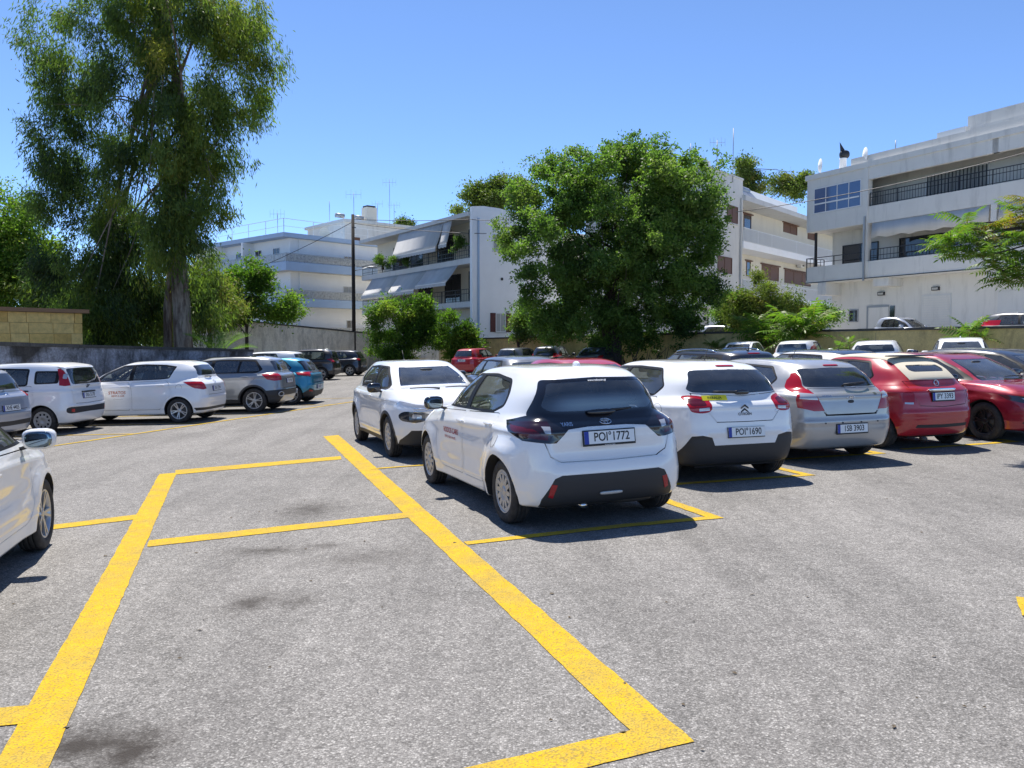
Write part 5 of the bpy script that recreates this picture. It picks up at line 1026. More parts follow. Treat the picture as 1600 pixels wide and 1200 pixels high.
def make_car(name, d, label, cat='car', group=None, lod=0):
    root = new_empty(name); tag(root, label, cat, group)
    S = Surf(base_rows(d), d.get('xc', -.1), fender_disp(d)); S.vb = 7.0; vb = 7.0
    B = Body(S, (13, 15, 15, 13) if lod == 0 else (9, 11, 11, 9) if lod == 1 else (6, 8, 8, 6), (4, 3, 2)[lod])
    wb, r = d['wb'], d['r']; ra = r+d.get('arch', .045); P = d['paint']
    def inarch(x, z): return min(math.hypot(x-wb/2, z-r), math.hypot(x+wb/2, z-r)) < ra+.04
    B.inarch = inarch
    spec = {'body': ('body', P, False, 0, .012), 'windscreen': ('windscreen', M_GLASS, False, -.004, 0), 'rear_window': ('rear_window', d.get('rglass', M_GLASSD), False, -.004, 0),
            'trim': ('window_trim', M_TRIM, True, -.003, .02), 'front_window': ('side_window', d.get('sglass', M_GLASS), True, -.009, 0), 'back_window': ('side_window', d.get('sglass2', M_GLASS), True, -.009, 0), 'third_window': ('quarter_window', d.get('sglass2', M_GLASS), True, -.009, 0),
            'rtrim': ('rear_window_surround', M_GLOSSBLACK, False, -.002, .015), 'wtrim': ('windscreen_surround', M_GLOSSBLACK, False, -.003, .01),
            'door': ('front_door', P, True, 0, .02), 'door2': ('rear_door', P, True, 0, .02), 'tailgate': ('tailgate', P, False, 0, .02), 'bonnet': ('bonnet', P, False, 0, .02),
            'clad': ('wheel_arch_cladding', M_PLASTIC, True, .004, .012), 'sill': ('sill_cladding', M_PLASTIC, True, .004, .012), 'rbump': ('rear_bumper_insert', M_PLASTIC, False, -.004, .015), 'fbump': ('front_bumper_insert', M_PLASTIC, False, -.004, .015),
            'clad_rear': ('wheel_arch_cladding', M_PLASTIC, True, .004, .012), 'tail': ('tail_light', d.get('lens', M_REDLENS), True, .004, .015), 'tail2': ('tail_light_lens', M_CLEARLENS, True, .0055, .012), 'tail3': ('tail_light_lens', M_DREDLENS, True, .0055, .012), 'head': ('headlight', d.get('hlens', M_CLEARLENS), True, .002, .015), 'head2': ('headlight_bezel', M_SMOKE, True, .003, .012), 'drl': ('running_light', M_CLEARLENS, True, .004, .012),
            'garnish': ('tail_garnish', M_GLOSSBLACK, False, .002, .015), 'grille': ('grille', M_PLASTIC, False, -.012, .03), 'reflector': ('reflector', M_REDLENS, True, .002, .012), 'roof': ('roof_panel', d.get('roofm', P), False, .002, .012), 'canvas': ('canvas_roof', M_CANVAS, False, .006, .02), 'ppillar': ('pillar_panel', d.get('pillm', M_GLOSSBLACK), True, .001, .01), 'skid': ('skid_plate', M_SILVER, False, .006, .02), 'fuel': ('fuel_flap', P, False, 0, .01)}
    if d.get('regs'): spec.update(d['regs'])
    # --- glass
    ws = d.get('ws', (.785, .775)); B.cut('wtrim' if lod == 0 else 'windscreen', [('u', ws[0], vb+.02), ('u', 1.0, vb+.02), ('u', 1.0, vb+1.97), ('u', ws[1], vb+1.97), ('u', (ws[0]+ws[1])/2, vb+1)])
    if lod == 0: B.cut('windscreen', [('u', ws[0]+.014, vb+.10), ('u', 1.0, vb+.10), ('u', 1.0, vb+1.86), ('u', ws[1]+.014, vb+1.86), ('u', (ws[0]+ws[1])/2+.014, vb+1)])
    if d.get('rw'):
        if d.get('rwt'): B.cut('rtrim', [('r', *p) for p in rounded(d['rwt'], [0 if abs(p[0]) < .02 else d.get('rwr', .05) for p in d['rwt']])])
        B.cut('rear_window', [('r', *p) for p in rounded([(-.02 if p[0] == 0 else p[0], p[1]) for p in d['rw']], [0 if abs(p[0]) < .03 else d.get('rwr', .05) for p in d['rw']])])
    if d.get('dlo'):
        B.cut('trim', [('s', *p) for p in rounded(d['dlo'], d.get('dlor', .03))], dens=.12)
        for nm, pl in (('front_window', d['w1']), ('back_window', d['w2']), ('third_window', d.get('w3'))):
            if pl: B.cut(nm, [('s', *p) for p in rounded(pl, .02, 2)], ['trim'], dens=.15)
    # --- shut lines
    if lod < 2:
        for nm in ('door', 'door2'):
            if d.get(nm): B.panel(nm, 's', rounded(d[nm], .05, 2), .009, ['body'], .15)
        if d.get('tg'): B.panel('tailgate', 'r', d['tg'], .009, ['body'])
        if d.get('bonnet'): B.panel('bonnet', 't', d['bonnet'], .005, ['body'], .12)
    elif d.get('tg'): pass
    cuts = list(d.get('cuts', []))
    if not any(c[0][0].startswith('head') for c in cuts):
        zh = d['zs'][2]-.06; cuts += [(('head',), [('f', .46, zh-.10), ('f', .44, zh-.03), ('f', d['W']*.80, zh+.02), ('f', d['W']*.86, zh-.06)]), (('grille',), [('f', -.01, .32), ('f', .42, .32), ('f', .40, .46), ('f', -.01, .46)])]
    for nm, pts in cuts: B.cut(nm[0], pts, nm[1] if len(nm) > 1 else None)
    # --- wheel arches
    for sx in (1, -1):
        for nm, rad, only in ((('clad' if sx > 0 else 'clad_rear', ra+d['clad'], ['body', 'door', 'door2', '_gap', 'rbump', 'fbump', 'sill']),) if d.get('clad') else ())+(('_arch', ra, None),):
            pts = []
            zlo = d.get('gc', .2)+.03; a0 = math.asin(max(-1, min(1, (zlo-r)/rad))); N_ = 40
            for k in range(N_+1):
                a = a0+(math.pi-2*a0)*k/N_; pts.append(S.inv('s', sx*wb/2+rad*math.cos(a), r+rad*math.sin(a)))
            pts = [np.array([pts[0][0], -1])]+pts+[np.array([pts[-1][0], -1])]; B.cut_uv(nm, pts, only)
        wp = []
        for k in range(37):
            a = -.35+(math.pi+.7)*k/36; z_ = max(r+(ra-.006)*math.sin(a), d.get('gc', .2)+.02); p, n = S.at('s', sx*wb/2+(ra-.006)*math.cos(a), z_); wp.append(p-n*.002)
        for sy in (1, -1):
            vs_ = [(p.x, sy*p.y, p.z) for p in wp]+[(p.x, sy*(p.y-.27), p.z) for p in wp]; w = MB(); w.add(vs_, [(i, i+1, i+38, i+37) for i in range(36)], True); w.add(vs_[37:], [tuple(range(37))]); w.build('wheel_well', M_DARKIN, root)
    if d.get('bigcut'): d['bigcut'](B, S)
    out = B.emit(spec, root)
    vmid = vb-1.2; B.backing(root, vmid) if lod < 2 else None
    xr, xf = -wb/2-d['ro'], wb/2+d['fo']; u = MB(); W = d['W']
    u.box(xr+.2, xf-.25, -W*.66, W*.66, d.get('gc', .2)-.01, .42); u.box(-wb/2+ra+.04, wb/2-ra-.04, -W*.90, W*.90, d.get('gc', .2)+.005, .40); u.build('underbody', M_DARKIN, root)
    if lod < 2 or d.get('inside'): interior(root, d, S)
    elif True:
        interior(root, d, S)
    add_wheels(root, wb, 2*(W-.012)-d.get('tw', .19), r, d.get('tw', .19), d.get('wheel', 'alloy'), d.get('steer', 0))
    if d.get('mirx'):
        for sy in (1, -1): mirror_part(root, Vector((d['mirx'], sy*(d['wbelt']+.03), d['mirz'])), d.get('mirm', P), sy, d.get('mirs', 1.0))
    doors = out.get('door', [root, root]), out.get('door2', [root, root])
    for dl, hx in zip(doors, d.get('hx', ())):
        for sy, par in zip((1, -1), dl): handle_part(par, S, hx[0], hx[1], d.get('hm', P), sy)
    root['_S'] = 0
    del root['_S']
    if d.get('extra'): d['extra'](root, S, out)
    return root, S
def place(root, x, y, heading_deg, dz=0.0, tilt=True):
    h = R(heading_deg); f = Vector((math.cos(h), math.sin(h), 0)); l = Vector((-f.y, f.x, 0)); g = lambda v, k: gz(x+v.x*k, y+v.y*k)
    f.z = (g(f, 1.2)-g(f, -1.2))/2.4; l.z = (g(l, .8)-g(l, -.8))/1.6; f.normalize(); l = (l-f*l.dot(f)).normalized(); u = f.cross(l)
    M = Matrix((f, l, u)).transposed().to_4x4(); M.translation = (x, y, gz(x, y)+dz); root.matrix_world = M
    root.rotation_mode = 'XYZ'; return root
def copy_tree(o, parent=None):
    c = o.copy(); C.objects.link(c); c.parent = parent
    for ch in list(o.children): copy_tree(ch, c)
    return c
# ------------------------------------------------------------------ models
def ring(root, M, rx, ry, w, m, name='emblem', t=.004, cx=0, cy=0):
    b = MB(); n = 28; prof = [(1, 0), (1, t), (0, t)]
    vs = []; fs = []
    for k in range(n):
        a = 2*math.pi*k/n
        for q, h in ((1.0, 0), (1.0, t), (0.0, t), (0.0, 0)):
            X = (rx-w*(1-q))*math.cos(a)+cx; Y = (ry-w*(1-q))*math.sin(a)+cy; vs.append(M @ Vector((X, Y, h)))
    for k in range(n):
        for j in range(3): fs.append((k*4+j, k*4+j+1, ((k+1) % n)*4+j+1, ((k+1) % n)*4+j))
    b.add(vs, fs, True); return b.build(name, m, root)
def yaris_extra(root, S, out):
    tg = out['tailgate'][0]
    p, n = S.at('r', 0, .965); M = frame_at(p+n*.004, n)
    e = new_empty('emblem', (0, 0, 0), 0, root)
    ring(e, M, .062, .042, .008, M_CHROME, 'emblem_ring'); ring(e, M, .021, .039, .007, M_CHROME, 'emblem_ring'); ring(e, M, .042, .016, .007, M_CHROME, 'emblem_ring', cy=.014)
    p, n = S.at('r', 0, .83); number_plate(root, p+Vector((-.012, 0, 0)), Vector((-1, 0, .12)), 'POI\u00b01772')
    Mp = frame_at(p+Vector((-.012, 0, 0)), Vector((-1, 0, .12))); flat_text(root, Mp @ Matrix.Translation((0, -.0745, .0045)), 'RODOS CARS', .017, M_WHITEINK, 'holder_lettering')
    wrap_text(root, S, 'r', .40, .955, 'YARIS', .045, M_CHROME, -1, 'model_lettering', .006)
    wrap_text(root, S, 'r', 0.0, 1.345, 'www.rodoscars.gr', .026, M_WHITEINK, -1, 'window_lettering', .003)
    # rear wiper with its housing
    p, n = S.at('r', 0.02, 1.05); h = MB(); M = frame_at(p+n*.012, n); h.blob((0, 0, .012), (.15, .024, .022), .7, M=None); h.v = [tuple(M @ Vector(v)) for v in h.v]; h.build('wiper_housing', M_GLOSSBLACK, root)
    wiper(root, S, 'r', .10, 1.055, -.30, 1.075, 'wiper', .02)
    # shark fin aerial, hidden in a small dome on the roof
    f = MB(); f.blob((-1.18, 0, 1.475), (.075, .024, .045), .9); f.build('aerial', M_WHITE, root)
    # door lettering on the left side
    dl = out['door'][0]
    wrap_text(dl, S, 's', .30, .745, 'RODOS CARS', .085, M_REDINK, -1, 'door_lettering', .004, side=1); wrap_text(dl, S, 's', .30, .672, 'RENT A CAR - M : 693 ...', .040, M_REDINK, -1, 'door_lettering', .004, side=1)
    ring(root, frame_at(*S.at('s', -1.18, .80)), .075, .085, .004, M_TRIM, 'fuel_flap_line', .0012)
    # exhaust, tow cover, bumper lip
    p, n = S.at('r', 0, .315); t = MB(); t.blob((p.x-.004, 0, p.z), (.012, .12, .016), .5); t.build('bumper_vent', M_SILVER, root)
    t = MB(); t.tube([(-1.55, .25, .20), (-1.80, .25, .205)], .028, 12); t.build('exhaust_pipe', M_CHROME, root)
    t = MB(); t.blob((-1.55, -.30, .215), (.2, .26, .05), .6); t.build('exhaust_silencer', M_DISC, root)
def yaris_disp(G, N):
    x, y, z = G[..., 0], G[..., 1], G[..., 2]; G = G.copy()
    # tailgate lower panel tucks in under the garnish, haunch over the rear wheel
    rear = np.clip((-N[..., 0]-.5)/.3, 0, 1)
    G[..., 0] += .035*rear*np.exp(-((z-.70)/.10)**2)*np.clip((.62-np.abs(y))/.1, 0, 1)
    sd = np.clip((np.abs(N[..., 1])-.4)/.4, 0, 1); G[..., 1] += .030*sd*np.exp(-((x+1.40)/.38)**2)*np.exp(-((z-.72)/.12)**2)-.010*sd*np.exp(-((x+.35)/.6)**2)*np.exp(-((z-.78)/.09)**2)
    return G
YARIS = dict(W=.8725, H=1.485, wb=2.56, fo=.78, ro=.60, r=.308, tw=.185, paint=M_WHITE, wheel='cover', gc=.19, zs=(.92, .88, .76), zb=(1.05, .985, 1.01), cowl=1.12, wst=.30, rrear=-1.58, tgb=-1.71, wbelt=.79, wroof=.545,
    zroof=(1.375, 1.435, 1.37), zmax=.50, flare=.030, flr=1.6, scoop=.022, mirx=.74, mirz=.985, mirm=M_GLOSSBLACK, hx=((-.06, .885), (-.93, .92)), rl=.06, rearx=(.2, .07, .015, 0, .02, .07, .10), rgb=.05, seatx=.02, rseatx=-.85, arch=.05, disp=yaris_disp, lens=M_DREDLENS, regs={'tail': ('tail_light', mat('blackish_lens', (.018, .002, .004), .08, 0, .8), True, .003, .012), 'tail3': ('tail_light_lens', M_DREDLENS, True, .0045, .012)},
    rw=[(0, 1.065), (.52, 1.075), (.59, 1.12), (.49, 1.335), (0, 1.35)], rwt=[(0, .99), (.70, .99), (.69, 1.06), (.525, 1.36), (0, 1.375)], rwr=.03,
    dlo=[(.94, 1.005), (-.84, 1.02), (-1.10, 1.10), (-1.11, 1.23), (-.98, 1.36), (-.5, 1.405), (.12, 1.392), (.50, 1.27)], dlor=.06,
    w1=[(.74, 1.03), (.02, 1.03), (-.04, 1.375), (.12, 1.372), (.44, 1.258)], w2=[(-.10, 1.035), (-.82, 1.05), (-1.05, 1.12), (-1.055, 1.21), (-.95, 1.33), (-.5, 1.378), (-.15, 1.378)],
    door=[(.80, .97), (.86, .80), (.82, .42), (.70, .31), (-.07, .31), (-.09, .70), (-.06, 1.0)], door2=[(-.09, 1.0), (-.12, .70), (-.10, .31), (-.72, .31), (-.80, .50), (-.98, .68), (-1.06, 1.04)],
    tg=[(-.01, 1.02), (.66, 1.02), (.66, .85), (.60, .68), (.50, .625), (-.01, .615)],
    cuts=[(('garnish',), [('r', 0, 1.045), ('r', .60, 1.055), ('r', .70, 1.035), ('s', -1.27, .985), ('s', -1.45, .90), ('r', .80, .825), ('r', .60, .80), ('r', .53, .80), ('r', .40, .915), ('r', .2, .93), ('r', 0, .93)]),
          (('tail',), [('r', .57, .99), ('r', .70, .995), ('s', -1.34, .975), ('s', -1.48, .91), ('r', .79, .845), ('r', .60, .82), ('r', .55, .88)]),
          (('tail2',), [('r', .568, .945), ('r', .645, .95), ('r', .63, .895), ('r', .575, .885)]), (('tail3',), [('r', .60, .88), ('r', .66, .885), ('r', .72, .93), ('s', -1.42, .955), ('s', -1.50, .91), ('r', .76, .853), ('r', .61, .83)]),
          (('rbump',), [('r', 0, .505), ('r', .50, .51), ('r', .57, .485), ('r', .68, .30), ('r', .69, .22), ('u', .21, -.2), ('u', -.01, -.2)]),
          (('reflector',), [('r', .545, .425), ('r', .60, .435), ('r', .625, .32), ('r', .585, .305)])],
    extra=yaris_extra)

def gen(paint, **k):
    d = dict(W=.87, H=1.48, wb=2.55, fo=.82, ro=.64, r=.31, tw=.19, paint=paint, wheel='alloy', gc=.20, zs=(.92, .89, .78), zb=(1.03, .985, 1.01), zmax=.52, flare=.022, nrc=5.5); d.update(k)
    wb, H, ro = d['wb'], d['H'], d['ro']; xr = -wb/2-ro
    d.setdefault('cowl', wb/2-.12); d.setdefault('wst', d['cowl']-.78); d.setdefault('rrear', xr+.30); d.setdefault('tgb', xr+.12); d.setdefault('wbelt', d['W']*.905); d.setdefault('wroof', d['W']*.655)
    d.setdefault('zroof', (H-.11, H-.05, H-.11)); d.setdefault('mirx', d['cowl']-.40); d.setdefault('mirz', d['zb'][1]); z0 = d['zb'][1]; zt = d['zroof'][1]; bp = d.setdefault('bp', -.08)
    dr = d.setdefault('dr', xr+.78); drt = d.setdefault('drt', dr+.22); zk = d.setdefault('zk', z0+.07)
    ax0, ax1 = d['cowl']-.20, d['wst']-.17; az = d['zroof'][2]
    am = ((ax0+ax1)/2+.05, (z0+az)/2+.035)
    if not k.get('nodlo'):
        d.setdefault('dlo', [(ax0, z0+.02), (dr+.16, z0+.028), (dr, zk+.03), (drt, zt-.045), (-.4, zt-.024), (ax1, az+.022), am]); d.setdefault('dlor', .05)
        fs = d['dlo']; d.setdefault('w1', [(ax0-.16, z0+.045), (bp+.05, z0+.045), (bp-.01, zt-.055), (ax1+.0, az-.005), (am[0]-.03, am[1]-.018)])
        d.setdefault('w2', [(bp-.05, z0+.05), (dr+.17, z0+.055), (dr+.05, zk+.045), (drt+.02, zt-.072), (-.4, zt-.052), (bp-.10, zt-.056)])
    fx = wb/2-d['r']-.10; gc = d['gc']
    d.setdefault('door', [(d['cowl']-.34, z0-.02), (fx-.02, z0-.2), (fx-.04, .45), (fx-.14, gc+.13), (bp+.0, gc+.13), (bp-.02, .7), (bp+.02, z0+.01)])
    rx = -wb/2+d['r']+.14
    d.setdefault('door2', [(bp-.02, z0+.01), (bp-.05, .7), (bp-.03, gc+.13), (rx, gc+.13), (rx-.09, .52), (rx-.30, .70), (dr+.06, z0+.03)]); d.setdefault('hx', ((bp+.10, z0-.10), (max(dr+.22, rx-.24), z0-.085)))
    zb0, zr0 = d['zb'][0], d['zroof'][0]; d.setdefault('rw', [(0, zb0+.03), (d['wbelt']*.74, zb0+.035), (d['wroof']*.90, zr0-.025), (0, zr0-.012)])
    d.setdefault('tg', [(-.01, zb0), (d['W']*.70, zb0-.02), (d['W']*.66, .80), (d['W']*.60, .66), (-.01, .65)])
    d.setdefault('cuts', []); d.setdefault('seatx', .02); d.setdefault('rseatx', -wb/2+.42)
    return d
def chevrons(root, p, n, s, m):
    M = frame_at(p+n*.003, n); e = new_empty('emblem', (0, 0, 0), 0, root)
    for k in (0, 1):
        y = -k*s*.55; b = MB()
        for sg in (-1, 1): b.prism([(0, y+s*.62), (0, y+s*.36), (sg*s*.62, y-s*.02), (sg*s*.62, y+s*.16)], 0, .006, M @ Matrix(((1, 0, 0, 0), (0, 0, 1, 0), (0, 1, 0, 0), (0, 0, 0, 1))))
        b.build('chevron', m, e)
def brake_light(root, S, y, z, h=.022):
    p, n = S.at('r', 0, z); M = frame_at(p, n); b = MB(); b.blob((0, 0, 0), (y, h, .012), .35); b.v = [tuple(M @ Vector(v)) for v in b.v]; b.build('brake_light', M_REDLENS, root)
def rod_aerial(root, x, z, l=.22, y=0, lean=.55):
    b = MB(); b.blob((x, y, z), (.035, .02, .016), .8); b.tube([(x, y, z), (x-l*lean, y, z+l*.8)], [.006, .003], 6); b.build('aerial', M_PLASTIC, root)
# ---- white hatch with black cladding (photographed from behind and from the front)
def c3_extra(root, S, out):
    p, n = S.at('r', 0, .90); chevrons(root, p, n, .085, M_INK); wrap_text(root, S, 'r', 0, .835, 'CITRO\u00cbN', .045, M_INK, -1, 'brand_lettering', .004)
    ring(root, frame_at(*S.at('r', -.47, .865)), .030, .018, .005, M_CHROME, 'model_badge')
    p, n = S.at('r', 0, .62); number_plate(root, p+n*.012, Vector((-1, 0, .1)), 'POI\u00b01690', holder=False)
    wiper(root, S, 'r', -.02, 1.085, .36, 1.10, 'wiper', .02); h = MB(); p, n = S.at('r', -.04, 1.085); h.blob(p+n*.015, (.03, .10, .03), .6); h.build('wiper_housing', M_GLOSSBLACK, root)
    brake_light(root, S, .13, 1.40); rod_aerial(root, -.98, 1.462)
    if root.get('sticker'):
        p, n = S.at('r', .36, 1.03); M = frame_at(p+n*.004, n); b = MB(); b.box(-.17, .17, -.035, .035, 0, .002, M); o = b.build('sticker', M_YELLOWST, root); flat_text(o, M @ Matrix.Translation((0, -.002, .002)), 'PARALIA', .05, M_INK, 'sticker_lettering')
        ring(root, frame_at(*S.at('s', -1.30, .88)), .085, .075, .004, M_TRIM, 'fuel_flap_line', .0012)
    else:
        # front: chevron bars across the nose
        for z, dz in ((.775, .012), (.74, .010)):
            pts = []
            for y in np.linspace(-.62, .62, 15):
                q, n = S.at('f', y, z+(.0 if abs(y) > .12 else .0)); pts.append(q+n*.006)
            MB().tube(pts, dz, 6).build('grille_bar', M_CHROME if z > .72 else M_GLOSSBLACK, root)
        for y0 in (.05, -.5): wiper(root, S, 'f', y0+.42, 1.035, y0-.02, 1.045, 'wiper', .014)
C3 = gen(M_WHITE, W=.875, H=1.47, wb=2.54, fo=.84, ro=.62, r=.318, wheel='cover', gc=.20, zs=(.94, .91, .92), zb=(1.06, 1.0, 1.09), cowl=1.12, wst=.38, zmax=.54, clad=.045, mirm=M_GLOSSBLACK, rrear=-1.52, tgb=-1.74, wroof=.56, dr=-1.22, zk=1.12, drt=-.98, rgb=.06, hood_edge=.16, hood_crown=.035, fo_=0,
    rw=[(0, 1.075), (.60, 1.095), (.64, 1.13), (.52, 1.355), (0, 1.365)], rwr=.05, tg=[(-.01, 1.05), (.62, 1.09), (.60, .95), (.50, .86), (.40, .745), (-.01, .74)], frontx=(.26, .12, .05, 0, .0),
    bonnet=[(1.80, -.02), (1.80, .45), (1.70, .66), (1.16, .72), (1.10, .68), (1.19, .3), (1.215, -.02)],
    cuts=[(('tail',), [('r', *p) for p in rounded([(.45, .875), (.44, 1.03), (.58, 1.062), (.70, 1.055), (.73, .96), (.715, .875), (.60, .855)], .08)]), (('tail2',), [('r', .49, .89), ('r', .62, .88), ('r', .62, .915), ('r', .49, .925)]), (('tail3',), [('r', *p) for p in rounded([(.51, .945), (.51, 1.01), (.62, 1.03), (.70, 1.01), (.70, .94)], .03)]),
          (('rbump',), [('r', 0, .475), ('r', .43, .475), ('r', .47, .57), ('r', .60, .60), ('r', .72, .59), ('r', .81, .42), ('s', -1.60, .34), ('u', .265, -.2), ('u', -.01, -.2)]),
          (('fbump',), [('f', 0, .42), ('f', .40, .42), ('f', .50, .46), ('f', .66, .46), ('f', .78, .30), ('u', .72, -.2), ('u', 1.01, -.2)]),
          (('sill',), [('s', 1.0, .285), ('s', -.95, .285), ('u', .30, -.2), ('u', .69, -.2)]),
          (('drl',), [('f', *p) for p in rounded([(.34, .785), (.34, .81), (.60, .845), (.76, .89), (.80, .84), (.60, .805)], .01)]), (('head2',), [('f', *p) for p in rounded([(.40, .62), (.36, .69), (.50, .73), (.74, .745), (.80, .69), (.78, .60), (.60, .575)], .04)]), (('head',), [('f', *p) for p in rounded([(.52, .635), (.52, .69), (.64, .705), (.66, .645)], .015)])], extra=c3_extra)
# ---- silver hatch
def i30_extra(root, S, out):
    p, n = S.at('r', 0, .925); M = frame_at(p+n*.004, n); e = new_empty('emblem', (0, 0, 0), 0, root); ring(e, M, .062, .034, .007, M_CHROME, 'emblem_ring')
    for x in (-.022, .022): MB().bar(M @ Vector((x-.008, -.022, .003)), M @ Vector((x+.008, .022, .003)), .007).build('emblem_bar', M_CHROME, e)
    MB().bar(M @ Vector((-.02, 0, .003)), M @ Vector((.02, 0, .003)), .007).build('emblem_bar', M_CHROME, e)
    b = MB(); b.blob(M @ Vector((0, -.055, 0)), (.012, .055, .022), .7); b.build('tailgate_release', M_PLASTIC, root)
    wrap_text(root, S, 'r', .40, .955, 'HYUNDAI', .034, M_CHROME, -1, 'brand_lettering', .004); wrap_text(root, S, 'r', -.44, .965, 'i30', .045, M_CHROME, -1, 'model_lettering', .004)
    p, n = S.at('r', 0, .50); number_plate(root, p+n*.012, Vector((-1, 0, .05)), '1SB 3903')
    wiper(root, S, 'r', .02, 1.09, -.40, 1.12, 'wiper', .018); brake_light(root, S, .13, 1.36, .018); rod_aerial(root, -.80, 1.44, .26)
    for y in (-.45, .45, -.16, .16):
        p, n = S.at('r', y, .585); MB().blob(p, (.006, .011, .011), 1).build('parking_sensor', M_PLASTIC, root)
I30 = gen(M_SILVER, W=.8875, H=1.445, wb=2.65, fo=.83, ro=.76, r=.315, zs=(.96, .91, .80), zb=(1.07, 1.0, 1.03), rrear=-1.68, tgb=-1.93, wroof=.575, rgb=.05, dr=-1.40, zk=1.14, drt=-1.15, sglass2=M_GLASSD,
    rw=[(0, 1.065), (.62, 1.075), (.55, 1.32), (0, 1.335)], tg=[(-.01, 1.06), (.60, 1.06), (.56, .90), (.46, .72), (.40, .695), (-.01, .69)],
    cuts=[(('tail',), [('r', .575, 1.27), ('r', .62, 1.25), ('r', .69, 1.16), ('r', .755, 1.03), ('r', .795, .90), ('r', .79, .80), ('r', .62, .755), ('r', .46, .755), ('r', .57, .97), ('r', .622, 1.09)]), (('tail2',), [('r', .575, .985), ('r', .74, 1.0), ('r', .77, .92), ('r', .55, .905)]),
          (('_gap',), [('r', -.01, .705), ('r', .42, .705), ('r', .44, .735), ('r', .46, .735), ('r', .44, .685), ('r', -.01, .68)])], extra=i30_extra)
# ---- small red convertible with cream canvas
def f500_extra(root, S, out):
    p, n = S.at('r', 0, 1.035); M = frame_at(p+n*.006, n); e = new_empty('emblem', (0, 0, 0), 0, root); ring(e, M, .050, .050, .010, M_CHROME, 'emblem_ring', .008); b = MB(); b.lathe([(.041, 0), (.041, .004), (.001, .006)], 24, M @ Matrix.Rotation(R(90), 4, 'X')); b.build('emblem_disc', M_DRED, e)
    p, n = S.at('r', 0, .83); number_plate(root, p+n*.02, Vector((-1, 0, .1)), 'IPY 3393', w=.44)
    p, n = S.at('r', 0, .925); b = MB(); b.blob(p+n*.02, (.03, .27, .026), .4); b.build('plate_light_bar', M_CHROME, root)
    b = MB(); b.blob((-1.02, 0, 1.452), (.07, .50, .014), .5); b.build('rear_spoiler', M_GLOSSBLACK, root); b = MB(); b.tube([(-1.70, .45, .20), (-1.80, .45, .20)], .035, 10); b.build('exhaust_pipe', M_DISC, root)
F500 = gen(M_RED, W=.8135, H=1.475, wb=2.30, fo=.68, ro=.57, r=.298, tw=.185, zs=(.93, .89, .82), zb=(1.10, 1.0, 1.03), cowl=.95, wst=.30, rrear=-1.12, tgb=-1.52, wbelt=.735, wroof=.545, zroof=(1.36, 1.415, 1.365), nr=5.5, nrc=4.2, nrr=4.4, rgb=.06, rearx=(.22, .09, .03, 0, .02, .08, .14), bp=-.18, dr=-.98, zk=1.10, drt=-.78, seatx=-.02, rseatx=-.7, mirx=.58, gbulge=.035,
    rw=[(0, 1.205), (.30, 1.205), (.36, 1.23), (.32, 1.305), (0, 1.31)], rwr=.03, door2=None, tg=[(-.01, 1.09), (.56, 1.075), (.54, .86), (.46, .70), (-.01, .67)], hx=((-.04, .90),),
    cuts=[(('canvas', ['body', 'tailgate', '_gap']), [('u', -.01, 6.9), ('u', .185, 6.98), ('u', .215, 8.5), ('u', .25, 9.15), ('u', .5, 9.3), ('u', .72, 9.3), ('u', .76, 9.6), ('u', 1.01, 9.6), ('u', 1.01, 12.1), ('u', -.01, 12.1)]),
          (('tail',), [('r', *p) for p in rounded([(.55, .72), (.52, .90), (.60, .925), (.665, .90), (.68, .74)], .03)]), (('tail2',), [('r', .56, .725), ('r', .555, .755), ('r', .66, .755), ('r', .66, .73)]),
          (('rbump',), [('r', -.01, .40), ('r', .50, .41), ('r', .52, .36), ('r', -.01, .345)])], extra=f500_extra)
# ---- red hatch, nose out, black wheels
def corsa_extra(root, S, out):
    wiper(root, S, 'f', .42, 1.02, -.02, 1.03, 'wiper', .014)
    b = MB(); b.blob((-1.02, 0, 1.43), (.07, .022, .04), .9); b.build('aerial', M_GLOSSBLACK, root)
CORSA = gen(M_DRED, W=.8825, H=1.435, wb=2.54, fo=.86, ro=.66, r=.325, tw=.2, wheel='black', zs=(.92, .89, .80), zb=(1.02, .965, .99), zroof=(1.33, 1.385, 1.33), cowl=1.08, wst=.22, mirm=M_GLOSSBLACK, bonnet=[(1.95, -.02), (1.93, .48), (1.75, .70), (1.12, .72), (1.06, .68), (1.13, .3), (1.165, -.02)], hood_crown=.06,
    cuts=[(('head2',), [('f', .40, .68), ('f', .38, .72), ('f', .60, .775), ('s', 1.50, .80), ('s', 1.66, .72), ('f', .70, .655)]), (('head',), [('f', .46, .70), ('f', .46, .725), ('f', .62, .755), ('f', .74, .75), ('f', .70, .69)]), (('fbump',), [('f', .50, .30), ('f', .58, .50), ('f', .72, .52), ('f', .74, .34)]), (('grille',), [('f', -.01, .30), ('f', .44, .30), ('f', .47, .42), ('f', -.01, .44)])], extra=corsa_extra)
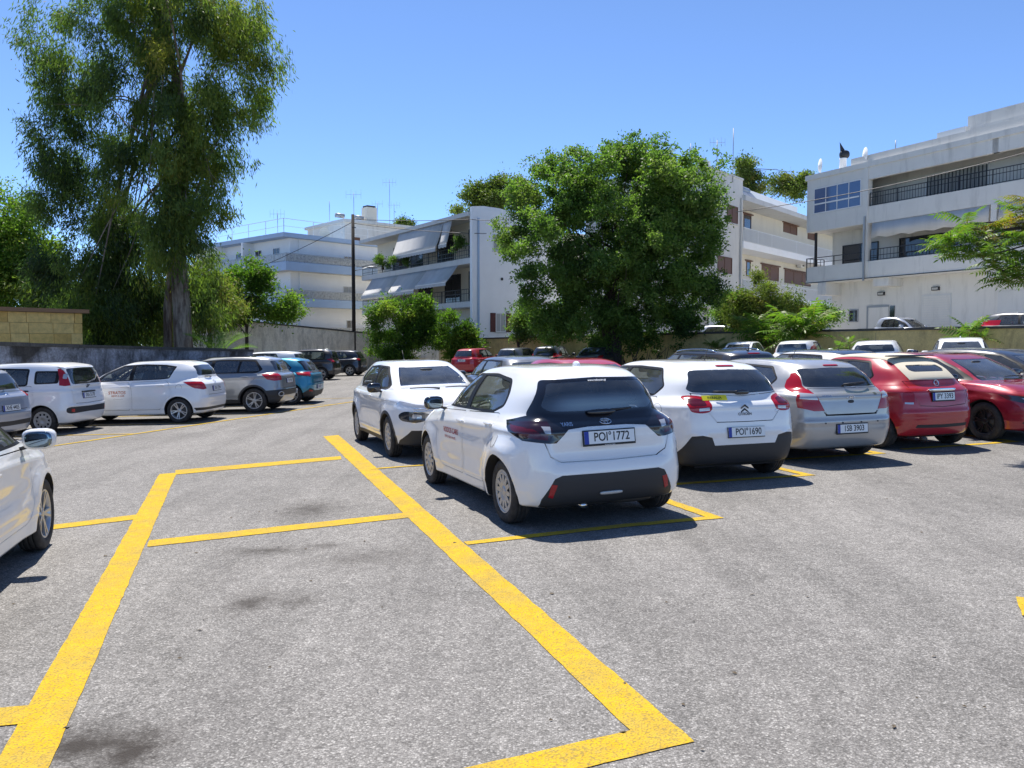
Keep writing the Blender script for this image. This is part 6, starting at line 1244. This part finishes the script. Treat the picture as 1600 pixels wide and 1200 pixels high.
# ---- boxy white hatch with lights in the rear pillars
def panda_extra(root, S, out):
    p, n = S.at('r', 0, .80); number_plate(root, p+n*.012, Vector((-1, 0, .06)), 'IXA 5170', holder=False); p, n = S.at('r', 0, .885); b = MB(); b.blob(p+n*.012, (.022, .27, .016), .4); b.build('plate_light_bar', M_PLASTIC, root)
    wiper(root, S, 'r', 0, 1.07, .36, 1.09, 'wiper', .018); b = MB(); p, n = S.at('r', 0, 1.0); M = frame_at(p+n*.002, n)
    b.prism([(-.06, .05), (.06, .05), (.02, -.06), (-.02, -.06)], 0, .01, M @ Matrix(((1, 0, 0, 0), (0, 0, 1, 0), (0, 1, 0, 0), (0, 0, 0, 1)))); b.build('wiper_housing', M_MIDGREY, root)
    for x in (.05, -.9): pass
PANDA = gen(M_WHITE, W=.82, H=1.55, wb=2.30, fo=.73, ro=.63, r=.295, tw=.18, wheel='holes', zs=(.93, .92, .88), zb=(1.03, 1.02, 1.06), cowl=.98, wst=.42, rrear=-1.64, tgb=-1.74, wbelt=.775, wroof=.62, zroof=(1.44, 1.49, 1.43), nr=9, nrc=8, nrr=7, rgb=.0, mirm=M_PLASTIC, hm=M_PLASTIC,
    dlo=[(.74, 1.04), (.02, 1.03), (-.84, 1.05), (-.86, 1.42), (.0, 1.45), (.24, 1.43), (.52, 1.25)], dlor=.06, w1=[(.6, 1.065), (-.02, 1.065), (-.05, 1.425), (.22, 1.40), (.48, 1.24)], w2=[(-.12, 1.07), (-.80, 1.08), (-.81, 1.39), (-.14, 1.42)],
    rw=[(0, 1.06), (.58, 1.06), (.57, 1.41), (0, 1.42)], rwr=.06, tg=[(-.01, 1.45), (.60, 1.45), (.62, 1.05), (.60, .68), (.54, .64), (-.01, .63)],
    cuts=[(('trim', ['body', '_gap', 'door2']), [('s', *p) for p in rounded([(-.98, 1.08), (-.98, 1.37), (-1.52, 1.36), (-1.50, 1.09)], .05)]), (('third_window', ['trim']), [('s', *p) for p in rounded([(-1.02, 1.11), (-1.02, 1.34), (-1.44, 1.33), (-1.43, 1.12)], .05)]),
          (('tail',), [('r', .605, 1.41), ('s', -1.56, 1.425), ('s', -1.44, 1.40), ('s', -1.50, 1.24), ('s', -1.52, 1.05), ('r', .70, 1.03), ('r', .615, 1.04), ('r', .605, 1.22)]), (('tail2',), [('s', *p) for p in rounded([(-1.57, 1.19), (-1.57, 1.29), (-1.635, 1.30), (-1.64, 1.18)], .02)]),
          (('rbump',), [('r', *p) for p in rounded([(-.01, .44), (-.01, .56), (.70, .575), (.755, .55), (.755, .46), (.70, .43)], [0, 0, .03, .03, .03, .03])]), (('reflector',), [('r', .60, .46), ('r', .68, .465), ('r', .68, .535), ('r', .60, .53)])], extra=panda_extra)
# ---- older white hatch with door lettering
def yar2_extra(root, S, out):
    p, n = S.at('r', 0, .80); number_plate(root, p+n*.012, Vector((-1, 0, .08)), 'IXA 7294', holder=False); dl = out['door'][0]
    wrap_text(dl, S, 's', .22, .76, 'STRATOS', .10, M_ORINK, -1, 'door_lettering', .004, slant=.1); wrap_text(dl, S, 's', .20, .685, 'RENT A CAR', .055, M_ORINK, -1, 'door_lettering', .004); wrap_text(dl, S, 's', .20, .61, '- - - - - - - -', .05, M_INK, -1, 'door_lettering', .004)
    ring(root, frame_at(*S.at('s', -1.28, .855)), .075, .075, .004, M_TRIM, 'fuel_flap_line', .0012); wiper(root, S, 'r', 0, 1.08, .34, 1.10, 'wiper', .016)
    b = MB(); p, n = S.at('r', 0, .97); M = frame_at(p+n*.003, n); ring(root, M, .06, .04, .008, M_CHROME, 'emblem')
YAR2 = gen(M_WHITE, W=.8475, H=1.505, wb=2.51, fo=.82, ro=.64, r=.30, zs=(.93, .90, .80), zb=(1.10, 1.0, 1.03), cowl=1.12, wst=.30, rrear=-1.55, tgb=-1.72, dr=-1.05, zk=1.13, drt=-1.20, zroof=(1.40, 1.455, 1.39), wroof=.55, rgb=.05,
    dlo=[(.94, 1.02), (-.80, 1.055), (-1.02, 1.075), (-1.17, 1.36), (-.9, 1.405), (-.4, 1.43), (.14, 1.412), (.54, 1.27)], w2=[(-.13, 1.05), (-.80, 1.08), (-1.0, 1.10), (-1.12, 1.34), (-.9, 1.378), (-.4, 1.40), (-.16, 1.40)], dlor=.02,
    cuts=[(('tail',), [('s', -1.38, .985), ('s', -1.60, .99), ('r', .64, .98), ('r', .585, .81), ('r', .69, .79), ('s', -1.64, .83)]), (('rbump',), [('r', -.01, .36), ('r', .60, .36), ('s', -1.62, .36), ('s', -1.66, .29), ('r', -.01, .29)])], extra=yar2_extra)
# ---- crossover with cladding, silver roof
def arona_extra(root, S, out):
    p, n = S.at('r', 0, .84); number_plate(root, p+n*.012, Vector((-1, 0, .08)), 'IYB 4106', holder=False)
    for sy in (1, -1):
        pts = [Vector((x, sy*(.60), 1.52+.02*math.sin((x+1.3)/1.6*3.1))) for x in np.linspace(-1.3, .3, 9)]; MB().tube(pts, .014, 6).build('roof_rail', M_GLOSSBLACK, root)
        p, n = S.at('r', .70, .50); p.y *= sy; n.y *= sy; M = frame_at(p+n*.008, n); ring(root, M, .10, .07, .022, M_SILVER, 'bumper_frame', .02)
ARONA = gen(M_GREY, W=.89, H=1.54, wb=2.566, fo=.83, ro=.74, r=.335, tw=.205, gc=.24, zs=(1.0, .96, .88), zb=(1.11, 1.06, 1.09), zroof=(1.43, 1.49, 1.42), clad=.05, arch=.05, rrear=-1.72, tgb=-1.88, dr=-1.52, zk=1.14, drt=-1.30, sglass=M_GLASSD, sglass2=M_GLASSD, roofm=M_SILVER, wroof=.59,
    w2=[(-.13, 1.11), (-.80, 1.12), (-.86, 1.42), (-.4, 1.437), (-.18, 1.434)], w3=[(-.86, 1.12), (-1.40, 1.135), (-1.42, 1.175), (-1.28, 1.40), (-.92, 1.418)],
    cuts=[(('roof', ['body', 'tailgate', '_gap']), [('u', -.01, 9.1), ('u', .5, 9.1), ('u', 1.01, 9.1), ('u', 1.01, 12.1), ('u', -.01, 12.1)]), (('tail',), [('s', -1.50, 1.045), ('s', -1.74, 1.065), ('r', .62, 1.05), ('r', .60, .88), ('s', -1.84, .86), ('s', -1.66, .90)]),
          (('rbump',), [('r', -.01, .60), ('r', .72, .62), ('s', -1.62, .60), ('u', .27, -.2), ('u', -.01, -.2)]), (('skid',), [('r', -.01, .44), ('r', .55, .45), ('r', .64, .33), ('u', .2, .1), ('u', -.01, .1)]), (('sill',), [('s', 1.1, .37), ('s', -1.0, .37), ('u', .30, -.2), ('u', .69, -.2)])], extra=arona_extra)
# ---- teal hatch
def i20_extra(root, S, out):
    p, n = S.at('r', 0, .52); number_plate(root, p+n*.012, Vector((-1, 0, .08)), 'IZB 2254', holder=False); wiper(root, S, 'r', 0, 1.05, .34, 1.07, 'wiper', .016)
I20 = gen(M_TEAL, W=.8875, H=1.45, wb=2.58, fo=.82, ro=.64, r=.31, dr=-1.30, zk=1.10, drt=-1.05, rrear=-1.58, sglass2=M_GLASSD, rw=[(0, 1.06), (.60, 1.07), (.52, 1.32), (0, 1.33)], rwt=[(0, 1.02), (.66, 1.03), (.56, 1.345), (0, 1.35)],
    cuts=[(('garnish',), [('r', -.01, 1.0), ('r', .60, 1.01), ('s', -1.40, 1.0), ('s', -1.50, .90), ('r', .70, .84), ('r', .62, .95), ('r', -.01, .965)]), (('tail',), [('r', .44, .995), ('r', .62, 1.0), ('s', -1.44, .985), ('s', -1.52, .91), ('r', .70, .86), ('r', .62, .97), ('r', .44, .98)]), (('rbump',), [('r', -.01, .40), ('r', .50, .42), ('r', .76, .50), ('s', -1.62, .34), ('u', .24, -.2), ('u', -.01, -.2)]), (('reflector',), [('r', .62, .42), ('r', .76, .44), ('r', .76, .40), ('r', .62, .38)])], extra=i20_extra)
def plain_tail(z0=.86, z1=1.0, y0=.56, y1=.80): return [(('tail',), [('r', *p) for p in rounded([(y0, z0), (y0+.02, z1), (y1-.04, z1), (y1, z0+.02)], .03)])]
def plain_extra(text, z=.80, front=False):
    def f(root, S, out):
        m = 'f' if front else 'r'; p, n = S.at(m, 0, z); number_plate(root, p+n*.012, Vector((1 if front else -1, 0, .08)), text, holder=False)
        if front: wiper(root, S, 'f', .42, S.ev([[1, 7.1]])[0][2], -.02, S.ev([[1, 7.15]])[0][2], 'wiper', .014)
        else: wiper(root, S, 'r', 0, S.ev([[0, 7.3]])[0][2], .34, S.ev([[0, 7.35]])[0][2], 'wiper', .016)
    return f
def rails(base):
    def f(root, S, out):
        base(root, S, out)
        for sy in (1, -1):
            pts = []
            for x in np.linspace(-1.45, .25, 11):
                uv = S.inv('x', x, 9.5); p = S.ev(uv)[0]; pts.append(Vector((p[0], sy*p[1], p[2]+.045-.05*abs((x+.6)/.85)**6)))
            MB().tube(pts, .016, 6).build('roof_rail', M_CHROME, root)
    return f
# ------------------------------------------------------------------ cars in place
def car(spec, label, x, y, hd, lod=0, dz=0, tilt=True, group=None, **over):
    d = dict(spec); d.update(over); r, S = make_car('parked_car', d, label, 'car', group, lod); place(r, x, y, hd, dz, tilt); return r
_mk = make_car
car(YARIS, 'white hatchback with black band joining its tail lights and red door lettering', .24, 9.30, 111.6)
def c3_with_sticker(root, S, out): root['sticker'] = 1; c3_extra(root, S, out); del root['sticker']
car(C3, 'white hatchback with black cladding and yellow sticker on its tailgate', 2.14, 11.63, 110.7, extra=c3_with_sticker)
car(C3, 'white hatchback with black mirrors and split headlights facing nose out', -1.59, 14.26, -68.6)
car(I30, 'silver hatchback with tall red tail lights beside the red convertible', 4.01, 13.38, 110.0)
car(F500, 'small red convertible with cream canvas roof', 6.13, 14.40, 110.0)
car(CORSA, 'crimson hatchback with black wheels facing nose out', 8.33, 15.37, -70.0)
car(gen(M_BLACK, W=.89, H=1.44, wb=2.62, fo=.85, ro=.72, zs=(.92, .89, .80), zb=(1.02, .96, .99), dr=-1.30, cuts=[(('head',), [('f', .42, .66), ('f', .42, .72), ('f', .74, .78), ('f', .78, .70)])], extra=plain_extra('IYX 4821', .45, True)), 'dusty black hatchback parked nose out behind the crimson hatchback', 10.35, 17.2, -66, 0, 0, rglass=M_GLASS)
# left row against the blackened wall
def near_extra(root, S, out):
    for sy in (1,): pass
NEAR = gen(M_WHITE, W=.885, H=1.44, wb=2.60, fo=.80, ro=.70, r=.315, zs=(.92, .885, .80), zb=(1.02, .965, 1.0), cowl=1.26, wst=.30, nfc=5.0, zroof=(1.33, 1.385, 1.33), mirx=.74, mirs=1.1, wbelt=.835, wroof=.64, sglass=M_GLASS, bp=-.22, hx=((-.10, .84), (-1.0, .86)), scoop=.03, scz=.62, flf=1.4)
car(NEAR, 'white car seen along its side, wing mirror pointing at the boxy hatchback', -4.56, 5.72, 106.6)
car(gen(M_BLUESIL, W=.87, H=1.50, wb=2.54, ro=.70, cuts=plain_tail(.90, 1.05)+[(('rbump',), [('r', -.01, .44), ('r', .70, .46), ('r', .72, .36), ('r', -.01, .35)])], extra=(lambda root, S, out: (plain_extra('XHE 4405', .70)(root, S, out), chevrons(root, *S.at('r', 0, .97), .08, M_CHROME))), dr=-1.25), 'bluish silver hatchback half hidden behind the white car with the wing mirror', -11.72, 16.15, 178, 0)
car(PANDA, 'boxy white hatchback with tall red lights in its rear pillars', -11.24, 18.58, 178)
car(YAR2, 'white hatchback with orange door lettering beside the boxy hatchback', -9.22, 20.62, 178.3)
car(ARONA, 'grey crossover with silver roof and black wheel arch cladding', -8.27, 23.35, 178)
car(I20, 'teal blue hatchback beside the grey crossover', -8.05, 26.3, 178)
car(gen(M_WHITE, W=.89, H=1.64, wb=2.55, zs=(1.0, .97, .9), zb=(1.12, 1.08, 1.1), zroof=(1.54, 1.59, 1.53), rrear=-1.72, cuts=plain_tail(1.0, 1.3, .62, .80), extra=plain_extra('', .8)), 'white van-like car showing only its roof behind the teal hatchback', -10.6, 34.8, 178, 2)
car(gen(M_RED, H=1.46, cuts=plain_tail(), extra=plain_extra('', .8)), 'red car almost hidden by the blackened wall end', -13.2, 36.0, 150, 2)
car(gen(M_BROWN, W=.90, H=1.66, wb=2.60, ro=.72, r=.34, gc=.26, zs=(1.02, 1.0, .95), zb=(1.14, 1.10, 1.14), zroof=(1.55, 1.60, 1.53), rrear=-1.80, wroof=.63, nr=9, nrc=8, dr=-1.55, drt=-1.4, clad=.05, cuts=plain_tail(.95, 1.15, .60, .82)+[(('rbump',), [('r', -.01, .50), ('r', .80, .52), ('u', .24, -.2), ('u', -.01, -.2)])], extra=rails(plain_extra('IYM 2217', .95))), 'brown-black off-roader with roof rails beside the pale stained wall', -11.5, 45.2, 178, 1)
car(gen(M_NAVY, W=.89, H=1.56, wb=2.55, r=.33, zs=(1.0, .97, .92), zb=(1.10, 1.06, 1.1), zroof=(1.46, 1.51, 1.45), clad=.05, cuts=plain_tail(.92, 1.05)+[(('rbump',), [('r', -.01, .50), ('r', .80, .52), ('u', .24, -.2), ('u', -.01, -.2)])], extra=plain_extra('IZE 9042', .55)), 'dark navy crossover at the far end of the pale stained wall', -11.0, 51.2, 172, 1)
# second row in the middle
car(gen(M_MIDGREY, W=.91, H=1.43, wb=2.80, fo=.85, ro=.95, zs=(.95, .90, .80), zb=(1.02, .96, .99), zroof=(1.32, 1.385, 1.32), rrear=-1.45, tgb=-2.05, dr=-1.45, drt=-1.1, cuts=plain_tail(.85, .98), extra=plain_extra('IYH 7730', .80)), 'dark grey saloon seen over the roof of the hatchback with red door lettering', .0, 19.6, 111, 1)
car(gen(M_RED, H=1.40, zroof=(1.29, 1.35, 1.29), cuts=[(('head',), [('f', .42, .66), ('f', .42, .72), ('f', .74, .78), ('f', .78, .70)])], extra=plain_extra('', .45, True)), 'bright red car showing only its roof and windscreen between the white hatchbacks', 1.45, 15.9, -68, 1)
car(gen(M_BLACK, W=.90, H=1.50, wb=2.68, ro=.95, rrear=-2.0, tgb=-2.15, dr=-1.85, drt=-1.7, zroof=(1.40, 1.45, 1.39), w2=[(-.13, 1.035), (-.85, 1.05), (-.90, 1.385), (-.15, 1.395)], w3=[(-.96, 1.05), (-1.66, 1.06), (-1.62, 1.34), (-1.0, 1.38)], cuts=plain_tail(.9, 1.05), extra=rails(lambda root, S, out: (plain_extra('IZA 1180', .80)(root, S, out), brake_light(root, S, .15, 1.425, .015), rod_aerial(root, -1.75, 1.49, .28)))), 'black estate car with chrome roof rails behind the white hatchback with the yellow sticker', 4.35, 18.9, 110, 0)
car(gen(M_WHITE, W=.89, H=1.46, wb=2.60, roofm=M_BLACK, dr=-1.35, cuts=[(('roof', ['body', '_gap']), [('u', -.01, 9.25), ('u', 1.01, 9.25), ('u', 1.01, 12.1), ('u', -.01, 12.1)])]+plain_tail(), extra=lambda root, S, out: (plain_extra('', .80)(root, S, out), rod_aerial(root, -.9, 1.46, .3))), 'white hatchback with black roof behind the silver hatchback', 6.75, 18.7, 110, 0)
# along the ochre wall
car(gen(M_RED, H=1.52, W=.84, wb=2.40, rrear=-1.50, cuts=plain_tail(.9, 1.15, .60, .78), extra=plain_extra('IXB 6614', .85)), 'small red hatchback parked by the rounded green shrub', -1.95, 47.6, 62, 1)
car(gen(M_MIDGREY, H=1.50, cuts=plain_tail(), extra=plain_extra('', .8)), 'grey hatchback between the small red hatchback and the black car', .55, 47.6, 60, 2)
car(gen(M_BLACK, H=1.56, rrear=-1.60, cuts=plain_tail(.95, 1.15), extra=plain_extra('', .8)), 'black hatchback parked under the broad tree', 2.35, 45.8, 68, 2)
car(gen(M_DARK, H=1.44, W=.89, ro=.95, wb=2.65, rrear=-1.35, tgb=-1.95, cuts=plain_tail(.85, 1.0), extra=plain_extra('', .8)), 'dark grey saloon beside the trunk of the broad tree', 4.65, 43.2, 66, 2)
car(gen(M_WHITE, H=1.50, cuts=[(('head',), [('f', .42, .66), ('f', .42, .72), ('f', .74, .78), ('f', .78, .70)])], extra=plain_extra('', .45, True)), 'white car facing out beside the feathery ailanthus saplings', 10.1, 36.3, -118, 2)
car(gen(M_WHITE, H=1.50, rrear=-1.72, tgb=-1.80, cuts=plain_tail(1.05, 1.35, .64, .78), extra=plain_extra('', .8)), 'white hatchback behind the black-roofed hatchback with lights beside its rear window', 11.7, 33.2, 58, 2)
car(gen(M_WHITE, H=1.46, rrear=-1.62, rgb=.05, rglass=M_GLASSD, rw=[(0, 1.10), (.60, 1.12), (.52, 1.33), (0, 1.34)], cuts=plain_tail(.9, 1.02), extra=lambda root, S, out: rod_aerial(root, -.9, 1.46, .3, 0, .1)), 'white hatchback with wide dark rear window in front of the small city car', 12.0, 27.0, 62, 1)
car(gen(M_WHITE, H=1.47, W=.90, cuts=[(('head',), [('f', .42, .66), ('f', .42, .72), ('f', .74, .78), ('f', .78, .70)])], extra=lambda root, S, out: (plain_extra('', .45, True)(root, S, out), MB().blob((-.3, 0, 1.48), (.05, .02, .03), .9).build('aerial', M_WHITE, root))), 'white car facing out beside the ailanthus sprig on the wall', 13.6, 25.0, -117, 1)
# up on the street
sdeg = math.degrees(math.atan2(sd[1], sd[0])); sdeg1 = math.degrees(math.atan2(sd1[1], sd1[0]))
def street_car(spec, label, px, depth, hd, lod=2):
    p = at_depth(px, 520, depth); z = stz((p.x, p.y)); r = car(spec, label, 0, 0, 0, lod); r.matrix_world = Matrix.Translation((p.x, p.y, z)) @ Matrix.Rotation(R(hd), 4, 'Z'); return r
street_car(gen(M_SILVER, H=1.47), 'silver car on the upper street below the maroon shutters', 765, 60.5, sdeg1)
street_car(gen(M_BLUESIL, H=1.49, W=.86), 'silver hatchback on the upper street at the foot of the round bush', 1138, 45.5, sdeg1)
SMART = gen(M_BLUESIL, W=.78, H=1.56, wb=1.82, fo=.52, ro=.42, r=.29, cowl=.95, wst=.30, rrear=-1.02, tgb=-1.20, zs=(.98, .95, .90), zb=(1.08, 1.04, 1.04), zroof=(1.46, 1.51, 1.44), wroof=.56, bp=-.42, dr=-.80, drt=-.62, door2=None, hx=((-.30, .95),), w2=None, dlo=[(.72, 1.06), (-.66, 1.08), (-.72, 1.14), (-.60, 1.42), (-.2, 1.46), (.12, 1.44), (.5, 1.27)], w1=[(.6, 1.09), (.0, 1.09), (-.02, 1.43), (.1, 1.415), (.44, 1.25)], seatx=-.05, rseatx=-.5, mirx=.5)
SMART['w2'] = [(-.06, 1.09), (-.60, 1.105), (-.65, 1.15), (-.55, 1.39), (-.2, 1.43), (-.08, 1.43)]; SMART['ppillar'] = 1
street_car(SMART, 'tiny bluish silver city car parked before the white garage front', 1412, 38.5, sdeg+3, 1)
street_car(gen(M_DARK, H=1.50, cuts=plain_tail(.95, 1.2, .6, .8)), 'dark car with red tail light on the upper street at the garage shutter', 1612, 33.5, sdeg+5)
print('TIME', time.time()-T0)
